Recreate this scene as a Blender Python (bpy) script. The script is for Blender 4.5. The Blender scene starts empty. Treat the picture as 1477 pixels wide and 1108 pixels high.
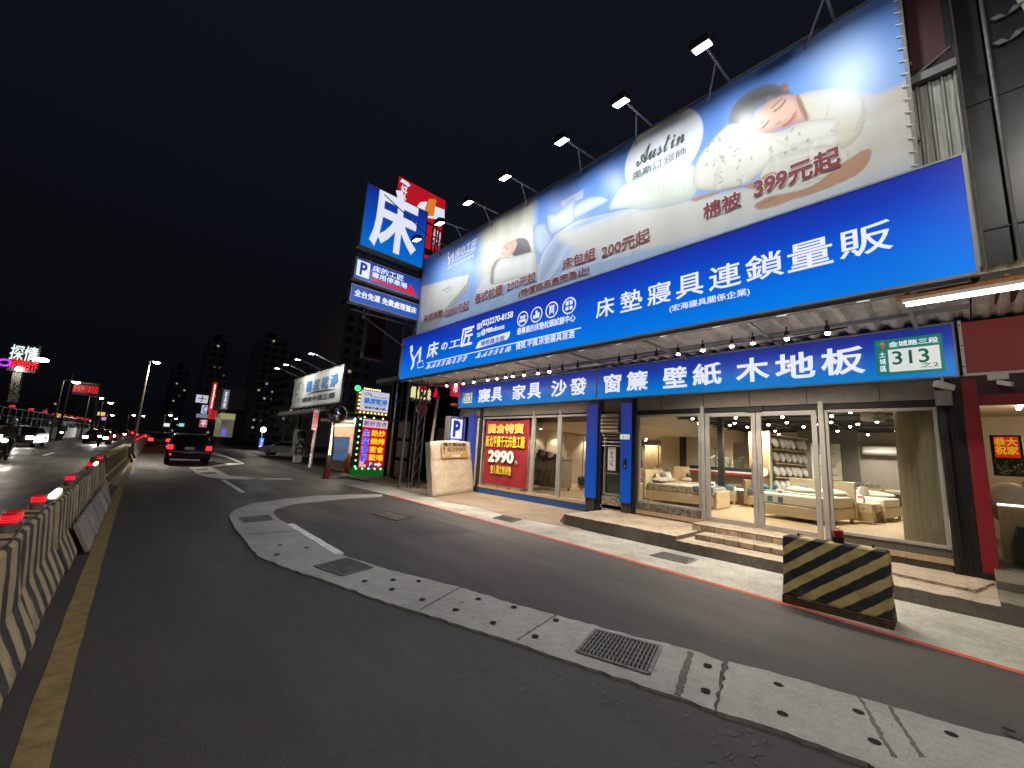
import bpy, math, random
import numpy as np
from mathutils import Vector, Matrix
random.seed(7); np.random.seed(7)
SC = bpy.context.scene; COL = SC.collection
R_ = math.radians
# ------------------------------------------------------------------ camera, sky, exposure
F, PX, PY, H = 595.0, 738.5, 554.0, 1.65          # photo focal length / centre in pixels, eye height in metres
def _basis():
    u = np.array([960 - PX, -3000 - PY, F]); u /= np.linalg.norm(u)
    s = np.array([190 - PX, 622 - PY, F]); s -= u * (s @ u); s /= np.linalg.norm(s)
    r = np.cross(s, u); r = -r if r[0] < 0 else r
    return np.array([r, s, u])
RM = _basis()
cam_d = bpy.data.cameras.new('camera'); cam = bpy.data.objects.new('camera', cam_d); COL.objects.link(cam)
cam_d.sensor_fit = 'HORIZONTAL'; cam_d.sensor_width = 36; cam_d.lens = F / 1477 * 36; cam_d.clip_start = .05; cam_d.clip_end = 3000
m4 = Matrix.Identity(4)
for i in range(3):
    m4[i][0] = RM[i, 0]; m4[i][1] = -RM[i, 1]; m4[i][2] = -RM[i, 2]
m4[2][3] = H; cam.matrix_world = m4; SC.camera = cam
SC.view_settings.view_transform = 'Standard'; SC.view_settings.look = 'None'
SC.view_settings.exposure = 0; SC.view_settings.gamma = 1
world = bpy.data.worlds.new('World'); SC.world = world; world.use_nodes = True
wn = world.node_tree
bg = wn.nodes['Background']
tc = wn.nodes.new('ShaderNodeTexCoord'); sx = wn.nodes.new('ShaderNodeSeparateXYZ'); cr = wn.nodes.new('ShaderNodeValToRGB')
wn.links.new(tc.outputs['Generated'], sx.inputs[0]); wn.links.new(sx.outputs['Z'], cr.inputs[0]); wn.links.new(cr.outputs[0], bg.inputs[0])
cr.color_ramp.elements[0].position = 0.0; cr.color_ramp.elements[0].color = (.0022, .0023, .0029, 1)
cr.color_ramp.elements[1].position = 0.75; cr.color_ramp.elements[1].color = (.0050, .0064, .0115, 1)
bg.inputs[1].default_value = 1.0

# ------------------------------------------------------------------ measuring helpers (photo pixel -> point on a real plane)
def ray(x, y):
    return RM @ np.array([x - PX, y - PY, F])
O_ = np.array([0, 0, H])
def gnd(x, y, z=0.0):
    d = ray(x, y); return d * ((z - H) / d[2]) + O_
def onx(x, y, X):
    d = ray(x, y); return d * (X / d[0]) + O_
def ony(x, y, Y):
    d = ray(x, y); return d * (Y / d[1]) + O_
def proj(P):
    c = RM.T @ (np.array(P) - O_); return PX + F * c[0] / c[2], PY + F * c[1] / c[2]
# ------------------------------------------------------------------ materials
def S(r, g, b):
    f = lambda c: (c / 255 / 12.92) if c <= 10 else ((c / 255 + .055) / 1.055) ** 2.4
    return (f(r), f(g), f(b), 1)
def L(v): return (v, v, v, 1)
MATS = {}
def pm(name, col, rough=.6, metal=0, var=.15, vscale=6, bump=0, bscale=40, spec=.5, stretch=None, col2=None):
    if name in MATS: return MATS[name]
    m = bpy.data.materials.new(name); m.use_nodes = True; n = m.node_tree; b = n.nodes['Principled BSDF']
    b.inputs['Roughness'].default_value = rough; b.inputs['Metallic'].default_value = metal
    b.inputs['Specular IOR Level'].default_value = spec
    if var > 0:
        t = n.nodes.new('ShaderNodeTexCoord'); mp = n.nodes.new('ShaderNodeMapping'); n.links.new(t.outputs['Object'], mp.inputs[0])
        if stretch: mp.inputs['Scale'].default_value = stretch
        ns = n.nodes.new('ShaderNodeTexNoise'); ns.inputs['Scale'].default_value = vscale; ns.inputs['Detail'].default_value = 6; ns.inputs['Roughness'].default_value = .65
        n.links.new(mp.outputs[0], ns.inputs[0])
        r = n.nodes.new('ShaderNodeValToRGB'); n.links.new(ns.outputs['Fac'], r.inputs[0])
        c2 = col2 or tuple(min(1, c * (1 + var)) for c in col[:3]) + (1,)
        r.color_ramp.elements[0].position = .3; r.color_ramp.elements[0].color = tuple(c * (1 - var) for c in col[:3]) + (1,)
        r.color_ramp.elements[1].position = .7; r.color_ramp.elements[1].color = c2
        n.links.new(r.outputs[0], b.inputs['Base Color'])
        if bump:
            n2 = n.nodes.new('ShaderNodeTexNoise'); n2.inputs['Scale'].default_value = bscale; n2.inputs['Detail'].default_value = 4
            n.links.new(mp.outputs[0], n2.inputs[0])
            bp = n.nodes.new('ShaderNodeBump'); bp.inputs['Strength'].default_value = bump; bp.inputs['Distance'].default_value = .02
            n.links.new(n2.outputs['Fac'], bp.inputs['Height']); n.links.new(bp.outputs[0], b.inputs['Normal'])
    else:
        b.inputs['Base Color'].default_value = col
    MATS[name] = m; return m
def em(name, col, st=1.0):
    if name in MATS: return MATS[name]
    m = bpy.data.materials.new(name); m.use_nodes = True; b = m.node_tree.nodes['Principled BSDF']
    b.inputs['Base Color'].default_value = tuple(c * .3 for c in col[:3]) + (1,)
    b.inputs['Roughness'].default_value = .35
    b.inputs['Emission Color'].default_value = col; b.inputs['Emission Strength'].default_value = st
    MATS[name] = m; return m
def grad_em(name, axis, stops, st=1.0, noise=.06):
    """a back-lit print whose ink runs from one colour to another along an axis (object space, metres)"""
    m = bpy.data.materials.new(name); m.use_nodes = True; n = m.node_tree; b = n.nodes['Principled BSDF']
    t = n.nodes.new('ShaderNodeTexCoord'); s = n.nodes.new('ShaderNodeSeparateXYZ'); n.links.new(t.outputs['Object'], s.inputs[0])
    lo, hi = stops[0][0], stops[-1][0]
    mr = n.nodes.new('ShaderNodeMapRange'); mr.inputs[1].default_value = lo; mr.inputs[2].default_value = hi
    n.links.new(s.outputs[axis], mr.inputs[0])
    r = n.nodes.new('ShaderNodeValToRGB'); n.links.new(mr.outputs[0], r.inputs[0])
    while len(r.color_ramp.elements) < len(stops): r.color_ramp.elements.new(.5)
    for e, (p, c) in zip(r.color_ramp.elements, stops): e.position = (p - lo) / (hi - lo); e.color = c
    ns = n.nodes.new('ShaderNodeTexNoise'); ns.inputs['Scale'].default_value = .9; n.links.new(t.outputs['Object'], ns.inputs[0])
    ma = n.nodes.new('ShaderNodeMath'); ma.operation = 'MULTIPLY_ADD'; ma.inputs[1].default_value = noise * 4 * st; ma.inputs[2].default_value = st * (1 - 2 * noise)
    n.links.new(ns.outputs['Fac'], ma.inputs[0])
    b.inputs['Roughness'].default_value = .3
    n.links.new(r.outputs[0], b.inputs['Emission Color']); n.links.new(ma.outputs[0], b.inputs['Emission Strength'])
    dk = n.nodes.new('ShaderNodeVectorMath'); dk.operation = 'SCALE'; dk.inputs['Scale'].default_value = .25; n.links.new(r.outputs[0], dk.inputs[0]); n.links.new(dk.outputs[0], b.inputs['Base Color'])
    return m
def glass_mat(name='window_glass', tint=(.93, .95, .94, 1), refl=.55):
    if name in MATS: return MATS[name]
    m = bpy.data.materials.new(name); m.use_nodes = True; n = m.node_tree; n.nodes.remove(n.nodes['Principled BSDF'])
    o = n.nodes['Material Output']; tr = n.nodes.new('ShaderNodeBsdfTransparent'); tr.inputs[0].default_value = tint
    g = n.nodes.new('ShaderNodeBsdfGlossy'); g.inputs['Roughness'].default_value = .02
    fr = n.nodes.new('ShaderNodeFresnel'); fr.inputs[0].default_value = 1.45
    ml = n.nodes.new('ShaderNodeMath'); ml.operation = 'MULTIPLY'; ml.inputs[1].default_value = refl
    n.links.new(fr.outputs[0], ml.inputs[0])
    mx = n.nodes.new('ShaderNodeMixShader'); n.links.new(ml.outputs[0], mx.inputs[0]); n.links.new(tr.outputs[0], mx.inputs[1]); n.links.new(g.outputs[0], mx.inputs[2])
    n.links.new(mx.outputs[0], o.inputs[0]); MATS[name] = m; return m
def stripe_mat(name, c1, c2, period, duty, dirv, dirt=.35, soft=.06, rough=.75, wear=.25):
    """painted stripes across the direction dirv (object space), chipped and dirty"""
    if name in MATS: return MATS[name]
    m = bpy.data.materials.new(name); m.use_nodes = True; n = m.node_tree; b = n.nodes['Principled BSDF']; b.inputs['Roughness'].default_value = rough
    t = n.nodes.new('ShaderNodeTexCoord')
    d = n.nodes.new('ShaderNodeVectorMath'); d.operation = 'DOT_PRODUCT'; d.inputs[1].default_value = tuple(c / period for c in dirv); n.links.new(t.outputs['Object'], d.inputs[0])
    nz = n.nodes.new('ShaderNodeTexNoise'); nz.inputs['Scale'].default_value = 9; nz.inputs['Detail'].default_value = 8; n.links.new(t.outputs['Object'], nz.inputs[0])
    a = n.nodes.new('ShaderNodeMath'); a.operation = 'MULTIPLY_ADD'; a.inputs[1].default_value = .16; n.links.new(nz.outputs['Fac'], a.inputs[0]); n.links.new(d.outputs['Value'], a.inputs[2])
    fr = n.nodes.new('ShaderNodeMath'); fr.operation = 'PINGPONG'; fr.inputs[1].default_value = .5; n.links.new(a.outputs[0], fr.inputs[0])
    mr = n.nodes.new('ShaderNodeMapRange'); mr.inputs[1].default_value = duty / 2 - soft / 2; mr.inputs[2].default_value = duty / 2 + soft / 2; n.links.new(fr.outputs[0], mr.inputs[0])
    mx = n.nodes.new('ShaderNodeMix'); mx.data_type = 'RGBA'; mx.inputs[6].default_value = c1; mx.inputs[7].default_value = c2; n.links.new(mr.outputs[0], mx.inputs[0])
    n3 = n.nodes.new('ShaderNodeTexNoise'); n3.inputs['Scale'].default_value = 5; n3.inputs['Detail'].default_value = 10; n3.inputs['Roughness'].default_value = .75; n.links.new(t.outputs['Object'], n3.inputs[0])
    m3 = n.nodes.new('ShaderNodeMapRange'); m3.inputs[1].default_value = .5; m3.inputs[2].default_value = .72; m3.inputs[4].default_value = wear * 2.2; n.links.new(n3.outputs['Fac'], m3.inputs[0])
    mx2 = n.nodes.new('ShaderNodeMix'); mx2.data_type = 'RGBA'; mx2.inputs[7].default_value = (.09, .08, .065, 1); n.links.new(mx.outputs[2], mx2.inputs[6]); n.links.new(m3.outputs[0], mx2.inputs[0])
    n.links.new(mx2.outputs[2], b.inputs['Base Color'])
    bp = n.nodes.new('ShaderNodeBump'); bp.inputs['Strength'].default_value = .4; bp.inputs['Distance'].default_value = .01; n.links.new(n3.outputs['Fac'], bp.inputs['Height']); n.links.new(bp.outputs[0], b.inputs['Normal'])
    MATS[name] = m; return m
# ------------------------------------------------------------------ mesh builder
class MB:
    def __init__(s): s.v = []; s.f = []; s.m = []; s.cur = 0
    def add(s, vs, fs):
        o = len(s.v); s.v += [tuple(map(float, p)) for p in vs]
        for f in fs: s.f.append([i + o for i in f]); s.m.append(s.cur)
        return s
    def box(s, a, b):
        (x0, y0, z0), (x1, y1, z1) = [tuple(map(float, q)) for q in (np.minimum(a, b), np.maximum(a, b))]
        return s.add([(x0, y0, z0), (x1, y0, z0), (x1, y1, z0), (x0, y1, z0), (x0, y0, z1), (x1, y0, z1), (x1, y1, z1), (x0, y1, z1)],
                     [(3, 2, 1, 0), (4, 5, 6, 7), (0, 1, 5, 4), (1, 2, 6, 5), (2, 3, 7, 6), (3, 0, 4, 7)])
    def cbox(s, c, d): c = np.array(c, float); d = np.array(d, float) / 2; return s.box(c - d, c + d)
    def obox(s, c, ax, d):
        """oriented box: centre, three axis vectors, three sizes"""
        c = np.array(c, float); ax = [np.array(a, float) / np.linalg.norm(a) * (k / 2) for a, k in zip(ax, d)]
        P = [c + sx * ax[0] + sy * ax[1] + sz * ax[2] for sz in (-1, 1) for sx, sy in ((-1, -1), (1, -1), (1, 1), (-1, 1))]
        return s.add(P, [(3, 2, 1, 0), (4, 5, 6, 7), (0, 1, 5, 4), (1, 2, 6, 5), (2, 3, 7, 6), (3, 0, 4, 7)])
    def poly(s, pts): return s.add(pts, [list(range(len(pts)))])
    def prism(s, pts, vec):
        n = len(pts); pts = [np.array(p, float) for p in pts]; q = [p + np.array(vec, float) for p in pts]
        return s.add(pts + q, [list(range(n))[::-1], list(range(n, 2 * n))] + [[i, (i + 1) % n, n + (i + 1) % n, n + i] for i in range(n)])
    def tube(s, path, r, n=8, r1=None):
        path = [np.array(p, float) for p in path]; rings = []
        for i, p in enumerate(path):
            t = path[min(i + 1, len(path) - 1)] - path[max(i - 1, 0)]; t /= np.linalg.norm(t) + 1e-9
            a = np.cross(t, (0, 0, 1) if abs(t[2]) < .9 else (1, 0, 0)); a /= np.linalg.norm(a); b = np.cross(t, a)
            rr = r if r1 is None else r + (r1 - r) * i / (len(path) - 1)
            rings.append([p + rr * (math.cos(k * 2 * math.pi / n) * a + math.sin(k * 2 * math.pi / n) * b) for k in range(n)])
        vs = [v for q in rings for v in q]; fs = []
        for i in range(len(path) - 1):
            for k in range(n): fs.append((i * n + k, i * n + (k + 1) % n, (i + 1) * n + (k + 1) % n, (i + 1) * n + k))
        fs.append(list(range(n))[::-1]); fs.append(list(range((len(path) - 1) * n, len(path) * n)))
        return s.add(vs, fs)
    def cyl(s, a, b, r, n=12, r1=None): return s.tube([a, b], r, n, r1)
    def sph(s, c, r, nu=12, nv=8, sc=(1, 1, 1)):
        vs = []; fs = []
        for j in range(nv + 1):
            th = math.pi * j / nv
            for i in range(nu):
                ph = 2 * math.pi * i / nu
                vs.append((c[0] + r * sc[0] * math.sin(th) * math.cos(ph), c[1] + r * sc[1] * math.sin(th) * math.sin(ph), c[2] + r * sc[2] * math.cos(th)))
        for j in range(nv):
            for i in range(nu): fs.append((j * nu + i, (j + 1) * nu + i, (j + 1) * nu + (i + 1) % nu, j * nu + (i + 1) % nu))
        return s.add(vs, fs)
    def lathe(s, c, prof, n=16):
        vs = []; fs = []
        for r, z in prof:
            for i in range(n): a = 2 * math.pi * i / n; vs.append((c[0] + r * math.cos(a), c[1] + r * math.sin(a), c[2] + z))
        k = len(prof)
        for j in range(k - 1):
            for i in range(n): fs.append((j * n + i, j * n + (i + 1) % n, (j + 1) * n + (i + 1) % n, (j + 1) * n + i))
        fs.append(list(range(n))[::-1]); fs.append([(k - 1) * n + i for i in range(n)])
        return s.add(vs, fs)
    def build(s, name, mat, parent=None, smooth=False, bevel=0, local=False, seg=2, fixn=True, weld=False):
        me = bpy.data.meshes.new(name); v = np.array(s.v, float).reshape(-1, 3)
        if parent is not None and not local:
            p = parent
            while p is not None: v = v - np.array(p.location); p = p.parent
        me.from_pydata([tuple(q) for q in v], [], s.f); me.update()
        mats = mat if isinstance(mat, (list, tuple)) else [mat]
        for q in mats: me.materials.append(q)
        if len(mats) > 1:
            me.polygons.foreach_set('material_index', s.m)
        if fixn:
            import bmesh
            bm = bmesh.new(); bm.from_mesh(me)
            if weld: bmesh.ops.remove_doubles(bm, verts=bm.verts, dist=1e-4)
            bmesh.ops.recalc_face_normals(bm, faces=bm.faces); bm.to_mesh(me); bm.free()
        if smooth:
            me.shade_smooth(); me.set_sharp_from_angle(angle=R_(40))
        o = bpy.data.objects.new(name, me); COL.objects.link(o)
        if parent is not None: o.parent = parent
        if bevel:
            bv = o.modifiers.new('bevel', 'BEVEL'); bv.width = bevel; bv.segments = seg; bv.limit_method = 'ANGLE'; bv.angle_limit = R_(40)
        return o
def tag(o, label=None, cat=None, group=None, kind=None):
    if label: o['label'] = label
    if cat: o['category'] = cat
    if group: o['group'] = group
    if kind: o['kind'] = kind
    return o
def thing(name, loc, label, cat, group=None, rz=0):
    o = bpy.data.objects.new(name, None); COL.objects.link(o); o.location = loc; o.rotation_euler = (0, 0, rz); o.empty_display_size = .2
    return tag(o, label, cat, group)
def struct(name, mb, mat, parent=None, **k):
    o = mb.build(name, mat, parent, **k)
    if parent is None: o['kind'] = 'structure'
    return o
def copy_tree(o, parent=None):
    c = o.copy(); COL.objects.link(c)
    if parent is not None: c.parent = parent
    for ch in o.children: copy_tree(ch, c)
    return c
ORD = ['first', 'second', 'third', 'fourth', 'fifth', 'sixth', 'seventh', 'eighth', 'ninth', 'tenth', 'eleventh', 'twelfth', 'thirteenth', 'fourteenth', 'fifteenth', 'sixteenth',
       'seventeenth', 'eighteenth', 'nineteenth', 'twentieth', 'twenty-first', 'twenty-second', 'twenty-third', 'twenty-fourth', 'twenty-fifth', 'twenty-sixth', 'twenty-seventh', 'twenty-eighth']
def light(kind, name, loc, energy, col=(1, 1, 1), parent=None, target=None, size=.1, spot=120, blend=.5):
    d = bpy.data.lights.new(name, kind); d.energy = energy; d.color = col[:3]
    if kind == 'SPOT': d.spot_size = R_(spot); d.spot_blend = blend; d.shadow_soft_size = size
    elif kind == 'POINT': d.shadow_soft_size = size
    elif kind == 'AREA': d.size = size
    o = bpy.data.objects.new(name, d); COL.objects.link(o); loc = Vector(loc)
    if target is not None: o.rotation_euler = (Vector(target) - loc).to_track_quat('-Z', 'Y').to_euler()
    p = parent; off = Vector((0, 0, 0))
    while p is not None: off += Vector(p.location); p = p.parent
    o.location = loc - off
    if parent is not None: o.parent = parent
    return o
# ------------------------------------------------------------------ lettering and flat prints on planes
class Plane:
    """origin, right vector, up vector, outward normal; pixel -> (u, v) through the real plane"""
    def __init__(s, o, u, v):
        s.o = np.array(o, float); s.u = np.array(u, float); s.u /= np.linalg.norm(s.u); s.v = np.array(v, float)
        s.v -= s.u * (s.u @ s.v); s.v /= np.linalg.norm(s.v); s.n = np.cross(s.u, s.v)
    def uv(s, x, y):
        d = ray(x, y); t = ((s.o - O_) @ s.n) / (d @ s.n); p = O_ + d * t - s.o
        return np.array([p @ s.u, p @ s.v])
    def pt(s, u, v, d=0.0): return s.o + s.u * u + s.v * v + s.n * d
    def pix(s, pts, d=0.0): return [s.pt(*s.uv(*p), d) for p in pts]
def planeX(X, y=0, z=0): return Plane((X, y, z), (0, -1, 0), (0, 0, 1))     # faces the street
def planeY(Y, x=0, z=0): return Plane((x, Y, z), (1, 0, 0), (0, 0, 1))      # faces the camera along the street
TXT = {}
def text_mesh(s, bold, flat=False):
    k = (s, bold, flat)
    if k not in TXT and flat and bold:
        v, f, w, h = text_mesh(s, 0.0); V = []; Fc = []
        for j in range(9):
            a = j * math.pi / 4; o = np.array([0, 0, 0.0]) if j == 8 else np.array([bold * math.cos(a), bold * math.sin(a), -.5 + j * .05]); Fc += [[i + len(V) for i in q] for q in f]; V += list(v + o)
        V = np.array(V); V[:, :2] -= V[:, :2].min(0); TXT[k] = (V, Fc, V[:, 0].max(), V[:, 1].max())
    if k not in TXT:
        c = bpy.data.curves.new('text', 'FONT'); c.body = s; c.fill_mode = 'FRONT' if not bold else 'BOTH'; c.resolution_u = 3
        if bold: c.bevel_depth = bold; c.bevel_resolution = 0
        o = bpy.data.objects.new('text', c); me = bpy.data.meshes.new_from_object(o)
        v = np.array([q.co[:] for q in me.vertices]); f = [list(p.vertices) for p in me.polygons]
        bpy.data.objects.remove(o); bpy.data.curves.remove(c); bpy.data.meshes.remove(me)
        v[:, :2] -= v[:, :2].min(0); w, h = v[:, 0].max(), v[:, 1].max()
        TXT[k] = (v, f, w, h)
    return TXT[k]
def text(s, pl, p0, p1, mat, parent, bold=0.0, d=.006, name='lettering', px=True, thick=.004, spacing=None, shear=0, pw=None):
    """lettering filling the plane rectangle between two corners (photo pixels: left-bottom, right-top)"""
    a = pl.uv(*p0) if px else np.array(p0); b = pl.uv(*p1) if px else np.array(p1)
    v, f, w, h = text_mesh(s, bold, thick < .0025)
    sx, sy = (b[0] - a[0]) / w, (b[1] - a[1]) / h
    zz = v[:, 2]; zr = max(1e-6, np.abs(zz).max())
    q = MB(); q.add([pl.pt(a[0] + p[0] * sx + shear * p[1] * sy, a[1] + p[1] * sy, d + z / zr * thick * .5) for p, z in zip(v, zz)], f)
    return q.build(name, mat, parent, fixn=False)
def chars(s, pl, p0, p1, mat, parent, **k):
    """same, but characters spread out evenly with the spaces kept"""
    return text(s, pl, p0, p1, mat, parent, **k)
def rect(pl, a, b, d, th, name, mat, parent, px=True, bevel=0):
    if px: a = pl.uv(*a); b = pl.uv(*b)
    q = MB(); q.prism([pl.pt(a[0], a[1], d), pl.pt(b[0], a[1], d), pl.pt(b[0], b[1], d), pl.pt(a[0], b[1], d)], -pl.n * th)
    return q.build(name, mat, parent, bevel=bevel)
def shape(pl, pts, d, name, mat, parent, th=.003):
    q = MB(); q.prism(pl.pix(pts, d), -pl.n * th); return q.build(name, mat, parent)
def stroke(pl, pts, w, d, name, mat, parent, px=True, mb=None):
    """a brush line of width w metres (or a list of widths) along pixel points on the plane"""
    P = [pl.uv(*p) for p in pts] if px else [np.array(p) for p in pts]
    W = [w] * len(P) if not isinstance(w, (list, tuple)) else w
    q = mb or MB(); Lf, Rt = [], []
    for i, p in enumerate(P):
        t = P[min(i + 1, len(P) - 1)] - P[max(i - 1, 0)]; t = t / (np.linalg.norm(t) + 1e-9); nn = np.array([-t[1], t[0]])
        Lf.append(pl.pt(*(p + nn * W[i] / 2), d)); Rt.append(pl.pt(*(p - nn * W[i] / 2), d))
    for i in range(len(P) - 1): q.poly([Lf[i], Rt[i], Rt[i + 1], Lf[i + 1]])
    return q if mb else q.build(name, mat, parent)
# ------------------------------------------------------------------ shared materials
def asphalt(name, col, rough, spots):
    m = bpy.data.materials.new(name); m.use_nodes = True; n = m.node_tree; b = n.nodes['Principled BSDF']
    t = n.nodes.new('ShaderNodeTexCoord')
    def noise(sc, det, rgh=.6, st=None):
        x = n.nodes.new('ShaderNodeTexNoise'); x.inputs['Scale'].default_value = sc; x.inputs['Detail'].default_value = det; x.inputs['Roughness'].default_value = rgh
        if st:
            mp = n.nodes.new('ShaderNodeMapping'); mp.inputs['Scale'].default_value = st; n.links.new(t.outputs['Object'], mp.inputs[0]); n.links.new(mp.outputs[0], x.inputs[0])
        else: n.links.new(t.outputs['Object'], x.inputs[0])
        return x.outputs['Fac']
    def mrange(o, a, bb, c, d):
        x = n.nodes.new('ShaderNodeMapRange'); x.inputs[1].default_value = a; x.inputs[2].default_value = bb; x.inputs[3].default_value = c; x.inputs[4].default_value = d; n.links.new(o, x.inputs[0]); return x.outputs[0]
    def mul(a, bb):
        x = n.nodes.new('ShaderNodeMath'); x.operation = 'MULTIPLY'; n.links.new(a, x.inputs[0]); n.links.new(bb, x.inputs[1]); return x.outputs[0]
    f = mul(mrange(noise(.35, 5), .3, .7, .72, 1.22), mrange(noise(95, 3, .7), .3, .7, .45, 1.65))
    f = mul(f, mrange(noise(17, 7, .75), .3, .7, .8, 1.22)); f = mul(f, mrange(noise(1.6, 3, .5), .62, .66, 1, .88))
    f = mul(f, mrange(noise(1.1, 6, .7, (2.2, .16, 1)), .35, .7, .93, 1.08))
    f = mul(f, mrange(noise(2.3, 10, .8), .66, .74, 1, spots))
    c = n.nodes.new('ShaderNodeVectorMath'); c.operation = 'SCALE'; c.inputs[0].default_value = col[:3]; n.links.new(f, c.inputs['Scale'])
    n.links.new(c.outputs[0], b.inputs['Base Color'])
    n.links.new(mrange(noise(.8, 5, .6, (1.5, .3, 1)), .35, .7, rough - .12, rough + .12), b.inputs['Roughness'])
    bp = n.nodes.new('ShaderNodeBump'); bp.inputs['Strength'].default_value = .6; bp.inputs['Distance'].default_value = .014
    n.links.new(noise(80, 4), bp.inputs['Height']); n.links.new(bp.outputs[0], b.inputs['Normal'])
    return m
def concrete(name, col, stain=.5, bump=.5, sc=1.0, crack=True):
    m = bpy.data.materials.new(name); m.use_nodes = True; n = m.node_tree; b = n.nodes['Principled BSDF']; b.inputs['Roughness'].default_value = .85
    t = n.nodes.new('ShaderNodeTexCoord'); geo = n.nodes.new('ShaderNodeNewGeometry')
    def noise(s, det, r=.6):
        x = n.nodes.new('ShaderNodeTexNoise'); x.inputs['Scale'].default_value = s * sc; x.inputs['Detail'].default_value = det; x.inputs['Roughness'].default_value = r; n.links.new(geo.outputs['Position'], x.inputs[0]); return x.outputs['Fac']
    def mr(o, a, bb, c, d):
        x = n.nodes.new('ShaderNodeMapRange'); x.inputs[1].default_value = a; x.inputs[2].default_value = bb; x.inputs[3].default_value = c; x.inputs[4].default_value = d; n.links.new(o, x.inputs[0]); return x.outputs[0]
    def mul(a, bb):
        x = n.nodes.new('ShaderNodeMath'); x.operation = 'MULTIPLY'; n.links.new(a, x.inputs[0]); n.links.new(bb, x.inputs[1]); return x.outputs[0]
    f = mul(mr(noise(.9, 6, .7), .3, .7, 1 - stain * .45, 1 + stain * .25), mr(noise(14, 8, .75), .3, .7, 1 - stain * .3, 1 + stain * .2))
    f = mul(f, mr(noise(7, 3, .5), .68, .73, 1, .55))
    f = mul(f, mr(noise(90, 2), .3, .7, .82, 1.15))
    if crack:
        vo = n.nodes.new('ShaderNodeTexVoronoi'); vo.feature = 'DISTANCE_TO_EDGE'; vo.inputs['Scale'].default_value = .45
        nw = n.nodes.new('ShaderNodeTexNoise'); nw.inputs['Scale'].default_value = 3; nw.inputs['Detail'].default_value = 6; n.links.new(geo.outputs['Position'], nw.inputs[0])
        ad = n.nodes.new('ShaderNodeVectorMath'); ad.operation = 'MULTIPLY_ADD'; ad.inputs[1].default_value = (.5, .5, .5); n.links.new(nw.outputs['Color'], ad.inputs[0]); n.links.new(geo.outputs['Position'], ad.inputs[2]); n.links.new(ad.outputs[0], vo.inputs[0])
        f = mul(f, mr(vo.outputs['Distance'], .0, .007, .6, 1))
    c = n.nodes.new('ShaderNodeVectorMath'); c.operation = 'SCALE'; c.inputs[0].default_value = col[:3]; n.links.new(f, c.inputs['Scale'])
    n.links.new(c.outputs[0], b.inputs['Base Color'])
    bp = n.nodes.new('ShaderNodeBump'); bp.inputs['Strength'].default_value = bump; bp.inputs['Distance'].default_value = .015
    n.links.new(noise(28, 6, .7), bp.inputs['Height']); n.links.new(bp.outputs[0], b.inputs['Normal'])
    return m
M_ROAD = asphalt('asphalt', (.051, .048, .046, 1), .62, 1.5)
M_ROAD2 = asphalt('worn_asphalt', (.040, .036, .033, 1), .50, 1.3)
M_GROUND = pm('dark_soil', (.03, .028, .026, 1), .9, var=.3, vscale=.5)
M_ISL = concrete('island_concrete', (.39, .385, .365, 1), .6, crack=False)
M_GUT = concrete('gutter_concrete', (.40, .39, .345, 1), 1.0, crack=False)
M_APR = concrete('brown_apron', (.25, .19, .135, 1), .7, sc=1.3)
M_PLAT = concrete('platform_concrete', (.42, .34, .26, 1), .8, sc=1.4)
M_KERB = concrete('kerb_concrete', (.16, .14, .115, 1), 1.0, crack=False)
M_BLK = pm('black_paint', (.012, .012, .014, 1), .5, var=.2)
M_DARK = pm('dark_steel', (.03, .03, .033, 1), .5, .3, var=.3)
M_GREY = pm('grey_steel', (.22, .22, .22, 1), .5, .2, var=.2)
M_ALU = pm('aluminium_frame', (.40, .39, .38, 1), .42, .35, var=.12, vscale=3)
M_WHITE = pm('white_paint', (.75, .74, .72, 1), .5, var=.06)
M_YEL = pm('yellow_paint_worn', (.23, .16, .06, 1), .8, var=.35, vscale=9, bump=.2)
M_REDL = pm('red_line_paint', (.50, .075, .04, 1), .8, var=.3, vscale=7)
M_WL = pm('white_line_paint', (.78, .78, .76, 1), .8, var=.25, vscale=9)
M_RUST = pm('rusty_iron', (.06, .05, .045, 1), .75, .4, var=.5, vscale=20)
M_GLASS = glass_mat()
M_LENS = em('warm_lamp_lens', (1, .88, .68, 1), 55)
M_LENSW = em('white_lamp_lens', (1, .95, .86, 1), 22)
M_WIRE = pm('black_cable', (.01, .01, .01, 1), .5, var=0)
# ------------------------------------------------------------------ ground and road
def sheet(name, pts, z, mat, kind='structure'):
    q = MB(); q.poly([(p[0], p[1], z) for p in pts]); o = q.build(name, mat); o['kind'] = kind; return o
sheet('ground', [(-1500, -300), (1500, -300), (1500, 2500), (-1500, 2500)], -.05, M_GROUND)
sheet('road', [(-.62, -25), (6.42, -25), (6.45, 2), (6.62, 12), (7.6, 30), (10, 60), (16, 150), (60, 500), (40, 500), (4, 150), (.7, 60), (.2, 30), (-.62, 14)], 0, M_ROAD)
sheet('opposite_road', [(-9.5, -25), (-.62, -25), (-.62, 14), (.2, 30), (.7, 60), (4, 150), (40, 500), (20, 500), (-5.5, 150), (-7.2, 60), (-9.0, 25)], -.01, M_ROAD2)
def jit(pts, step=.12, a=.012):
    out = []
    for i in range(len(pts)):
        p, q = np.array(pts[i][:2]), np.array(pts[(i + 1) % len(pts)][:2]); n = max(1, int(np.linalg.norm(q - p) / step))
        for k in range(n): out.append(p + (q - p) * k / n + np.random.uniform(-a, a, 2))
    return out
outer = [(551, 714), (505, 714.5), (456, 716), (409, 721), (362, 728), (336, 738), (330, 746), (338, 764), (352, 780), (361, 793), (373, 805), (418, 823), (490, 847), (551, 870), (622, 892), (727, 925), (774, 942), (845, 966), (1031, 1029)]
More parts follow.
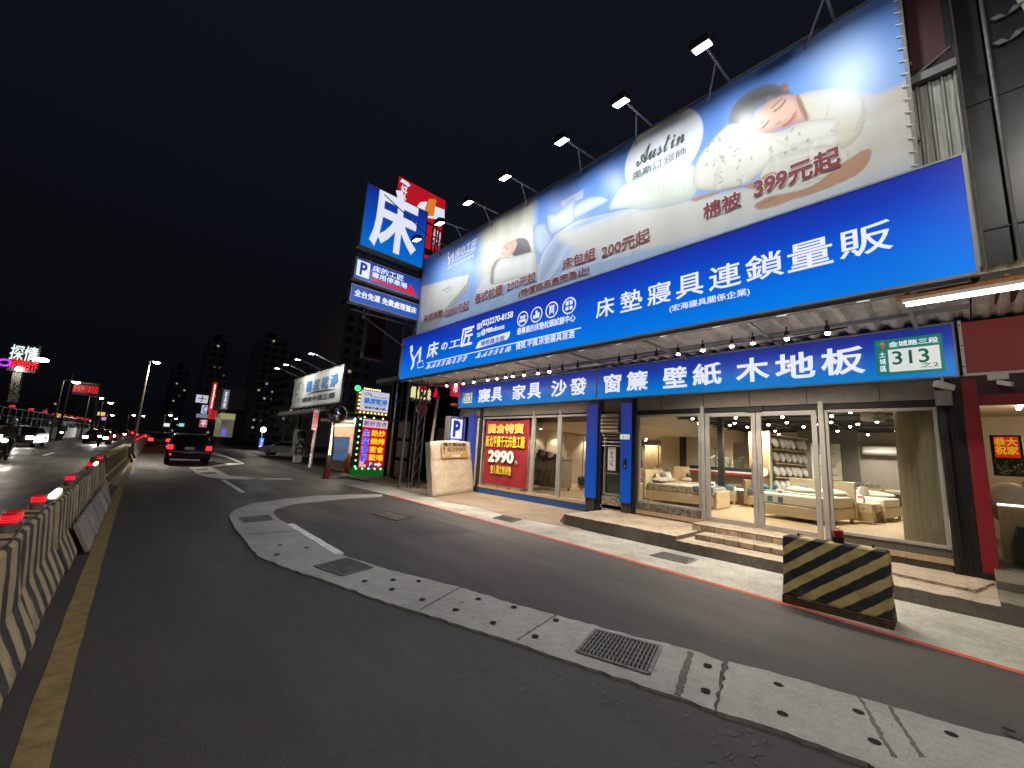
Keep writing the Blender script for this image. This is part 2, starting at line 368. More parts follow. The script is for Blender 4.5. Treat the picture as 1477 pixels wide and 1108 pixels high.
inner = [(1042, 958), (1000, 942), (911, 920), (826, 897), (755, 878), (660, 849), (561, 824), (490, 802), (456, 785), (416, 758), (402, 750), (394, 742), (397, 735), (423, 728), (490, 721), (551, 717)]
def prism_struct(name, pts2, z0, z1, mat, parent=None):
    q = MB(); q.prism([(p[0], p[1], z0) for p in pts2], (0, 0, z1 - z0)); return struct(name, q, mat, parent)
isl = [gnd(*p) for p in outer] + [gnd(*p) for p in inner]
prism_struct('concrete_island', jit(isl, .07, .014), -.02, .022, M_ISL)
slab = [gnd(1032.5, 1031), gnd(1116, 1057), gnd(1255, 1110), (3.0, -.35), (3.05, -3), (3.1, -9), (4.15, -9), (4.12, -3), (4.1, -.2), gnd(1477, 1079), gnd(1399, 1058), gnd(1276, 1023), gnd(1223, 1007), gnd(1106, 973), gnd(1052, 960)]
prism_struct('concrete_island_slab', jit(slab, .07, .012), -.02, .03, M_ISL)
hole = MB()
for p in [(1123, 994), (1129, 1037), (1239, 1034), (1262, 1078), (1373, 1067), (1021, 966), (1018, 1003), (802, 899), (772, 923), (741, 880), (711, 903), (690, 868), (657, 884), (567, 840), (526, 842), (604, 842), (565, 854), (609, 869), (462, 760), (399, 803), (442, 793), (404, 789), (1456, 1061)]:
    g = gnd(*p); q = []
    for k in range(12): a = k * math.pi / 6; q.append((g[0] + .034 * math.cos(a) * random.uniform(.85, 1.1), g[1] + .034 * math.sin(a), .0335))
    hole.poly(q)
struct('island_bolt_holes', hole, pm('hole_black', (.006, .006, .006, 1), .9, var=0))
pits = MB(); prn = random.Random(5)
for k in range(230):
    i = prn.randrange(2, 16); a = gnd(*outer[min(i, len(outer) - 1)]); w = prn.uniform(.1, .9); b = gnd(*inner[max(0, min(len(inner) - 1, len(inner) - 1 - int(i * .82)))]); c = a + (b - a) * w + np.array([prn.uniform(-.5, .5), prn.uniform(-.5, .5), 0])
    r = prn.uniform(.004, .013); pits.poly([(c[0] + r * math.cos(j * .9) * prn.uniform(.6, 1.2), c[1] + r * math.sin(j * .9) * prn.uniform(.6, 1.2), .0255) for j in range(7)])
def inside(p, poly):
    c = False
    for i in range(len(poly)):
        a, b = poly[i], poly[i - 1]
        if (a[1] > p[1]) != (b[1] > p[1]) and p[0] < (b[0] - a[0]) * (p[1] - a[1]) / (b[1] - a[1]) + a[0]: c = not c
    return c
keep = [f for f in pits.f if inside(np.mean([pits.v[i] for i in f], 0), isl)]
pits.f = keep; pits.m = [0] * len(keep)
struct('island_pits', pits, pm('pit_grey', (.13, .125, .115, 1), .9, var=0))
def dirt_strip(name, a, b, w, z, mat):
    a = gnd(*a); b = gnd(*b); t = (b - a)[:2]; t /= np.linalg.norm(t); nn = np.array([-t[1], t[0]]) * w / 2; q = []
    return prism_struct(name, jit([a[:2] + nn, b[:2] + nn, b[:2] - nn, a[:2] - nn], .03, .008), z - .004, z, mat)
M_CRK = concrete('crack_dirt', (.15, .145, .13, 1), 1.0, crack=False)
dirt_strip('island_joint', (997, 945), (977, 1008), .05, .026, M_CRK)
dirt_strip('island_joint', (1240, 1012), (1290, 1100), .022, .034, M_CRK)
dirt_strip('island_joint', (1283, 1026), (1330, 1100), .022, .034, M_CRK)
dirt_strip('island_joint', (664, 850), (604, 884), .014, .026, M_CRK)
dirt_strip('island_joint', (803, 890), (745, 927), .018, .026, M_CRK)
dirt_strip('island_joint', (430, 768), (357, 773), .014, .026, M_CRK)
# ground lines
def line(name, pts, w, mat, z=.004, px=True):
    P = [gnd(*p)[:2] if px else np.array(p, float) for p in pts]; q = MB(); A, B = [], []
    if len(w if isinstance(w, (list, tuple)) else [w]) == 1: w = [w] * len(P)
    PP = []; W = []
    for i in range(len(P) - 1):
        n = max(1, min(60, int(np.linalg.norm(P[i + 1] - P[i]) / .25)))
        for k in range(n): PP.append(P[i] + (P[i + 1] - P[i]) * k / n); W.append(w[i] + (w[i + 1] - w[i]) * k / n)
    PP.append(P[-1]); W.append(w[-1])
    for i, p in enumerate(PP):
        t = PP[min(i + 1, len(PP) - 1)] - PP[max(i - 1, 0)]; t = t / np.linalg.norm(t); nn = np.array([-t[1], t[0]])
        A.append((*(p + nn * (W[i] / 2 + random.uniform(-.006, .006))), z)); B.append((*(p - nn * (W[i] / 2 + random.uniform(-.006, .006))), z))
    for i in range(len(PP) - 1): q.poly([A[i], B[i], B[i + 1], A[i + 1]])
    return struct(name, q, mat)
line('yellow_line', [(-.12, -8), (-.11, 3.6), (-.09, 7.5), (-.02, 14.5), (.28, 30), (1.1, 60), (3.2, 100)], .15, M_YEL, px=False)
line('red_line', [(6.08, -12), (6.12, -.6), (6.16, -.18), (6.37, 1.9), (6.5, 4.5), (6.62, 8), (6.70, 11.5), (6.74, 13.2)], .1, M_REDL, px=False)
line('red_line', [(6.45, 19.4), (6.9, 24), (7.9, 37), (9.5, 60)], .1, pm('faded_red_line', (.3, .12, .10, 1), .8, var=.4), px=False)
wa, wb = gnd(418, 757.5)[:2], gnd(489, 801)[:2]; wt = (wb - wa) / np.linalg.norm(wb - wa); wn_ = np.array([-wt[1], wt[0]]) * .065
prism_struct('white_line', jit([wa + wn_, wb + wn_, wb - wn_, wa - wn_], .12, .006), -.01, .0265, M_WL)
line('white_line', [(322, 692.5), (351, 710.5)], .13, M_WL)
hz = lambda pts: struct('hatched_marking', MB().poly([(*gnd(*p)[:2], .005) for p in pts]), M_WL)
hz([(272, 674), (300, 673), (318, 680), (330, 686), (375, 690), (372, 692.5), (322, 691), (297, 688), (283, 683)])
hz([(299, 673), (330, 668), (350, 669), (327, 660), (303, 655), (311, 652), (353, 669), (326, 672), (305, 674.5)])
hz([(355, 692), (375, 689.5), (420, 690.5), (424, 692)])
ms = MB()
for a in ([(283, 676.5), (299, 676), (301, 677.5), (285, 678)], [(288, 682), (310, 681.5), (313, 683.5), (292, 684)]): ms.poly([(*gnd(*p)[:2], .009) for p in a])
struct('hatched_marking_gap', ms, M_ROAD)
for x, y in ((-3.4, 12), (-3.35, 22), (-3.25, 33), (-3.1, 46), (-2.9, 60)): line('lane_dash', [(x, y), (x + .02, y + 4)], .12, M_WL, z=-.005, px=False)
# gutter, kerb, platform, steps, apron
prism_struct('gutter_strip', jit([(6.16, -14), (8.06, -14), (8.06, -.5), (8.06, 7), (8.3, 9), (8.4, 12), (8.6, 14.5), (8.2, 17), (7.6, 19.4), (6.5, 19.2), (6.7, 13.2), (6.66, 11.5), (6.58, 8), (6.46, 4.5), (6.33, 1.9), (6.12, -.2)], .2, .01), -.03, .003, M_GUT)
q = MB()   # sloping apron in front of the left window, with a ragged edge
nx, ny = 14, 40; xs = np.linspace(0, 1, nx); ys = np.linspace(6.2, 21, ny); vv = []
for j, y in enumerate(ys):
    x0 = 7.75 + .1 * math.sin(y * 2.1) + (.0 if y < 12 else (y - 12) * .06)
    for x in xs: X = x0 + (13.5 - x0) * x ** 1.4; vv.append((X, y, .006 + min(.125, max(0, (X - x0) / 2.1 * .125)) * (1 if y < 14 else max(.2, 1 - (y - 14) / 5)) + random.uniform(0, .004)))
q.add(vv, [(j * nx + i, j * nx + i + 1, (j + 1) * nx + i + 1, (j + 1) * nx + i) for j in range(ny - 1) for i in range(nx - 1)])
struct('apron', q, M_APR, smooth=True)
def ragged(x0, x1, y0, y1, z0, z1, name, mats):
    """raised slab, ragged upper front edge; face material index 1 on the front"""
    q = MB(); n = int((y1 - y0) / .08); T = []; B = []
    for i in range(n + 1):
        y = y0 + (y1 - y0) * i / n; a = random.uniform(-.012, .012)
        T.append((x0 + .025 + a, y, z1 + random.uniform(-.008, .004))); B.append((x0 + random.uniform(-.006, .006), y, z0))
    for i in range(n):
        q.cur = 1; q.poly([B[i], B[i + 1], T[i + 1], T[i]]); q.cur = 0; q.poly([T[i], T[i + 1], (x1, T[i + 1][1], z1 + .03), (x1, T[i][1], z1 + .03)])
    q.cur = 1; q.poly([B[0], T[0], (x1, y0, z1 + .03), (x1, y0, z0)]); q.poly([B[-1], (x1, y1, z0), (x1, y1, z1 + .03), T[-1]])
    return struct(name, q, mats)
ragged(8.03, 9.9, 3.95, 6.75, -.02, .265, 'pavement_platform', [M_PLAT, M_KERB])
q = MB(); q.cur = 0; q.poly([(8.05, 6.75, .262), (9.9, 6.75, .295), (9.9, 7.4, .16), (8.35, 7.15, .03)]); q.cur = 1; q.poly([(8.05, 6.75, .262), (8.35, 7.15, .03), (8.04, 6.75, -.02)])
struct('pavement_platform_end', q, [M_PLAT, M_KERB])
ragged(8.03, 9.9, -.12, 3.95, -.02, .185, 'pavement_kerb', [M_PLAT, M_KERB])
ragged(8.03, 9.9, -14, -.12, -.02, .24, 'pavement_kerb', [M_KERB, M_KERB])
ragged(8.85, 9.86, -14, -.12, .2, .36, 'neighbour_step', [M_KERB, M_KERB])
def tile_mat():
    m = bpy.data.materials.new('step_tiles'); m.use_nodes = True; n = m.node_tree; b = n.nodes['Principled BSDF']; b.inputs['Roughness'].default_value = .55
    g = n.nodes.new('ShaderNodeNewGeometry'); sp = n.nodes.new('ShaderNodeSeparateXYZ'); n.links.new(g.outputs['Position'], sp.inputs[0])
    ad = n.nodes.new('ShaderNodeMath'); ad.operation = 'ADD'; n.links.new(sp.outputs['X'], ad.inputs[0]); n.links.new(sp.outputs['Z'], ad.inputs[1])
    cb = n.nodes.new('ShaderNodeCombineXYZ'); n.links.new(sp.outputs['Y'], cb.inputs[0]); n.links.new(ad.outputs[0], cb.inputs[1])
    br = n.nodes.new('ShaderNodeTexBrick'); br.inputs['Color1'].default_value = (.55, .45, .34, 1); br.inputs['Color2'].default_value = (.42, .34, .25, 1); br.inputs['Mortar'].default_value = (.07, .055, .04, 1)
    br.inputs['Scale'].default_value = 1; br.inputs['Brick Width'].default_value = .26; br.inputs['Row Height'].default_value = .125; br.inputs['Mortar Size'].default_value = .007; n.links.new(cb.outputs[0], br.inputs[0])
    ns = n.nodes.new('ShaderNodeTexNoise'); ns.inputs['Scale'].default_value = 6; ns.inputs['Detail'].default_value = 8; n.links.new(g.outputs['Position'], ns.inputs[0])
    mr = n.nodes.new('ShaderNodeMapRange'); mr.inputs[1].default_value = .35; mr.inputs[2].default_value = .7; mr.inputs[3].default_value = .6; mr.inputs[4].default_value = 1.15; n.links.new(ns.outputs['Fac'], mr.inputs[0])
    sc = n.nodes.new('ShaderNodeVectorMath'); sc.operation = 'SCALE'; n.links.new(br.outputs['Color'], sc.inputs[0]); n.links.new(mr.outputs[0], sc.inputs['Scale'])
    n.links.new(sc.outputs[0], b.inputs['Base Color']); return m
M_TILE = tile_mat()
struct('steps', MB().box((8.55, 1.95, .15), (9.9, 3.8, .295)).box((9.1, 1.9, .25), (9.9, 4.1, .415)), M_TILE, bevel=.008)
prism_struct('broken_paving', jit([(8.6, .1), (9.5, -.1), (9.85, .9), (9.2, 1.5), (8.7, .8)], .06, .03), .19, .232, M_PLAT)
scf = MB(); srn = random.Random(3)
for k in range(80):
    px_, py2 = srn.uniform(640, 1120), 0; py2 = 905 + (px_ - 640) * .31 + abs(srn.gauss(0, 30)) + 12; g = gnd(px_, py2); a0 = srn.uniform(-.4, .4); l, w = srn.uniform(.012, .04), srn.uniform(.006, .016)
    scf.poly([(g[0] + l * r * math.cos(t_) * math.cos(a0) - w * r * math.sin(t_) * math.sin(a0), g[1] + l * r * math.cos(t_) * math.sin(a0) + w * r * math.sin(t_) * math.cos(a0), .004) for t_, r in ((j * .785, srn.uniform(.6, 1.2)) for j in range(8))])
struct('road_scuffs', scf, asphalt('pale_asphalt', (.085, .085, .085, 1), .7, 1.2))
prism_struct('road_patch', jit([(4.3, 7.2), (5.5, 7.0), (5.6, 9.2), (4.4, 9.3)], .1, .02), -.01, .0025, asphalt('patch_asphalt', (.040, .038, .038, 1), .7, 1.0))
M_GRT = pm('galvanised_grate', (.20, .195, .185, 1), .55, .4, var=.4, vscale=18)
# drain grates
def grate(px4, label, nb, name='drain_grate', z=.03, nx=4):
    P = [gnd(*p)[:2] for p in px4]; c = sum(P) / 4; t = thing(name, (c[0], c[1], z), label, 'drain grate', 'drain grates')
    pit = MB().poly([(*p, z + .001) for p in P]).build('pit', pm('pit_black', (.006, .006, .006, 1), .9, var=0), t)
    b = MB()
    def bar(a, bb, w):
        d = bb - a; l = np.linalg.norm(d); d /= l; b.obox((*((a + bb) / 2), z + .006), ((d[0], d[1], 0), (-d[1], d[0], 0), (0, 0, 1)), (l, w, .01))
    for i in range(nb + 1): k = i / nb; bar(P[0] + (P[1] - P[0]) * k, P[3] + (P[2] - P[3]) * k, .012 if 0 < i < nb else .03)
    b.build('grating', M_GRT, t)
    b = MB()
    for i in range(nx + 1): k = i / nx; bar(P[0] + (P[3] - P[0]) * k, P[1] + (P[2] - P[1]) * k, .012 if 0 < i < nx else .03)
    b.build('cross_bars', M_GRT, t)
grate([(859, 913), (953, 938), (936, 978), (832, 945)], 'large steel grate with open bars in the pale island nearest the camera', 18, z=.026, nx=6)
grate([(500, 808), (537, 822), (493, 834), (453, 820)], 'steel grate in the island just below the white line end', 14, z=.026)
grate([(388, 745), (393, 752), (352, 756), (345, 749)], 'steel grate in the rounded tip of the island', 12, z=.026)
grate([(957, 797), (1006, 808), (990, 814), (938, 802)], 'dark grate in the gutter in front of the tiled steps', 14, z=.008)
grate([(725, 744), (752, 750), (738, 754), (711, 748)], 'small dark grate in the gutter before the blue pillar', 10, z=.008)
g4 = [gnd(*p)[:2] for p in ((560, 738), (596, 747), (572, 752), (535, 742))]
t = thing('manhole_cover', (*(sum(g4) / 4), .004), 'rectangular reddish patched manhole cover in the inner lane', 'manhole cover')
q = MB(); q.prism([(*p, .004) for p in g4], (0, 0, .006)); q.build('cover', concrete('cover_concrete', (.12, .09, .085, 1), .9), t)
c4 = sum(g4) / 4; q = MB()
for i in range(4):
    a, b = g4[i], g4[(i + 1) % 4]; ai = a + (c4 - a) * .1; bi = b + (c4 - b) * .1; q.prism([(*a, .010), (*b, .010), (*bi, .010), (*ai, .010)], (0, 0, .006))
q.build('rim', M_RUST, t)
# ------------------------------------------------------------------ the mattress shop
FX = 9.9
M_BEIGE = pm('beige_wall', (.52, .43, .32, 1), .7, var=.05)
M_GREYW = pm('grey_wall', (.30, .27, .24, 1), .7, var=.08)
M_CEIL = pm('black_ceiling', (.008, .008, .009, 1), .8, var=.2)
M_FLOOR = pm('oak_floor', (.46, .33, .20, 1), .35, var=.22, vscale=2.5, stretch=(.6, 7, 1))
M_OAK = pm('oak_wood', (.42, .29, .16, 1), .45, var=.22, vscale=3, stretch=(6, 6, .5))
M_PALE = pm('pale_wood', (.56, .46, .31, 1), .45, var=.12, vscale=3, stretch=(.6, 6, 4))
M_OLIVE = pm('olive_grain_panel', (.27, .24, .165, 1), .5, var=.35, vscale=5, stretch=(7, 7, .25))
M_HEAD = pm('grey_fascia', (.17, .155, .14, 1), .6, var=.15)
M_BLUE = pm('blue_paint', (.012, .07, .26, 1), .55, var=.2, vscale=4)
M_STONE = pm('mottled_stone', (.12, .10, .09, 1), .6, var=.9, vscale=16, col2=(.55, .45, .36, 1))
M_STONE2 = pm('dark_mottled_stone', (.05, .05, .055, 1), .6, var=.8, vscale=14, col2=(.28, .23, .2, 1))
shop = thing('shop_building', (FX, 6, 0), 'single storey mattress shop with lit glass front under blue signs', 'shop')
bd = lambda a, b, name, mat, bevel=0: MB().box(a, b).build(name, mat, shop, bevel=bevel)
bd((9.86, .0, .33), (22, 14.0, .42), 'floor', M_FLOOR)
bd((9.95, .0, 3.28), (22, 13.0, 3.42), 'ceiling', M_CEIL)
bd((21.0, .0, .42), (21.2, 13.0, 3.28), 'back_wall', M_GREYW)
bd((9.95, -.1, .42), (21, .1, 3.28), 'side_wall', M_GREYW)
bd((9.95, 12.75, .42), (21, 12.95, 3.28), 'side_wall', M_BEIGE)
bd((9.9, -.12, 3.42), (22, 14.1, 3.5), 'roof_deck', M_DARK)
bd((10.0, 14.0, 0), (22, 14.2, 6), 'outer_wall', M_DARK)
bd((10.3, -.3, 3.5), (10.5, 14.2, 6.2), 'upper_wall', M_DARK)
# dropped beige ceiling box and partition at the left half, with wall panels
bd((10.6, 6.9, 2.78), (20.8, 12.75, 3.27), 'ceiling_drop', M_BEIGE)
bd((17.8, 6.4, .42), (17.95, 9.4, 2.78), 'partition', M_BEIGE)
for k in range(7): bd((11.0 + k * 1.35, 12.70, .6), (12.28 + k * 1.35, 12.752, 2.7), 'wall_panel', M_BEIGE, .01)
bd((18.9, 2.6, .42), (19.05, 4.4, 3.28), 'partition', pm('dark_partition', (.10, .09, .08, 1), .7, var=.1))
bd((13.6, 5.15, 1.0), (13.75, 5.3, 3.28), 'column', M_BLK); bd((17.3, 8.1, .42), (17.5, 8.3, 3.28), 'column', M_BLK)
for k in range(6): bd((11.0 + 1.5 * k, .3, 3.17), (11.04 + 1.5 * k, 6.8, 3.21), 'lamp_track', M_BLK)
for k in range(4): bd((10.3, 1.2 + 1.6 * k, 3.22), (20.5, 1.32 + 1.6 * k, 3.27), 'duct', M_DARK)
# facade
bd((9.88, -.05, 2.98), (10.0, 14.1, 3.36), 'fascia', M_HEAD)
for y in (1.0, 2.1, 3.15, 4.15, 5.2): bd((9.872, y, 2.99), (9.882, y + .012, 3.33), 'fascia_joint', M_BLK)
bd((9.9, .3, 2.86), (9.98, 5.9, 2.98), 'lintel', M_BLK); bd((9.9, 7.48, 2.93), (9.98, 12.55, 2.98), 'lintel', M_BLK)
bd((9.87, 7.48, .02), (10.02, 12.62, .36), 'base_wall', M_BLUE)
bd((9.9, .3, .2), (10.02, 1.84, .55), 'base_wall', None or pm('dark_mosaic', (.05, .05, .05, 1), .5, var=.95, vscale=55, col2=(.18, .17, .16, 1)))
bd((9.88, 4.27, .24), (10.02, 5.9, .60), 'base_wall', M_STONE2)
bd((9.86, 6.33, .24), (10.0, 6.96, .66), 'base_wall', M_STONE)
bd((9.9, 1.95, .3), (9.98, 4.13, .418), 'door_sill', M_TILE)
def frame(y0, y1, z0, z1, w=.06, name='window_frame', X=9.88, dpt=.07, inset=.03, lab=None):
    q = MB().box((X, y0, z0), (X + dpt, y0 + w, z1)).box((X, y1 - w, z0), (X + dpt, y1, z1)).box((X, y0 + w, z0), (X + dpt, y1 - w, z0 + w)).box((X, y0 + w, z1 - w), (X + dpt, y1 - w, z1))
    o = q.build(name, M_ALU, shop, bevel=.006)
    MB().box((X + inset, y0 + w, z0 + w), (X + inset + .008, y1 - w, z1 - w)).build('pane', M_GLASS, o)
    return o
frame(9.80, 12.5, .37, 2.93); frame(8.64, 9.75, .37, 2.93); frame(7.5, 8.60, .37, 2.93)
frame(4.24, 5.86, .61, 2.85, .05); frame(.3, 1.83, .56, 2.85, .05)
dl = frame(3.06, 4.12, .43, 2.85, .085, 'door'); dr = frame(1.97, 3.04, .43, 2.85, .085, 'door')
for o, y in ((dl, 3.13), (dr, 2.97)): MB().tube([(9.82, y, 1.15), (9.82, y, 1.75)], .014).cyl((9.82, y, 1.2), (9.88, y, 1.2), .01).cyl((9.82, y, 1.7), (9.88, y, 1.7), .01).build('handle', M_GREY, o)
bd((9.85, 2.9, 2.86), (9.93, 3.22, 2.95), 'door_closer', M_DARK)
for y in (1.845, 4.14): bd((9.85, y, .42), (9.99, y + .085, 3.02), 'post', M_ALU, .006)
for y in (9.755, 8.6): bd((9.87, y, .36), (9.97, y + .045, 3.1), 'post', M_ALU, .006)
bd((9.83, 5.9, .27), (10.0, 6.03, 3.3), 'post', M_BLK); bd((9.83, 7.0, .2), (10.0, 7.13, 3.3), 'post', M_BLK)
bd((9.86, 12.52, .1), (10.05, 12.7, 3.3), 'post', M_BLK)
bd((9.84, .0, .2), (10.2, .29, 3.3), 'corner_pillar', M_BLK)
bpil = grad_em('pillar_print', 'Z', [(-.0, S(10, 90, 190)), (1.6, S(28, 78, 180)), (3.2, S(62, 64, 150))], .62)
M_PB = pm('pillar_base', (.04, .035, .035, 1), .6, var=.5)
for y0, y1, z0 in ((7.14, 7.48, .55), (6.05, 6.32, .55)):
    bd((9.76, y0, z0), (9.9, y1, 3.18), 'lit_pillar', bpil, .006); bd((9.79, y0 + .02, .2), (9.95, y1 - .02, z0), 'pillar_base', M_PB)
bd((9.78, 12.95, .12), (9.92, 13.3, 3.1), 'lit_pillar', bpil)
M_PLATE = em('plate_white', S(225, 228, 225), .85); M_GREEN = em('plate_green', S(30, 130, 110), .7); M_GRN2 = em('plate_green_ink', S(10, 105, 75), .6)
npl = planeX(9.755)
o = rect(npl, (-6.33, 2.2), (-6.05, 2.33), 0, .004, 'number_plate', M_PLATE, shop, px=False)
text('313', npl, (-6.27, 2.215), (-6.09, 2.30), M_GRN2, o, .012, d=.004, px=False)
bd((9.745, 6.12, 1.42), (9.76, 6.22, 1.68), 'intercom', M_BLK); bd((9.74, 6.15, 1.46), (9.745, 6.19, 1.52), 'intercom_button', M_GREY)
# narrow service door with louvre box, bars and notice
frame(6.35, 6.95, .68, 2.25, .05, 'service_door', 9.89)
q = MB(); q.box((9.80, 6.4, 2.36), (10.0, 6.98, 2.40))
for k in range(5): q.prism([(9.80, 6.42, 2.40 + k * .1), (9.70, 6.42, 2.40 + k * .1), (9.78, 6.42, 2.495 + k * .1)], (0, .54, 0))
q.build('louvre', pm('cream_louvre', (.48, .40, .28, 1), .5, var=.08), shop)
q = MB()
for z in (2.02, 2.12, 2.22, 2.3): q.tube([(9.84, 6.35, z), (9.84, 6.96, z)], .012)
q.build('door_bars', M_ALU, shop); bd((9.86, 6.45, 1.25), (9.88, 6.86, 1.275), 'push_bar', M_ALU)
rect(planeX(9.885), (-6.8, 1.35), (-6.55, 1.98), 0, .004, 'notice', M_WHITE, shop, px=False)
text('公告', planeX(9.88), (-6.72, 1.45), (-6.63, 1.9), M_DARK, shop, d=.002, px=False)
bd((9.97, 6.3, .4), (9.99, 7.0, 3.2), 'inner_screen', pm('frosted_screen', (.17, .16, .14, 1), .5, var=.2))
# canopy between the facade and the upper sign
q = MB(); n = 50; ys = np.linspace(-.2, 15.2, n * 4 + 1)
T = []
for i, y in enumerate(ys): z = [0, .075, .075, 0][i % 4]; T.append(((7.72, y, 4.36 + z), (10.0, y, 4.30 + z)))
for i in range(len(T) - 1): q.poly([T[i][0], T[i + 1][0], T[i + 1][1], T[i][1]])
M_CORR = pm('corrugated_canopy', (.62, .58, .52, 1), .5, .1, var=.3, vscale=2.5)
q.build('canopy', M_CORR, shop, fixn=False)
for x in (7.85, 9.0): bd((x, -.2, 4.24), (x + .06, 15.2, 4.30), 'purlin', M_GREY)
for k in range(8): bd((7.72, .4 + 2.05 * k, 4.20), (9.9, .46 + 2.05 * k, 4.24), 'canopy_bracket', M_GREY)
bd((7.66, -.2, 4.20), (7.72, 15.25, 4.30), 'canopy_edge', M_ALU)
M_VENT = em('vent_slot', (1, .98, .9, 1), .9)
for k in range(14): bd((7.69, .8 + k * 1.05, 4.194), (7.715, .95 + k * 1.05, 4.1985), 'light_slot', M_VENT)
q = MB()
for x0, z, a in ((8.62, 4.12, .03), (8.4, 4.05, .12)):
    P = [(x0 + .05 * math.sin(y * 1.7), y, z - a * abs(math.sin(y * .9 + x0))) for y in np.linspace(1.2, 14.2, 60)]; q.tube(P, .011, 5)
q.build('cable', M_WIRE, shop)
# steel frame behind the billboard
q = MB()
for y in np.arange(.2, 14.5, 1.75): q.box((7.86, y, 4.4), (7.92, y + .06, 9.2)); q.tube([(7.9, y, 9.1), (10.3, y, 6.2)], .03, 6)
for z in (6.6, 7.9, 9.15): q.box((7.92, .1, z), (7.97, 14.5, z + .06))
q.build('billboard_frame', M_GREY, shop)

# ------------------------------------------------------------------ lit signs of the shop
M_LET = em('lit_white_letter', S(222, 226, 245), 1.0)
M_FRAME = pm('sign_frame', (.35, .34, .33, 1), .4, .3, var=.1)
M_SHADOW = pm('letter_edge', (.01, .02, .1, 1), .5, var=0)
def lightbox(name, loc, label, cat, mat, a, b, z0, z1, axis='X', depth=.16, fw=.03, group=None):
    """a: left end, b: right end along the face; returns thing; face plane at loc"""
    t = thing(name, loc, label, cat, group)
    if axis == 'X':
        X = loc[0]; MB().box((X, b, z0), (X + depth, a, z1)).build('face', mat, t)
        MB().box((X - .012, b - fw, z0 - fw), (X + depth, b, z1 + fw)).box((X - .012, a, z0 - fw), (X + depth, a + fw, z1 + fw)).box((X - .012, b, z1), (X + depth, a, z1 + fw)).box((X - .012, b, z0 - fw), (X + depth, a, z0)).build('frame', M_FRAME, t)
    else:
        Y = loc[1]; MB().box((a, Y, z0), (b, Y + depth, z1)).build('face', mat, t)
        MB().box((a - fw, Y - .012, z0 - fw), (a, Y + depth, z1 + fw)).box((b, Y - .012, z0 - fw), (b + fw, Y + depth, z1 + fw)).box((a, Y - .012, z1), (b, Y + depth, z1 + fw)).box((a, Y - .012, z0 - fw), (b, Y + depth, z0)).build('frame', M_FRAME, t)
    return t
UX = 7.6
gu = grad_em('upper_sign_print', 'Z', [(-.80, S(0, 118, 222)), (-.1, S(2, 90, 208)), (.45, S(8, 56, 178)), (.82, S(16, 38, 146))], .98)
us = lightbox('shop_sign', (UX, 7.5, 5.1), 'long bright blue lit sign under the picture billboard, white lettering', 'sign', gu, 15.22, -.26, 4.29, 5.95)
pu = planeX(UX)
for s, a, b in (('床', (860, 459), (887, 424)), ('墊', (895, 449), (927, 414)), ('寢', (934, 441), (968, 404)), ('具', (975, 433), (1015, 393)), ('連', (1023, 422), (1069, 377)), ('鎖', (1076, 412), (1130, 357)), ('量', (1137, 397), (1200, 342)), ('販', (1212, 378), (1285, 315))):
    # keep every character upright on the sign: use the mean baseline and cap heights
    ua, ub = pu.uv(*a), pu.uv(*b)
    text(s, pu, (ua[0], 4.865), (ub[0], 5.335), M_LET, us, .011, d=.014, px=False, thick=.012)
def utext(s, xl, xr, yl, yh, mat=M_LET, bold=.012, par=us, pl=pu, d=.012, shear=0, thick=.006):
    """text between pixel columns xl..xr; yl/yh: pixel rows of the bottom/top at the LEFT end"""
    a = pl.uv(xl, yl); h = pl.uv(xl, yh); b = pl.uv(xr, yh - (xr - xl) * .2)
    lo, hi = 0.0, 1.0
    # right end: horizontal coordinate of pixel column xr at the same height
    c = pl.pt(a[0], a[1]); ur = None
    uu = np.linspace(a[0], min(a[0] + 14, .6), 160); P = [proj(pl.pt(u, a[1]))[0] for u in uu]
    ur = np.interp(xr, P, uu)
    return text(s, pl, (a[0], a[1]), (ur, h[1]), mat, par, bold, d=d, px=False, shear=shear, thick=thick)
utext('(宏海寢具關係企業)', 966, 1082, 452, 441)
utext('(02)2270-8158', 694, 740, 474, 463, bold=.03)
utext('@988obxnz', 694, 728, 485, 476, bold=.03)
utext('𝓜 𝓐 𝓣 𝓣 𝓡 𝓔 𝓢 𝓢', 614, 674, 533, 525.5); utext('𝓜 𝓐 𝓢 𝓣 𝓔 𝓡', 686, 738, 517.5, 510)
utext('最專業的床墊枕頭試躺中心', 746, 830, 484, 474, bold=.02); utext('優質.平價.床墊寢具首選', 744, 829, 505, 495, bold=.014)
stroke(pu, [(616, 524), (838, 473)], .03, .006, 'rule', M_LET, us)
q = shape(pu, [(686, 503), (690, 494), (694, 491), (736, 478), (735, 485), (731, 490), (688, 503)], .006, 'badge', M_LET, us)
M_INKB = em('blue_ink', S(20, 60, 170), .6)
utext('睡眠概念館', 694, 728, 500, 492, mat=M_INKB, bold=.015, d=.014)
rect(pu, (688, 476), (693.5, 466), .006, .003, 'phone_icon', M_LET, us); rect(pu, (688, 487), (693.5, 479), .006, .003, 'chat_icon', em('chat_green', S(120, 220, 150), .9), us)
text('✆', pu, (689, 475), (693, 467.5), M_INKB, us, d=.012)
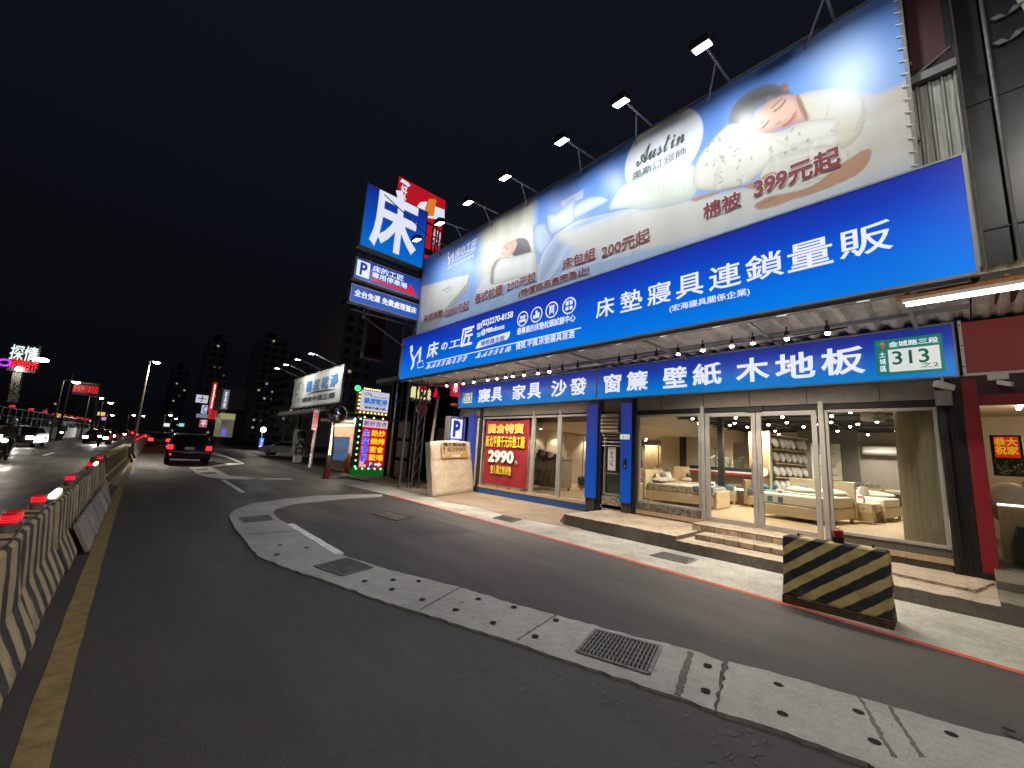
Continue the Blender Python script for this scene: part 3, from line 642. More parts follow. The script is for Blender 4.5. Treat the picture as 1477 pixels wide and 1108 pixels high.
for (cx, cy), g in zip(((754, 460), (774, 454), (796, 447), (821, 441)), ('bed', 'stack', 'blind', 'window')):   # four round pictograms
    u, v = pu.uv(cx, cy); r = .205
    stroke(pu, [(u + r * math.cos(k * math.pi / 16), v + r * math.sin(k * math.pi / 16)) for k in range(33)], .035, .006, 'pictogram_ring', M_LET, us, px=False)
    ic = MB(); B = lambda x0, y0, x1, y1: ic.prism([pu.pt(u + a, v + b, .006) for a, b in ((x0, y0), (x1, y0), (x1, y1), (x0, y1))], -pu.n * .003)
    if g == 'bed': B(-.13, -.09, .13, -.02); B(-.10, .0, -.01, .05); B(.01, .0, .10, .05); B(-.12, .06, .12, .09); B(-.12, -.13, -.1, -.09); B(.1, -.13, .12, -.09)
    elif g == 'stack': B(-.12, -.1, -.05, .0); B(-.04, -.1, .03, .12); B(.04, -.1, .11, .05)
    elif g == 'blind': B(-.09, .09, .09, .12); B(-.08, .03, .08, .07); B(-.08, -.02, .08, .01); B(-.08, -.12, -.05, .09); B(.05, -.12, .08, .09); B(-.08, -.07, .08, -.04)
    else:
        for a in (-.11, .02):
            for b in (-.11, .02): B(a, b, a + .09, b + .09)
        B(-.12, .12, .12, .135)
    ic.build('pictogram', M_LET, us)
def logo(pl, ox, oy, k, mat, par, d=.008):
    """brush mark: a standing figure and two swung strokes; origin and scale in photo pixels of the large sign"""
    f = lambda pts: [(ox + (x - 590) * k, oy + (y - 534) * k) for x, y in pts]
    w = k * .09
    ds = iter((0, .0009, .0018, .0027, .0036, .0045)); D_ = lambda: d + next(ds)
    for pts, ws in (([(592, 503), (594, 501), (594, 506), (592, 509)], [.16, .22, .2, .1]), ([(593, 510), (597, 520), (596, 527), (593, 533)], [.08, .17, .16, .09]),
                    ([(596, 521), (601, 512), (607, 503), (608, 500)], [.06, .09, .12, .05]), ([(607, 501), (606, 512), (605, 524)], [.1, .16, .08])):
        stroke(pl, f(pts), [x * k for x in ws], D_(), 'brush_mark', mat, par)
    stroke(pl, f([(602, 523), (610, 520), (611, 529), (603, 531), (602, 523)]), .03 * k, D_(), 'brush_mark', mat, par)
logo(pu, 590, 534, 1.0, M_LET, us)
for s, a, b in (('床', (615, 518), (633, 491)), ('の', (636, 506), (646, 493)), ('工', (648, 503), (664, 489)), ('匠', (664, 501), (683, 470))): text(s, pu, a, b, M_LET, us, .022, d=.012, shear=.12, thick=.006)

# lower sign: two joined light boxes over the glass front
LX = 9.84
gl = grad_em('lower_sign_print', 'Z', [(-.46, S(8, 132, 212)), (-.2, S(10, 112, 206)), (.12, S(24, 66, 176)), (.46, S(34, 38, 126))], .86)
for nm, a, b in (('left', 14.2, 7.24), ('right', 7.19, .02)):
    t = lightbox('shop_sign', (LX, (a + b) / 2, 3.79), 'blue lit fascia sign over the left window, white characters for bedding, furniture and sofa' if nm == 'left' else 'blue lit fascia sign over the glass doors, characters for curtains, wallpaper and wooden floor', 'sign', gl, a, b, 3.36, 4.24, depth=.12)
    if nm == 'left': ls = t
    else: rs = t
pl_ = planeX(LX)
def ltext(s, xl, xr, par, pl=pl_, z0=3.51, z1=4.055, bold=.026):
    uu = np.linspace(-15, 1, 641); P = [proj(pl.pt(u, 3.78))[0] for u in uu]
    return text(s, pl, (np.interp(xl, P, uu), z0), (np.interp(xr, P, uu), z1), M_LET, par, bold, d=.012, px=False, thick=.016)
for s, a, b in (('寢', 690, 708), ('具', 709, 725), ('家', 739, 759), ('具', 761, 781), ('沙', 795, 818), ('發', 822, 847)): ltext(s, a, b, ls)
for s, a, b in (('窗', 871, 897), ('簾', 904, 935), ('壁', 956, 991), ('紙', 999, 1041), ('木', 1061, 1110), ('地', 1118, 1176), ('板', 1184, 1248)): ltext(s, a, b, rs)
def numplate(par, x0, x1, z0, z1, rows, big):
    uu = np.linspace(-15, 1, 641); P = [proj(pl_.pt(u, 3.78))[0] for u in uu]; u0, u1 = np.interp(x0, P, uu), np.interp(x1, P, uu); w = u1 - u0; h = z1 - z0
    g = rect(pl_, (u0, z0), (u1, z1), .006, .004, 'number_plate', M_GREEN, par, px=False)
    rect(pl_, (u0 + w * .2, z0 + h * .07), (u0 + w * .95, z0 + h * .70), .010, .003, 'number_field', M_PLATE, g, px=False, bevel=.02)
    text(rows[0], pl_, (u0 + w * .22, z0 + h * .76), (u0 + w * .95, z0 + h * .92), M_LET, g, .02, d=.012, px=False)
    for k, c in enumerate(rows[1]): text(c, pl_, (u0 + w * .06, z0 + h * (.50 - k * .2)), (u0 + w * .16, z0 + h * (.66 - k * .2)), M_LET, g, .02, d=.012, px=False)
    text('313', pl_, (u0 + w * .26, z0 + h * (.26 if big else .16)), (u0 + w * (.80 if big else .9), z0 + h * .64), M_GRN2, g, .012, d=.016, px=False)
    if big: text('之2', pl_, (u0 + w * .66, z0 + h * .12), (u0 + w * .92, z0 + h * .26), M_GRN2, g, .01, d=.016, px=False)
    for k, c in enumerate((S(230, 120, 30), S(40, 150, 80), S(40, 100, 200), S(220, 60, 60))):
        a0 = k * math.pi / 2 + .3; shp = [pl_.pt(u0 + w * .1 + .001 * k, z0 + h * .84, .012 + .001 * k)] + [pl_.pt(u0 + w * (.1 + .07 * math.cos(a0 + j * .4)), z0 + h * .84 + w * .07 * math.sin(a0 + j * .4), .012 + .001 * k) for j in range(4)]
        MB().poly(shp).build('emblem', em('emblem_%d' % k if False else 'emblem ' + ['orange', 'green', 'blue', 'red'][k], c, .8), g)
numplate(rs, 1263, 1361, 3.45, 4.10, ('金城路三段', '土城區'), True)
numplate(ls, 667, 682, 3.50, 3.98, ('金城路三段', '土城區'), False)
# ------------------------------------------------------------------ printed picture billboard
BX = 7.75; pb = planeX(BX)
bb = thing('billboard', (BX, 7.3, 7.7), 'huge printed bedding advertisement banner on the roof with a smiling sleeper on pillows', 'billboard')
NU, NV = 620, 136; y0b, y1b, z0b, z1b = 14.45, .18, 6.0, 9.24
uu = np.linspace(-y0b, -y1b, NU); vvv = np.linspace(z0b, z1b, NV); UU, VV = np.meshgrid(uu, vvv)
PT = np.stack([np.full_like(UU, BX), -UU, VV], -1); cc = (PT - O_) @ RM; GX = PX + F * cc[..., 0] / cc[..., 2]; GY = PY + F * cc[..., 1] / cc[..., 2]
def lin(c): c = np.array(c, float) / 255; return np.where(c <= .04045, c / 12.92, ((c + .055) / 1.055) ** 2.4)
VN = (VV - z0b) / (z1b - z0b); WN = (UU - UU.min()) / (UU.max() - UU.min())
IMG = np.zeros(UU.shape + (3,))
vs_ = [0, .12, .3, .6, 1]; cs_ = [lin(c) for c in ((170, 188, 205), (158, 182, 212), (138, 172, 216), (108, 150, 212), (88, 130, 204))]
for k in range(3): IMG[..., k] = np.interp(VN, vs_, [c[k] for c in cs_])
def sdf(poly):
    P = np.array(poly, float); ins = np.zeros(GX.shape, bool); dm = np.full(GX.shape, 1e9)
    for i in range(len(P)):
        a, b = P[i], P[(i + 1) % len(P)]; e = b - a; wx, wy = GX - a[0], GY - a[1]
        t = np.clip((wx * e[0] + wy * e[1]) / (e @ e + 1e-9), 0, 1); dm = np.minimum(dm, np.hypot(wx - t * e[0], wy - t * e[1]))
        c = ((a[1] > GY) != (b[1] > GY)); ins ^= c & (GX < (b[0] - a[0]) * (GY - a[1]) / (b[1] - a[1] + 1e-12) + a[0])
    return np.where(ins, dm, -dm)
def smooth_poly(P, n=4):
    P = np.array(P, float); out = []
    for i in range(len(P)):
        p0, p1, p2, p3 = P[i - 1], P[i], P[(i + 1) % len(P)], P[(i + 2) % len(P)]
        for k in range(n):
            t = k / n; out.append(.5 * (2 * p1 + (p2 - p0) * t + (2 * p0 - 5 * p1 + 4 * p2 - p3) * t * t + (3 * p1 - p0 - 3 * p2 + p3) * t ** 3))
    return out
def paint(poly, col, soft=1.0, a=1.0, edge=None, sm=True, rim=None):
    d = sdf(smooth_poly(poly) if sm else poly); w = np.clip(d / soft + .5, 0, 1) * a; c = lin(col)
    C = np.broadcast_to(c, IMG.shape)
    if rim is not None: k = np.clip(d / rim[1], 0, 1)[..., None]; C = lin(rim[0]) * (1 - k) + c * k
    IMG[:] = IMG * (1 - w[..., None]) + C * w[..., None]
    if edge is not None: e = np.clip(1 - np.abs(d) / 1.1, 0, 1)[..., None] * .6; IMG[:] = IMG * (1 - e) + lin(edge) * e
def glow(x, y, r, col, a):
    w = (np.exp(-((GX - x) ** 2 + (GY - y) ** 2) / (r * r)) * a)[..., None]; IMG[:] = IMG * (1 - w) + lin(col) * w
def ink(pts, w, col, a=.8):
    d = np.full(GX.shape, 1e9)
    for p, q in zip(pts[:-1], pts[1:]):
        p = np.array(p, float); e = np.array(q, float) - p; wx, wy = GX - p[0], GY - p[1]
        t = np.clip((wx * e[0] + wy * e[1]) / (e @ e + 1e-9), 0, 1); d = np.minimum(d, np.hypot(wx - t * e[0], wy - t * e[1]))
    k = (np.clip((w - d) / 1.0 + .5, 0, 1) * a)[..., None]; IMG[:] = IMG * (1 - k) + lin(col) * k
A6 = lambda P: [(590 + .2776 * x, 190 + .2776 * y) for x, y in P]
A7 = lambda P: [(880 + .3047 * x, .3047 * y) for x, y in P]
# far left: a mattress seen at an angle
paint(A6([(60, 805), (190, 770), (312, 740), (303, 790), (180, 935), (60, 1000)]), (214, 212, 196), sm=False, edge=(150, 160, 170))
paint(A6([(312, 740), (306, 815), (120, 1030), (60, 1035), (60, 1000), (180, 935), (300, 792)]), (176, 172, 155), sm=False, edge=(130, 135, 140))
for k in range(7): ink(A6([(190 + k * 17, 915 - k * 19), (186 + k * 17, 960 - k * 20)]), .5, (140, 138, 128), .5)
ink(A6([(175, 825), (215, 805)]), .8, (120, 125, 125)); ink(A6([(190, 835), (220, 815)]), .5, (120, 125, 125))
# sleeper on a foam pillow in front of a pale curtain
paint(A6([(372, 490), (650, 340), (652, 745), (365, 800)]), (205, 200, 178), soft=14, sm=False)
for k in range(9): ink(A6([(390 + k * 30, 500 - k * 16), (385 + k * 30, 650 - k * 10)]), 1.2, (228, 224, 206) if k % 2 else (186, 180, 158), .35)
paint(A6([(365, 800), (420, 740), (660, 690), (668, 750), (500, 800), (360, 840)]), (214, 214, 205), soft=4)
paint(A6([(540, 575), (575, 552), (612, 560), (630, 600), (628, 632), (560, 648), (530, 630)]), (74, 70, 70), soft=1.2)
paint(A6([(470, 655), (482, 618), (492, 595), (520, 580), (545, 562), (562, 575), (552, 610), (530, 640), (490, 660)]), (206, 172, 150), soft=1.2, edge=(150, 118, 104))
ink(A6([(498, 600), (512, 610)]), .6, (90, 60, 55)); ink(A6([(486, 630), (494, 634)]), .6, (160, 80, 80))
paint(A6([(430, 790), (432, 720), (450, 680), (475, 662), (545, 650), (625, 628), (655, 632), (656, 735), (560, 760)]), (224, 224, 214), soft=1.2, edge=(140, 135, 125), rim=((196, 194, 184), 8))
paint(A6([(425, 785), (428, 715), (446, 672), (478, 656), (455, 690), (440, 730), (440, 788)]), (120, 108, 98), soft=2, a=.8)
# made bed with pillows and duvet
paint(A6([(800, 690), (930, 520), (1060, 470), (1150, 470), (1155, 640), (900, 700), (790, 745)]), (196, 200, 208), soft=2, sm=False)
paint(A6([(785, 365), (908, 296), (905, 345), (800, 400)]), (176, 186, 212), sm=False, edge=(110, 130, 180))
paint(A6([(715, 470), (720, 430), (770, 425), (856, 348), (856, 460), (770, 520), (720, 545)]), (190, 206, 222), edge=(100, 120, 150), rim=((150, 168, 195), 6))
paint(A6([(650, 495), (705, 475), (720, 500), (745, 560), (690, 640), (655, 605)]), (172, 190, 212), edge=(100, 120, 150), rim=((140, 158, 188), 6))
paint(A6([(862, 385), (960, 335), (1034, 352), (1000, 382), (905, 430), (858, 445)]), (200, 212, 226), edge=(110, 130, 160), rim=((160, 176, 205), 6))
paint(A6([(665, 770), (690, 640), (760, 540), (860, 470), (1000, 430), (1180, 395), (1192, 410), (1000, 480), (890, 540), (810, 640), (740, 760), (680, 790)]), (168, 186, 208), edge=(95, 115, 145), rim=((206, 214, 222), 5))
for k in range(5): ink(A6([(700 + k * 16, 700 - k * 18), (780 + k * 18, 560 - k * 16), (900 + k * 20, 490 - k * 8)]), .6, (120, 140, 170), .35)
paint(A6([(985, 510), (1080, 452), (1158, 450), (1105, 480), (1010, 520)]), (196, 178, 138), sm=False, edge=(120, 100, 70))
ink(A6([(1010, 500), (1110, 462)]), 1.0, (230, 222, 200)); ink(A6([(1020, 512), (1120, 472)]), .6, (110, 90, 60))
for pts in ([(740, 690), (860, 560), (1050, 470)], [(700, 740), (790, 590), (900, 500)], [(860, 500), (960, 450), (1100, 420)]):
    ink(A6(pts), 4.5, (140, 160, 190), .3); ink(A6([(x + 22, y + 14) for x, y in pts]), 3.5, (216, 224, 232), .35)
# round white emblem
ce = pb.uv(953.5, 218); ER = np.hypot(UU - ce[0], VV - ce[1]); w = np.clip((.93 - ER) / .02 + .5, 0, 1)[..., None]; IMG[:] = IMG * (1 - w) + lin((224, 226, 228)) * w
# right: piled quilt, sleeper hugging it
paint(A7([(1060, 480), (1160, 430), (1250, 450), (1380, 400), (1440, 380), (1470, 800), (1100, 960), (1000, 800)]), (198, 186, 164), soft=10)
paint(A7([(1070, 600), (1250, 560), (1440, 480), (1460, 800), (1060, 960)]), (206, 200, 184), soft=6)
paint(A7([(-260, 1120), (-60, 1060), (60, 1010), (300, 960), (700, 880), (1100, 780), (1420, 700), (1460, 900), (600, 1100), (0, 1200)]), (210, 208, 196), soft=10)
paint(A7([(-5, 990), (30, 920), (110, 840), (230, 785), (320, 770), (410, 800), (395, 930), (220, 985), (60, 985)]), (206, 210, 192), soft=1.5, edge=(150, 160, 150), rim=((180, 192, 182), 14))
for k in range(9): ink(A7([(150 + k * 24, 905 + 6 * (k % 3)), (165 + k * 24, 860 + 4 * (k % 2)), (185 + k * 24, 905)]), .4, (170, 184, 165), .5)
paint(A7([(880, 460), (1050, 420), (1170, 440), (1210, 500), (1180, 640), (1070, 700), (930, 570)]), (206, 198, 172), soft=2, edge=(160, 150, 128), rim=((184, 176, 152), 10))
for pts in ([(900, 480), (945, 550)], [(1045, 460), (1020, 560)], [(1160, 620), (1200, 520), (1190, 470)]): ink(A7(pts), .8, (160, 150, 125), .5)
paint(A7([(565, 590), (566, 540), (600, 480), (660, 430), (740, 398), (820, 408), (872, 450), (880, 480), (800, 470), (690, 520), (690, 600), (620, 605)]), (74, 74, 78), soft=2.5, rim=((112, 112, 116), 12))
for k in range(16): ink(A7([(590 + k * 9, 560 - k * 4), (640 + k * 9, 480 - k * 4), (720 + k * 8, 430 - k * 1.5), (850, 420 + k * 2)]), .35, (120, 116, 116) if k % 2 else (46, 46, 50), .3)
paint(A7([(815, 395), (838, 395), (842, 425), (820, 430)]), (150, 100, 80), soft=1)
paint(A7([(672, 600), (690, 540), (740, 490), (820, 450), (880, 455), (915, 500), (936, 560), (860, 590), (800, 615), (740, 630)]), (210, 174, 150), soft=2.2, rim=((180, 140, 118), 13))
glow(*A7([(720, 560)])[0], 9, (226, 196, 172), .5); glow(*A7([(800, 540)])[0], 6, (224, 186, 160), .4); glow(*A7([(760, 470)])[0], 5, (190, 150, 126), .25)
paint(A7([(880, 450), (905, 470), (938, 560), (925, 565), (895, 510)]), (150, 102, 80), soft=2)
for pts, w_, c in (([(776, 527), (800, 512), (822, 488), (828, 474)], 1.1, (52, 40, 38)), ([(765, 512), (800, 478), (812, 468)], .8, (90, 66, 56)), ([(722, 606), (738, 590), (752, 572)], 1.1, (52, 40, 38)), ([(712, 590), (730, 574)], .7, (110, 82, 70)),
                   ([(786, 582), (800, 585), (806, 574)], .8, (150, 96, 76)), ([(818, 598), (846, 580), (866, 556), (872, 538)], 1.6, (176, 66, 72)), ([(822, 600), (852, 590), (876, 552)], .8, (200, 120, 110)), ([(880, 520), (884, 545), (878, 566)], .6, (170, 120, 96))): ink(A7(pts), w_, c)
glow(*A7([(770, 560)])[0], 7, (232, 180, 156), .4); glow(*A7([(845, 520)])[0], 7, (234, 170, 150), .45)
paint(A7([(410, 770), (470, 680), (560, 592), (640, 600), (740, 632), (830, 612), (900, 580), (1060, 562), (1074, 610), (1070, 700), (960, 700), (760, 780), (640, 870), (480, 900), (400, 880)]), (218, 214, 198), soft=1.3, edge=(160, 152, 134), rim=((196, 190, 172), 10))
paint(A7([(770, 740), (960, 700), (1090, 700), (1120, 760), (960, 860), (800, 880), (700, 880)]), (212, 208, 192), soft=1.5, edge=(160, 150, 130))
for pts in ([(560, 600), (600, 660), (700, 690)], [(470, 690), (520, 780), (500, 880)], [(700, 640), (850, 700), (1060, 640)], [(760, 760), (900, 720), (1060, 700)], [(620, 620), (760, 700), (780, 780)], [(900, 600), (960, 650), (940, 700)], [(420, 800), (500, 760), (620, 840)]):
    ink(A7(pts), 4.5, (186, 178, 160), .28); ink(A7([(x + 14, y + 12) for x, y in pts]), 3.0, (238, 234, 222), .3)
for k in range(46):
    x, y = random.uniform(430, 1060), random.uniform(600, 880)
    if y > 600 + (1060 - x) * .02 and (x - 430) * .9 > 700 - y: ink(A7([(x, y), (x + random.uniform(-18, 18), y + random.uniform(-16, 16)), (x + random.uniform(-14, 14), y + random.uniform(-14, 14))]), .6, (110, 116, 120), .8)
for k in range(30):
    x, y = random.uniform(1080, 1420), random.uniform(560, 800); ink(A7([(x, y), (x + random.uniform(-22, 22), y + random.uniform(-12, 6))]), .5, (150, 144, 132), .4)
paint(A7([(390, 940), (480, 915), (640, 880), (700, 850), (770, 815), (815, 850), (740, 900), (600, 885), (470, 930), (400, 952)]), (190, 140, 110), soft=1.2, edge=(140, 95, 72))
paint(A7([(700, 990), (690, 965), (760, 930), (840, 915), (960, 880), (1110, 770), (1222, 705), (1226, 760), (1160, 830), (980, 910), (860, 945), (780, 975)]), (186, 142, 112), soft=1.2, edge=(140, 98, 76))
for k in range(4): ink(A7([(700 + k * 16, 972 - k * 8), (760 + k * 10, 948 - k * 6)]), .5, (140, 98, 76), .6)
glow(655, 393, 22, (205, 215, 232), .3); glow(885, 258, 16, (205, 216, 235), .5); glow(820, 300, 26, (220, 230, 245), .25); glow(1225, 95, 60, (168, 190, 212), .75); glow(1075, 175, 16, (240, 238, 230), .5)  # soft pale spots: floodlight glare on the banner painted into the ink colours
w = (np.clip(1 - VN / .10, 0, 1) ** 1.3 * .5)[..., None]; IMG[:] = IMG * (1 - w) + lin((120, 160, 215)) * w
IMG *= np.array([.95, .99, 1.08]); IMG = np.clip(IMG, 0, .86)
IMG *= (1 + .035 * np.sin(UU * 9 + 2 * np.sin(UU * 2.3)) * np.sin(VV * 1.3 + UU))[..., None]
q = MB(); fold = lambda u, v: .005 * math.sin(u * 1.9) * math.sin(v * 2.2) + .002 * math.sin(u * 6.1 + v * 3)
q.v = [(BX + fold(UU[j, i], VV[j, i]) + .002, -UU[j, i], VV[j, i]) for j in range(NV) for i in range(NU)]
q.f = [[j * NU + i, j * NU + i + 1, (j + 1) * NU + i + 1, (j + 1) * NU + i] for j in range(NV - 1) for i in range(NU - 1)]; q.m = [0] * len(q.f)
mb_ = bpy.data.materials.new('printed_banner'); mb_.use_nodes = True; nn_ = mb_.node_tree; at_ = nn_.nodes.new('ShaderNodeAttribute'); at_.attribute_name = 'ink'
nn_.links.new(at_.outputs['Color'], nn_.nodes['Principled BSDF'].inputs['Base Color']); nn_.nodes['Principled BSDF'].inputs['Roughness'].default_value = .42
nn_.nodes['Principled BSDF'].inputs['Specular IOR Level'].default_value = .35
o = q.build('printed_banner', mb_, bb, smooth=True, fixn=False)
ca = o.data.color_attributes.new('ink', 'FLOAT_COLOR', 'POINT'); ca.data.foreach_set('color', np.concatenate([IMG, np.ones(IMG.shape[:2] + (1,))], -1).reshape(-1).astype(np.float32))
MB().box((BX + .05, y1b, z0b), (BX + .09, y0b, z1b)).build('backing', M_DARK, bb)
MB().box((BX - .02, y1b - .05, z1b), (BX + .09, y0b + .05, z1b + .05)).box((BX - .02, y0b, z0b), (BX + .09, y0b + .05, z1b)).box((BX - .02, y1b - .05, z0b), (BX + .09, y1b, z1b)).box((BX - .02, y1b - .05, z0b - .03), (BX + .09, y0b + .05, z0b)).build('frame', M_GREY, bb)
q = MB()
for z in np.arange(6.1, 9.2, .22): q.cyl((BX - .015, y1b - .03, z), (BX - .015, y1b + .05, z + .03), .01, 5)
q.build('lacing', M_WHITE, bb)
M_MAR = pm('maroon_ink', (.20, .018, .03, 1), .5, var=0); M_WINK = pm('white_ink', (.78, .78, .78, 1), .5, var=0); M_GINK = pm('dark_green_ink', (.05, .08, .08, 1), .5, var=0)
def btext(s, xl, xr, yl, yh, mat=M_MAR, bold=.03, outline=True, **k):
    if outline: utext(s, xl - .6, xr + .6, yl + .6, yh - .6, M_WINK, bold + .035, bb, pb, d=.012, thick=.002, **k)
    return utext(s, xl, xr, yl, yh, mat, bold, bb, pb, d=.016, thick=.002, **k)
btext('各式床墊', 611, 639, 466, 456, bold=.02); btext('2000元起', 642, 677, 459, 446, bold=.015)
btext('各式枕頭', 685, 725, 439, 425, bold=.03); btext('200元起', 731, 773, 421, 408, bold=.015)
btext('(特價商品售完為止)', 748, 851, 431, 419, bold=.03)
btext('床包組', 811, 859, 391, 375, bold=.02); btext('200元起', 868, 938, 374, 355, bold=.02)
btext('棉被', 1015, 1070, 318, 295, bold=.03); btext('399元起', 1088, 1214, 288, 258, bold=.035)
utext('𝓐𝓾𝓼𝓽𝓲𝓷', 918, 988, 242, 218, M_GINK, .012, bb, pb, d=.012, thick=.002)
utext('奧斯汀寢飾', 912, 990, 261, 250, M_GINK, 0, bb, pb, d=.012, thick=.002)
utext('®', 984, 987, 200, 196, M_GINK, 0, bb, pb, d=.012, thick=.002)
logo(pb, 645, 383, .55, M_WINK, bb, .012)
utext('床の工匠', 656, 687, 375, 361, M_WINK, .012, bb, pb, d=.02, thick=.002, shear=.12)
utext('𝓜𝓐𝓣𝓣𝓡𝓔𝓢𝓢 𝓜𝓐𝓢𝓣𝓔𝓡', 656, 685, 378, 375, M_WINK, 0, bb, pb, d=.012, thick=.002)
utext('優質.平價.床墊寢具首選', 645, 684, 390, 386, M_WINK, 0, bb, pb, d=.012, thick=.002)

# ------------------------------------------------------------------ floodlights over the billboard
fl_desc = ['over the bright right end of the banner', 'over the smiling sleeper on the banner', 'just right of the round white emblem of the banner', 'over the printed white pillows of the made bed', 'over the printed made bed with the folded duvet', 'over the printed curtain behind the dozing head', 'over the printed brush logo near the left end', 'in front of the tall blue character sign']
for k, (y, zt) in enumerate(((.95, 9.0), (2.64, 9.04), (4.32, 9.01), (5.94, 9.03), (7.99, 9.09), (9.69, 9.08), (11.26, 9.02), (12.77, 8.98))):
    X0 = 6.46
    t = thing('floodlight', (X0, y, zt), 'floodlight on a bracket arm ' + fl_desc[k], 'floodlight', 'floodlights along the billboard top')
    # head tilted towards the banner
    tgt = np.array([BX, y, 7.3]); c = np.array([X0, y, zt]); fw = (tgt - c) / np.linalg.norm(tgt - c); fw = np.array([.28, 0, -.96]); sd = np.array([0, 1, 0]); up = np.cross(fw, sd)
    MB().obox(c - fw * .05, (sd, up, fw), (.36, .26, .10)).build('lamp_head', M_BLK, t, bevel=.01)
    q = MB()
    for i in range(9): q.obox(c - fw * .12 + sd * (-.14 + i * .035), (sd, up, fw), (.012, .22, .06))
    q.build('cooling_fins', M_BLK, t)
    MB().obox(c + fw * .0, (sd, up, fw), (.29, .19, .012)).build('lens', em('flood_lens', (1, .98, .92, 1), 18), t)
    MB().tube([c - fw * .1 + up * .1, (BX + .05, y, 9.3)], .024, 8).build('arm', M_GREY, t)
    MB().tube([c + (np.array([BX + .05, y, 9.3]) - c) * .45 + np.array((0, 0, .06)), (BX + .03, y + .45, 9.05)], .018, 8).build('brace', M_GREY, t)
    fb_ = light('AREA', 'floodlight_beam', c + fw * .03, 36, (.96, .98, 1), t, target=c + np.array((.31, 0, -1.0)), size=.25); fb_.data.spread = R_(155)
# ------------------------------------------------------------------ spotlights under the canopy
sy = [13.4, 12.77, 12.3, 11.67, 10.89, 10.39, 9.96, 9.61, 9.11, 8.51, 8.05, 7.55, 7.0, 5.7, 5.25, 4.7, 4.18, 3.64, 3.06, 2.67, 2.1, 1.49]
lit = [1] * 11 + [0] * 5 + [1] * 6; nl = no = 0
sp_proto = {}
for y, li in zip(sy, lit):
    if li not in sp_proto:
        t = thing('spotlight', (8.67, y, 4.12), '', 'spotlight', 'lit spotlights under the canopy' if li else 'unlit spotlights under the canopy')
        MB().cyl((8.67, y, 4.28), (8.67, y, 4.18), .012, 6).build('stem', M_BLK, t)
        MB().lathe((8.67, y, 4.06), [(.02, .13), (.036, .12), (.042, .02), (.046, 0)], 14).build('shade', M_BLK, t, smooth=True)
        if li: MB().sph((8.67, y, 4.055), .042, 12, 8).build('bulb', M_LENS, t, smooth=True)
        else: MB().sph((8.67, y, 4.075), .036, 12, 8).build('bulb', pm('dead_bulb', (.3, .3, .3, 1), .3, var=0), t)
        sp_proto[li] = t
    else: t = copy_tree(sp_proto[li]); t.location = (8.67, y, 4.12)
    if li: t['label'] = ORD[nl] + ' glowing spotlight from the left under the canopy'; nl += 1
    else: t['label'] = ORD[no] + ' unlit black spotlight from the left in the gap of the glowing row'; no += 1
    if li and t is sp_proto[1]: light('SPOT', 'spotlight_beam', (8.67, y, 3.98), 170, (1, .86, .69), t, target=(8.67 if y > 4.5 else 8.5, y, 0), size=.06, spot=125, blend=.9)
# ------------------------------------------------------------------ tall signs across the pavement
SY = 14.6; py_ = planeY(SY)
gb = grad_em('tall_sign_print', 'Z', [(-1.3, S(6, 118, 214)), (-.2, S(12, 88, 200)), (1.3, S(22, 40, 150))], .85)
def zx(x, y): p = ony(x, y, SY); return p[0], p[2]
b1 = lightbox('tall_sign', (6.45, SY, 10.1), 'tall blue lit box with one giant white character for bed', 'sign', gb, 5.14, 7.74, 8.93, 11.42, 'Y', .35)
text('床', py_, (531, 352), (607, 290), M_LET, b1, .03, d=.02, thick=.02)
g2 = grad_em('parking_sign_print', 'Z', [(-.5, S(20, 88, 190)), (.5, S(28, 48, 150))], .8)
b2 = lightbox('parking_sign', (6.45, SY, 8.2), 'blue lit parking box sign with a red arrow under the giant character', 'sign', g2, 5.08, 7.76, 7.62, 8.40, 'Y', .3)
rect(py_, (5.13, 7.72), (5.62, 8.33), .006, .004, 'white_field', M_LET, b2, px=False)
M_RED = em('sign_red', S(215, 22, 40), .85)
text('P', py_, (5.25, 7.78), (5.52, 8.27), M_INKB, b2, .03, d=.014, px=False)
text('床的工匠', py_, (5.72, 8.08), (7.0, 8.33), M_LET, b2, .02, d=.012, px=False); text('專用停車場', py_, (5.72, 7.83), (7.18, 8.06), M_LET, b2, .02, d=.012, px=False)
q = MB(); q.prism([py_.pt(*p, .008) for p in ((5.70, 7.80), (5.70, 7.70), (7.66, 7.66), (7.3, 8.12), (7.24, 7.82))], -py_.n * .003); q.build('arrow', M_RED, b2)
b3 = lightbox('service_sign', (6.45, SY, 7.2), 'low blue lit box sign with one white row about delivery and old beds', 'sign', g2, 5.05, 7.8, 6.72, 7.33, 'Y', .3)
text('全台免運 免費處理舊床', py_, (5.16, 6.92), (7.7, 7.2), M_LET, b3, .03, d=.012, px=False)
fr = thing('sign_post', (6.5, SY + .4, 0), 'dark lattice steel post carrying the stacked blue signs', 'post')
q = MB()
for x in (5.7, 7.9): q.box((x, SY + .36, 6.3 if x < 6 else .05), (x + .08, SY + .44, 11.3))
for x in (8.35, 8.65):
    for y in (SY + .2, SY + .5): q.box((x, y, .05), (x + .05, y + .05, 11.3))
for k in range(20): z = .4 + k * .54; q.tube([(8.37, SY + .22, z), (8.67, SY + .22, z + .54)], .014, 5); q.tube([(8.67, SY + .52, z), (8.37, SY + .52, z + .54)], .014, 5)
for z in (6.5, 7.48, 8.7, 10, 11.2): q.box((5.2, SY + .36, z), (8.4, SY + .42, z + .06))
q.tube([(5.7, SY + .4, 6.4), (8.4, SY + .4, 5.2)], .025, 6); q.tube([(5.5, SY + .2, 11.6), (7.8, 13.2, 9.3)], .02, 6); q.tube([(7.8, SY, 6.9), (7.7, SY, 5.9)], .02, 6)
q.build('lattice', pm('lattice_steel', (.07, .07, .075, 1), .6, .2, var=.3), fr)
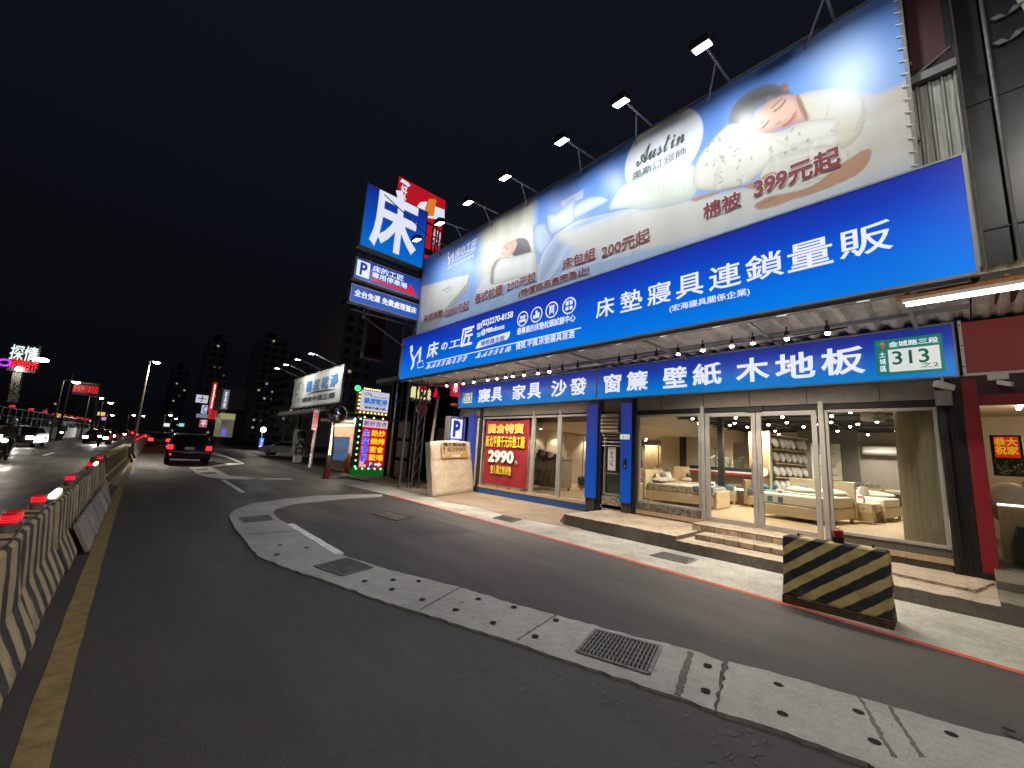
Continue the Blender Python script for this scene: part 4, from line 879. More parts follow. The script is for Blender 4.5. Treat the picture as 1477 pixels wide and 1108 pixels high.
# red restaurant sign behind
by = 17.5; pr = planeY(by)
rs_ = lightbox('restaurant_sign', (9, by, 12), 'red lit rooftop sign with white character behind the giant blue one', 'sign', em('sign_red_face', S(200, 25, 40), .8), *(lambda a, b: (a[0], b[0]))(pr.uv(575, 258), pr.uv(642, 300)), 11.4, 14.5, 'Y', .3)
text('好', pr, (577, 282), (588, 270), M_LET, rs_, .03, d=.014); text('市', pr, (577, 296), (586, 284), M_LET, rs_, .03, d=.014)
shape(pr, [(577, 262), (580, 258), (589, 264), (592, 268), (588, 270), (584, 266)], .014, 'swoosh', M_LET, rs_)
shape(pr, [(600, 300), (606, 292), (614, 291), (628, 298), (641, 303), (641, 318), (600, 312)], .014, 'pale_bowl', M_LET, rs_)
for k in range(5): stroke(pr, [(612 + k * 3, 312), (616 + k * 2.5, 296), (620 + k * 2, 288)], .12, .018 + .001 * k, 'noodle', em('sign_orange', S(235, 140, 40), .8), rs_)
rl = lightbox('menu_sign', (9, by + .1, 10), 'narrow red vertical sign lower behind the blue signs', 'sign', em('sign_red_face', S(200, 25, 40), .8), *(lambda a, b: (a[0], b[0]))(pr.uv(617, 330), pr.uv(640, 340)), 8.6, 11.2, 'Y', .3)
text('燒\n肉', pr, (622, 352), (636, 335), M_LET, rl, .02, d=.014)
# ------------------------------------------------------------------ things in the shop
def bedset(loc, rz, w, l, label, sheetm, headm, headh, basem, blanket=None, legs=True, foot=0, pill=2, mh=.24):
    t = thing('bed', loc, label, 'bed', None, rz); z0 = .1 if legs else 0
    MB().box((-w / 2, -l / 2, z0), (w / 2, l / 2, z0 + .26)).build('base', basem, t, local=True, bevel=.01)
    if legs:
        lm = MB().box((-.035, -.035, 0), (.035, .035, z0)).build('leg', basem, t, local=True); k = 0
        for a in (-1, 1):
            for b in (-1, 1):
                c = lm if k == 0 else lm.copy()
                if k: COL.objects.link(c); c.parent = t
                c.location = (a * (w / 2 - .06), b * (l / 2 - .06), 0); k += 1
    MB().box((-w / 2 + .02, -l / 2 + .03, z0 + .26), (w / 2 - .02, l / 2 - .03, z0 + .26 + mh)).build('mattress', sheetm, t, local=True, bevel=.05, seg=4)
    MB().box((-w / 2 - .02, l / 2, z0), (w / 2 + .02, l / 2 + .08, headh)).build('headboard', headm, t, local=True, bevel=.015)
    if foot: MB().box((-w / 2 - .02, -l / 2 - .05, .02), (w / 2 + .02, -l / 2, foot)).build('footboard', headm, t, local=True, bevel=.01)
    zt = z0 + .26 + mh
    for k in range(pill):
        q = MB(); q.sph(((k - (pill - 1) / 2) * w / pill * .98, l / 2 - .3, zt + .07), 1, 16, 10, (w / pill * .46, .22, .10)); q.build('pillow', sheetm, t, local=True, smooth=True)
    if blanket:
        MB().box((-w / 2 - .012, -l / 2 + .05, zt - .16), (w / 2 + .012, -l / 2 + .6, zt + .015)).build('throw', blanket, t, local=True, bevel=.03, seg=3)
    return t
M_SHEET = pm('cream_mattress', (.64, .57, .46, 1), .7, var=.07, vscale=14, bump=.6, bscale=5)
M_FLORAL = pm('floral_sheet', (.50, .46, .40, 1), .8, var=.75, vscale=11, bump=.5, bscale=6, col2=(.64, .56, .46, 1))
M_TEAL = pm('slate_blue_throw', (.10, .17, .22, 1), .85, var=.2, vscale=12)
M_GRYF = pm('grey_fabric', (.13, .13, .135, 1), .9, var=.15, vscale=20)
wb = bedset((13.25, 3.0, .42), R_(-100), 1.5, 1.95, 'cream bed with tall pale headboard and white mattress behind the right door', M_SHEET, M_PALE, 1.02, M_PALE, None, pill=2, mh=.28)
MB().box((-.752, -.55, .645), (.752, -.28, .66)).build('bed_runner', M_TEAL, wb, local=True)
for x in (-.45, -.2): MB().box((x, -.955, .42), (x + .12, -.95, .55)).build('fabric_tag', em('x', S(0, 0, 0), 0) if False else pm('blue_tag', (.04, .16, .28, 1), .6, var=0), wb, local=True)
bedset((13.0, 6.02, .42), R_(8), 1.5, 2.0, 'floral bed with slate blue foot throw and cream footboard by the left window', M_FLORAL, M_PALE, .98, M_PALE, M_TEAL, foot=.5)
bedset((15.6, 6.35, .42), R_(5), 1.5, 2.0, 'bed with orange wood headboard and grey pillow behind the floral bed', M_SHEET, M_OAK, 1.12, M_OAK, M_TEAL, pill=1)
bedset((15.4, 3.9, .42), R_(-4), 1.4, 1.9, 'low wooden bed with dark slate cover behind the glass door post', M_TEAL, M_OAK, .85, M_OAK, None)
bedset((16.4, 2.3, .42), R_(-95), 1.5, 1.9, 'display bed with black bolster behind the cream bed', M_SHEET, M_BLK, .72, M_PALE, None, pill=1)
bedset((16.9, 11.2, .42), R_(-90), 1.5, 1.95, 'white bed with grey headboard behind the left window cabinet', M_SHEET, M_GRYF, 1.25, M_PALE, None)
bedset((17.0, 7.9, .42), R_(6), 1.4, 1.9, 'bed with slate throw in the middle of the showroom before the wardrobe', M_FLORAL, M_PALE, 1.0, M_PALE, M_TEAL)
bedset((14.9, 9.9, .42), R_(-4), 1.4, 1.9, 'bed with tan headboard under the beige dropped ceiling', M_SHEET, M_OAK, 1.05, M_OAK, M_GRYF)
bedset((18.2, 5.6, .42), R_(90), 1.4, 1.9, 'far bed before the beige partition', M_SHEET, M_GRYF, 1.0, M_PALE, None)
bx = thing('wrapped_mattress_stack', (15.2, 2.05, .42), 'stack of plastic wrapped folded mattresses beside the cream bed', 'mattress stack')
MB().box((14.85, 1.75, .42), (15.6, 2.4, .68)).build('box_base', pm('brown_box', (.12, .07, .045, 1), .6, var=.2), bx, bevel=.01); MB().box((14.83, 1.73, .68), (15.62, 2.42, .92)).build('folded_mattress', M_SHEET, bx, bevel=.04)
for k, (x, y, z, lab) in enumerate(((12.5, 3.35, .99, 'price card standing on the cream bed foot'), (12.9, 5.2, 1.0, 'price card on the floral bed throw'), (15.3, 5.55, 1.0, 'price card on the bed with orange headboard'), (15.0, 2.1, .95, 'price card on the wrapped mattress stack'))):
    t = thing('price_card', (x, y, z), lab, 'card'); MB().obox((x, y, z + .08), ((0, 1, 0), (.3, 0, .95), (.95, 0, -.3)), (.15, .2, .006)).build('card', M_WHITE, t); MB().obox((x - .004, y, z + .1), ((0, 1, 0), (.3, 0, .95), (.95, 0, -.3)), (.11, .05, .007)).build('red_bar', pm('red_board', (.4, .03, .03, 1), .5, var=.2), t)
for k, (x, y, lab) in enumerate(((14.5, 7.9, 'bentwood armchair beside the floral bed headboard'), (13.7, 8.3, 'pale armchair near the dropped ceiling edge'))):
    t = thing('armchair', (x, y, .42), lab, 'armchair', None, R_(200 + 60 * k)); MB().box((-.28, -.28, .38), (.28, .28, .46)).build('seat', M_SHEET, t, local=True, bevel=.03); MB().obox((0, .28, .72), ((1, 0, 0), (0, .97, .22), (0, -.22, .97)), (.54, .07, .55)).build('backrest', M_OAK, t, local=True, bevel=.03)
    for a in (-.25, .25):
        for b in (-.25, .25): MB().cyl((a, b, 0), (a * .95, b * .95, .39), .018, 8).build('leg', M_OAK, t, local=True)
        MB().tube([(a, -.25, .4), (a, -.25, .62), (a, .25, .66)], .018, 6).build('armrest', M_OAK, t, local=True)
pr2 = thing('ceiling_projector', (11.0, 1.25, 2.85), 'white angular speaker hung near the top of the right window', 'speaker'); MB().obox((11.0, 1.25, 2.82), ((.7, .7, .1), (-.7, .7, 0), (-.1, -.1, 1)), (.32, .26, .18)).build('case', M_WHITE, pr2, bevel=.03); MB().cyl((11.0, 1.25, 3.28), (11.0, 1.25, 2.9), .015, 6).build('stem', M_BLK, pr2)
for k, (x, y, lab) in enumerate(((14.45, 1.95, 'small oak nightstand with a white lamp right of the cream bed'), (12.1, 7.2, 'small oak nightstand with a white lamp at the floral bed head'), (14.4, 7.35, 'small oak nightstand with a white lamp beside the orange headboard'))):
    t = thing('nightstand', (x, y, .42), lab, 'nightstand'); MB().box((-.22, -.2, .05), (.22, .2, .5)).build('body', M_OAK, t, local=True, bevel=.012); d_ = MB().box((-.235, -.17, .28), (-.22, .17, .46)).build('drawer', M_PALE, t, local=True); MB().box((-.25, -.03, .36), (-.235, .03, .38)).build('handle', M_BLK, d_, local=True)
    MB().lathe((0, 0, .5), [(.08, 0), (.02, .03), (.015, .2), (.13, .22), (.09, .42)], 14).build('table_lamp', M_WHITE, t, local=True, smooth=True)
for k, (x, y, z, c, lab) in enumerate(((13.9, 3.2, 1.12, M_TEAL, 'slate blue cushion on the cream bed pillows'), (13.3, 6.9, 1.15, M_GRYF, 'grey cushion on the floral bed pillows'), (12.8, 6.85, 1.13, M_OAK, 'tan cushion on the floral bed pillows'), (15.5, 7.05, 1.15, M_GRYF, 'grey cushion under the orange headboard'), (16.2, 2.6, 1.1, M_SHEET, 'cream cushion on the bed with black headboard'), (16.9, 11.6, 1.15, M_WHITE, 'white cushion on the bed with grey headboard'))):
    o = MB().sph((0, 0, 0), 1, 14, 8, (.2, .09, .2)).build('cushion', c, None, smooth=True); o.location = (x, y, z); o.rotation_euler = (R_(-30), R_(10 * (k % 3)), R_(-100 if k in (0, 4, 5) else 8)); tag(o, lab, 'cushion')
# cabinet, stool, wardrobe, planter, counter, shelf wall, air conditioner, screen wall
cb = thing('display_cabinet', (11.9, 10.7, .42), 'grooved grey wood cabinet behind the left window glass', 'cabinet')
MB().box((11.5, 9.95, .5), (12.2, 11.4, 1.52)).build('body', pm('grey_wood', (.26, .21, .155, 1), .55, var=.15, vscale=3, stretch=(6, 6, .5)), cb, bevel=.01); MB().box((11.47, 9.92, 1.52), (12.23, 11.43, 1.56)).build('top', M_GREY, cb)
q = MB()
for k in range(18): q.box((11.488, 9.98 + k * .08, .53), (11.4985, 10.02 + k * .08, 1.5))
q.build('grooves', pm('grey_wood_dark', (.17, .14, .10, 1), .6, var=.1), cb)
for x in (11.55, 12.1):
    for y in (10.0, 11.3): MB().box((x, y, .42), (x + .05, y + .05, .5)).build('leg', M_BLK, cb)
for k, (y, w) in enumerate(((10.3, .3), (10.75, .25), (11.15, .2))):
    o = MB().box((11.6, y - w / 2, 1.56), (11.95, y + w / 2, 1.62 + .05 * k)).box((11.65, y - w / 3, 1.62 + .05 * k), (11.9, y + w / 3, 1.72 + .07 * k)).build('folded_bedding', pm('patterned_bedding', (.3, .3, .29, 1), .8, var=.6, vscale=30), None, bevel=.02)
    tag(o, ['low folded bedding pack at the near end of the window cabinet', 'middle folded bedding pack on the window cabinet', 'tallest folded bedding pack on the window cabinet'][k], 'bedding')
st = thing('upholstered_stool', (13.2, 9.75, .42), 'rounded grey blue upholstered stool on short legs', 'stool')
MB().box((12.8, 9.35, .6), (13.7, 10.2, .95)).build('cushion', pm('grey_blue_fabric', (.08, .10, .115, 1), .9, var=.15), st, bevel=.1, seg=4); MB().box((12.83, 9.38, .52), (13.67, 10.17, .6)).build('seat_base', M_OAK, st)
for x in (12.9, 13.55):
    for y in (9.45, 10.05): MB().cyl((x, y, .42), (x, y, .52), .025, 8).build('leg', M_OAK, st)
wd = thing('wardrobe', (19.2, 9.9, .42), 'golden oak wardrobe with two doors against the beige wall', 'wardrobe')
MB().box((19.0, 8.7, .42), (19.6, 10.9, 2.45)).build('carcass', M_OAK, wd)
for k in range(3): o = MB().box((18.97, 8.74 + k * .72, .5), (18.995, 9.42 + k * .72, 2.42)).build('door', M_OAK, wd, bevel=.006); MB().box((18.945, 8.8 + k * .72, 1.3), (18.965, 8.82 + k * .72, 1.5)).build('handle', M_BLK, o)
pt = thing('planter', (15.6, 5.6, .24), 'dark planter shelf with a tricolour front band and green plants', 'planter')
MB().box((15.2, 4.55, .42), (15.5, 6.9, 1.36)).build('shelf', pm('brown_shelf', (.12, .08, .05, 1), .6, var=.2), pt)
for z, c, nm in ((1.36, (.02, .03, .07, 1), 'dark blue'), (1.48, (.6, .6, .6, 1), 'pale'), (1.53, (.3, .03, .04, 1), 'red')):
    pass
MB().box((15.17, 4.55, 1.50), (15.5, 6.9, 1.62)).build('planter_box', pm('navy_box', (.02, .03, .06, 1), .5, var=0), pt); MB().box((15.16, 4.55, 1.45), (15.5, 6.9, 1.50)).build('white_band', M_WHITE, pt); MB().box((15.15, 4.55, 1.37), (15.5, 6.9, 1.45)).build('red_band', pm('red_band', (.35, .03, .04, 1), .5, var=0), pt)
MB().box((15.13, 4.7, .9), (15.19, 6.6, .95)).build('strip_light', em('cool_strip', (1, .98, .95, 1), 2.5), pt)
M_LEAF = pm('plant_leaf', (.035, .085, .025, 1), .55, var=.4, vscale=20)
for k, y in enumerate((4.8, 5.2, 5.6, 6.05, 6.5)):
    q = MB(); hgt = (.3, .38, .42, .62, .48)[k]
    for j in range(110):
        a = random.uniform(0, 6.283); r = random.uniform(0, .22); z = 1.62 + random.uniform(.02, hgt); c = np.array([15.35 + r * math.cos(a) * .7, y + r * math.sin(a), z])
        d = np.array([math.cos(a), math.sin(a), random.uniform(-.3, .8)]); d /= np.linalg.norm(d); s_ = np.cross(d, (0, 0, 1)); l = random.uniform(.06, .13)
        q.poly([c, c + d * l * .5 + s_ * l * .2, c + d * l, c + d * l * .5 - s_ * l * .2])
    for j in range(5): q.tube([(15.35, y, 1.6), (15.35 + random.uniform(-.1, .1), y + random.uniform(-.15, .15), 1.62 + hgt * .8)], .006, 4)
    q.build('plant', M_LEAF, pt, fixn=False)
cl = thing('clock_sign', (15.1, 4.62, 1.55), 'round white sign at the end of the planter', 'sign')
MB().cyl((15.12, 4.5, 1.55), (15.16, 4.5, 1.55), .17, 24).build('rim', M_GREY, cl); MB().cyl((15.10, 4.5, 1.55), (15.12, 4.5, 1.55), .145, 24).build('face', M_WHITE, cl)
sh = thing('shelf_wall', (17, 4.1, .42), 'tall oak grid of shelves full of white pillows', 'shelf')
SX = 16.4; q = MB()
sa, sb = np.array([15.9, 4.36]), np.array([18.0, 3.86]); ax = (sb - sa) / np.linalg.norm(sb - sa); an = np.array([-ax[1], ax[0]]); an = an if an[0] < 0 or an[1] < 0 else -an; Ls = np.linalg.norm(sb - sa)
def shp(u, v, z): p = sa + ax * u + an * v; return (p[0], p[1], z)
A3 = ((*ax, 0), (*an, 0), (0, 0, 1))
for k in range(7): q.obox(shp(Ls * k / 6, -.22, 1.62), A3, (.03, .24, 2.4))
for k in range(6): q.obox(shp(Ls / 2, -.17, .45 + k * .47), A3, (Ls, .34, .03))
q.build('grid', M_PALE, sh); q = MB(); q.obox(shp(Ls / 2, -.36, 1.62), A3, (Ls, .02, 2.4)); q.build('back_panel', M_OAK, sh)
pp = None
for r in range(5):
    for k in range(6):
        p = shp(Ls * (k + .5) / 6, -.02, .47 + r * .47)
        if pp is None:
            pp = MB().sph((0, 0, .2), 1, 14, 8, (.15, .08, .17)).build('pillow', M_WHITE, None, smooth=True); o = pp
        else: o = pp.copy(); COL.objects.link(o)
        o.location = p; o.rotation_euler = (R_(-18), R_(random.uniform(-12, 12)), math.atan2(ax[1], ax[0])); tag(o, 'white pillow leaning in a compartment of the oak shelf grid', 'pillow', 'pillows in the shelf grid')
wp = thing('wood_screen', (15.4, 4.45, .42), 'tall vertical oak board at the left end of the pillow shelves', 'screen')
MB().box((15.2, 4.32, .42), (15.26, 4.92, 2.86)).build('board', M_OAK, wp); MB().box((15.17, 4.30, .42), (15.29, 4.34, 2.88)).build('edge_strip', M_PALE, wp)
ac = thing('air_conditioner', (20.6, 2.3, 2.5), 'long white air conditioner on the grey back wall', 'air conditioner')
MB().box((20.7, 1.5, 2.42), (21.0, 2.75, 2.75)).build('body', M_WHITE, ac, bevel=.04); MB().box((20.69, 1.55, 2.44), (20.70, 2.7, 2.5)).build('outlet', M_GREY, ac)
po = thing('wall_poster', (18.85, 3.2, 2), 'large pale printed poster on the dark partition', 'poster')
MB().box((18.86, 3.1, 1.4), (18.895, 3.98, 2.7)).build('sheet', pm('poster_print', (.55, .52, .42, 1), .6, var=.35, vscale=3), po)
for z in (1.55, 1.85, 2.3): MB().box((18.853, 3.25, z), (18.858, 3.8, z + .06)).build('printed_line', M_GREYW, po)
ct = thing('sales_counter', (17.6, 2.6, .42), 'low oak counter with sample fabrics beside the shelves', 'counter')
MB().box((17.3, 1.9, .42), (17.9, 3.6, 1.25)).build('body', M_OAK, ct, bevel=.01); q = MB()
for k in range(16): q.obox((17.6, 2.0 + k * .1, 1.33), ((1, 0, 0), (0, .8, .6), (0, -.6, .8)), (.5, .02, .16))
q.build('fabric_samples', pm('fabric_samples', (.3, .28, .26, 1), .8, var=.6, vscale=5), ct)
dk = thing('desk', (19.5, 1.4, .42), 'pale desk with red sign near the curtain panel', 'desk')
MB().box((18.9, .8, 1.15), (19.6, 2.0, 1.2)).build('top', M_PALE, dk)
for y in (.82, 1.94): MB().box((18.92, y, .42), (19.58, y + .05, 1.15)).build('leg', M_PALE, dk)
rd = thing('counter_sign', (19.3, 1.2, 1.2), 'small red sign standing on the pale desk', 'sign'); MB().box((19.3, .95, 1.2), (19.33, 1.55, 1.62)).build('panel', pm('red_board', (.4, .03, .03, 1), .5, var=.2), rd); MB().box((19.29, 1.05, 1.3), (19.298, 1.35, 1.5)).build('white_patch', M_WHITE, rd)
cu = thing('curtain_panel', (11, .7, .42), 'tall olive wood grain panel inside the right end of the window', 'panel')
q = MB(); P = [np.array([10.15, .34]), np.array([10.25, .50]), np.array([11.75, .98])]; n = 40
for i in range(n):
    a = P[1] + (P[2] - P[1]) * i / n; b = P[1] + (P[2] - P[1]) * (i + 1) / n; w = np.array([-.012, .03]) * (i % 2); w2 = np.array([-.012, .03]) * ((i + 1) % 2)
    q.poly([(*(a + w), .42), (*(b + w2), .42), (*(b + w2), 3.25), (*(a + w), 3.25)])
q.poly([(*P[0], .42), (*P[1], .42), (*P[1], 3.25), (*P[0], 3.25)]); q.build('panel', M_OLIVE, cu, fixn=False)
# ceiling spots of the showroom
M_CSP = em('showroom_lamp', (1, .90, .74, 1), 40); cs = None; n_ = 0
CP = [(11.6, y) for y in (1.2, 2.6, 4.2, 5.7)] + [(12.4, y) for y in (.9, 1.8, 3.0, 3.9, 5.1)] + [(13.2, y) for y in (1.4, 2.3, 3.4, 4.6, 5.9)] + [(14.8, y) for y in (1.6, 2.6, 3.7, 5.2, 6.4)] + [(15.5, y) for y in (1.2, 2.1, 3.1, 4.4, 5.6)] + [(16.3, y) for y in (1.3, 2.4, 3.6, 5.3)] + [(18.0, y) for y in (1.5, 3.0, 4.9)] + [(19.6, y) for y in (1.6, 2.4, 5.2)]
rown = {}
for x, y in CP:
    if cs is None:
        t = cs = thing('ceiling_spotlight', (x, y, 3.1), '', 'spotlight', 'showroom ceiling spotlights')
        MB().cyl((0, 0, .17), (0, 0, .08), .01, 6).build('stem', M_BLK, t, local=True); MB().lathe((0, 0, 0), [(.02, .1), (.038, .08), (.044, .01)], 12).build('shade', M_BLK, t, local=True, smooth=True); MB().sph((0, 0, .0), .04, 10, 6).build('bulb', M_CSP, t, local=True, smooth=True)
    else: t = copy_tree(cs); t.location = (x, y, 3.1)
    r = ['first', 'second', 'third', 'fourth', 'fifth', 'sixth', 'seventh', 'farthest'][[11.6, 12.4, 13.2, 14.8, 15.5, 16.3, 18.0, 19.6].index(x)]; rown[r] = rown.get(r, 0) + 1
    t['label'] = 'showroom spotlight in the %s row behind the glass, %s from the right' % (r, ORD[rown[r] - 1])
for x, y, z, e in ((12.0, 3.0, 3.05, 95), (12.2, 5.6, 3.05, 95), (14.8, 2.2, 3.05, 110), (14.8, 4.6, 3.05, 110), (17.4, 1.8, 3.05, 90), (17.6, 4.6, 3.05, 90), (19.8, 2.2, 3.0, 60), (16.2, 6.2, 2.9, 60)):
    light('SPOT', 'showroom_lamp', (x, y, z), e * 4.4, (1, .89, .71), None, (x + .1, y, 0), .1, 150, .8)
for x, y, e in ((11.6, 12.35, 22), (12.95, 12.35, 26), (14.3, 12.35, 26), (16.5, 12.35, 26), (12.6, 9.0, 38), (15.2, 9.6, 50), (18.6, 10.6, 40), (19.0, 7.4, 30), (20.3, 11.6, 26)):
    t = thing('recessed_downlight', (x, y, 2.78), 'recessed downlight in the beige dropped ceiling, %s' % {12.35: 'beside the wall panel ' + ORD[[11.6, 12.95, 14.3, 16.5].index(x)] + ' from the window' if y == 12.35 else ''}.get(y, {12.6: 'above the stool', 15.2: 'above the walkway', 18.6: 'above the wardrobe', 19.0: 'behind the partition', 20.3: 'in the back corner'}.get(x)), 'downlight', 'recessed downlights')
    MB().cyl((x, y, 2.778), (x, y, 2.74), .075, 14).build('rim', M_WHITE, t); MB().cyl((x, y, 2.738), (x, y, 2.733), .055, 14).build('lens', M_CSP, t)
    light('SPOT', 'downlight_beam', (x, y, 2.71), e * 3.6, (1, .87, .68), t, (x, y + (.02 if y > 12 else 0), 0), .04, 110 if y > 12 else 150, .5)
# red banner hung inside the left window frame
rb = thing('window_banner', (9.84, 11.1, 1.7), 'red price banner with gold and white characters tied in the left window', 'banner')
rbp = planeX(9.845); z0, z1, ya, yb = .50, 2.80, 12.25, 9.93
q = MB(); n = 30; mI = 24
for j in range(mI + 1):
    for i in range(n + 1):
        u, v = i / n, j / mI; q.v.append((9.845 + .016 * math.sin(u * 9 + v * 4) * math.sin(v * 5) + .01 * math.sin(u * 21 - v * 9) * (1 - v), ya + (yb - ya) * u, z0 + (z1 - z0) * v - .04 * math.sin(u * math.pi) * (v) ))
q.f = [[j * (n + 1) + i, j * (n + 1) + i + 1, (j + 1) * (n + 1) + i + 1, (j + 1) * (n + 1) + i] for j in range(mI) for i in range(n)]; q.m = [0] * len(q.f)
q.build('cloth', pm('red_banner_cloth', (.26, .010, .022, 1), .6, var=.12), rb, smooth=True, fixn=False)
M_GOLD = pm('gold_ink', (.70, .42, .05, 1), .5, var=.15); M_YINK = pm('yellow_ink', (.75, .55, .03, 1), .5, var=0)
bt = lambda s, u0, u1, v0, v1, m, b, sh=.06: (text(s, rbp, (-ya + u0 * 2.32 - sh * .15, z0 + v0 * 2.3 - .02), (-ya + u1 * 2.32 + sh * .15, z0 + v1 * 2.3 - .015), M_BLK if m is not M_GOLD else M_WHITE, rb, b + .018, d=.034, px=False, thick=.002), text(s, rbp, (-ya + u0 * 2.32, z0 + v0 * 2.3), (-ya + u1 * 2.32, z0 + v1 * 2.3), m, rb, b, d=.040, px=False, thick=.002))
bt('開倉特賣', .08, .90, .80, .945, M_GOLD, .035); bt('新北平價千元床墊工廠', .04, .94, .575, .76, M_YINK, .022); bt('2990', .12, .72, .34, .53, M_WINK, .05); bt('元', .75, .81, .34, .39, M_WINK, .01); bt('雙人獨立筒床墊', .2, .68, .165, .30, M_YINK, .025)
for y, z in ((12.2, 2.84), (11.1, 2.82), (9.97, 2.84), (12.2, .44), (11.4, .44), (10.8, .44), (10.0, .44)): MB().cyl((9.845, y, z - .05), (9.87, y, z + .05), .012, 6).build('tie', M_RUST, rb)
# ------------------------------------------------------------------ neighbour on the right
nb = thing('dark_building', (8.3, -3, 0), 'black panelled building front at the right edge of the picture', 'building')
M_BPAN = pm('black_panel', (.055, .058, .066, 1), .3, .4, var=.3, vscale=2)
for y0, y1 in ((-.62, -.36), (-2.2, -.66), (-4.5, -2.24)): MB().box((8.2, y0, 4.35), (8.35, y1, 14)).build('panel', M_BPAN, nb, bevel=.01)
for y in (-.36, -.66): MB().cyl((8.17, y, 4.4), (8.17, y, 14), .022, 8).build('edge_trim', M_GREY, nb)
for z in (5.05, 7.0): MB().box((8.185, -2.2, z), (8.199, -.36, z + .02)).build('panel_joint', M_BLK, nb)
MB().box((8.36, -4.5, 4.35), (14, -.45, 13.9)).build('core_wall', M_BPAN, nb)
for k, (px_, py2) in enumerate(((1452, 22), (1456, 58))):
    p = planeX(8.15); c = p.uv(px_, py2)
    for a, l in ((.5, .2), (2.7, .17)):
        d = np.array([math.cos(a), math.sin(a)]); s_ = np.array([-d[1], d[0]]); q = MB(); q.prism([p.pt(*(c + d * 0), .0), p.pt(*(c + d * l * .5 + s_ * .05), .02), p.pt(*(c + d * l), .0), p.pt(*(c + d * l * .5 - s_ * .03), .02)], (.03, 0, 0)); q.build('leaf_ornament', M_GREY, nb)
MB().prism(planeX(8.15).pix([(1466, 0), (1477, 14), (1490, 4), (1490, -16), (1470, -14)]), (.03, 0, 0)).build('white_ornament', M_WHITE, nb)
gs = thing('corrugated_side_wall', (8.0, 0, 6), 'weathered grey corrugated sheet between the billboard and the black front', 'wall')
q = MB(); T = []
for i, y in enumerate(np.linspace(-.34, .2, 30)): T.append((8.02 - [0, .03, .03, 0, 0, 0, 0][i % 7], y))
for a, b in zip(T[:-1], T[1:]): q.poly([(*a, 4.35), (*b, 4.35), (*b, 8.0), (*a, 8.0)])
q.build('sheet', pm('weathered_sheet', (.34, .35, .32, 1), .55, .3, var=.45, vscale=6, stretch=(6, 6, .4)), gs, fixn=False)
MB().box((7.9, -.34, 7.55), (8.06, .2, 7.68)).build('ledge', M_GREY, gs); MB().box((7.78, -.3, 4.36), (7.98, -.27, 6.0)).build('side_return', pm('weathered_sheet', (.2, .2, .2, 1)), gs)
mp_ = thing('blank_maroon_sign', (8.0, 0, 8.5), 'dull maroon panel in a black frame high beside the billboard end', 'sign')
MB().box((7.97, -.27, 7.80), (8.02, .10, 10.5)).build('panel', pm('maroon_panel', (.075, .022, .025, 1), .6, var=.12), mp_)
MB().box((7.94, .10, 7.72), (8.04, .16, 10.6)).box((7.94, -.33, 7.72), (8.04, -.27, 10.6)).box((7.94, -.27, 7.72), (8.04, .10, 7.80)).build('frame', M_BLK, mp_)
MB().tube([(7.9, .15, 7.62), (7.93, -.3, 7.9)], .015, 6).build('strut', M_GREY, mp_)
rsg = thing('blank_red_sign', (9.86, -2, 3.8), 'plain dull red shop sign panel in a white frame at the right edge', 'sign')
MB().box((9.86, -4.5, 3.38), (9.95, -.09, 4.24)).build('panel', pm('red_panel', (.42, .055, .058, 1), .5, var=.06), rsg)
q = MB().box((9.845, -.09, 3.34), (9.95, -.05, 4.28)).box((9.845, -4.5, 3.34), (9.95, -.09, 3.38)); q.build('frame', M_WHITE, rsg); q = MB()
for z in (3.5, 3.85, 4.2): q.sph((9.843, -.07, z), .012, 8, 6)
q.build('screws', M_BLK, rsg)
n2 = thing('red_shop', (9.9, -2, 0), 'red framed shop front beside the glass mattress shop', 'shop')
M_REDF = pm('red_frame_paint', (.24, .012, .022, 1), .45, var=.12)
bd2 = lambda a, b, nm, m, bv=0: MB().box(a, b).build(nm, m, n2, bevel=bv)
bd2((9.82, -.18, .30), (9.99, -.005, 3.28), 'pillar', M_REDF, .006); bd2((9.85, -4.5, 2.86), (9.99, -.18, 3.02), 'lintel', M_REDF); bd2((9.86, -4.5, 3.02), (9.98, -.005, 3.34), 'header', pm('dark_maroon', (.05, .012, .015, 1), .5, var=.1))
bd2((9.8, -.2, .2), (10.0, .0, .3), 'pillar_foot', M_BLK); bd2((9.86, -4.5, .3), (9.98, -.18, .42), 'sill', M_KERB)
bd2((9.9, -4.5, .42), (9.908, -.18, 2.86), 'pane', M_GLASS)
bd2((10, -4.5, .3), (15, -.1, .40), 'floor', M_KERB); bd2((15, -4.5, .4), (15.1, -.12, 3.3), 'back_wall', M_BEIGE); bd2((10, -4.5, 3.2), (15, -.12, 3.28), 'ceiling', M_BEIGE); bd2((10.0, -.13, .4), (15, -.105, 3.2), 'side_wall', M_BEIGE); bd2((10, -4.6, 0.3), (15, -4.5, 3.3), 'side_wall', M_GREYW)
bd2((10.6, -1.6, .4), (10.75, -.25, 1.3), 'window_board', M_OAK); bd2((10.58, -1.6, 1.3), (10.62, -.25, 1.33), 'light_strip', em('cool_strip', (1, .98, .95, 1), 2.5))
for y in (-.75, -.92): bd2((11.8, y - .03, 3.12), (13.0, y + .03, 3.17), 'ceiling_tube', em('tube_light', (1, .9, .72, 1), 9))
light('POINT', 'red_shop_lamp', (12.4, -1.2, 2.7), 60, (1, .8, .55), None, None, .2)
bd2((10.25, -1.3, .40), (10.55, -.42, 1.0), 'green_box', pm('dark_green_board', (.012, .04, .036, 1), .6, var=.2))
ps = thing('lit_poster', (10.02, -.6, 2), 'small glowing red and gold poster in the red shop window', 'poster')
pp2 = planeX(10.0); a, b = pp2.uv(1434, 686), pp2.uv(1474, 628)
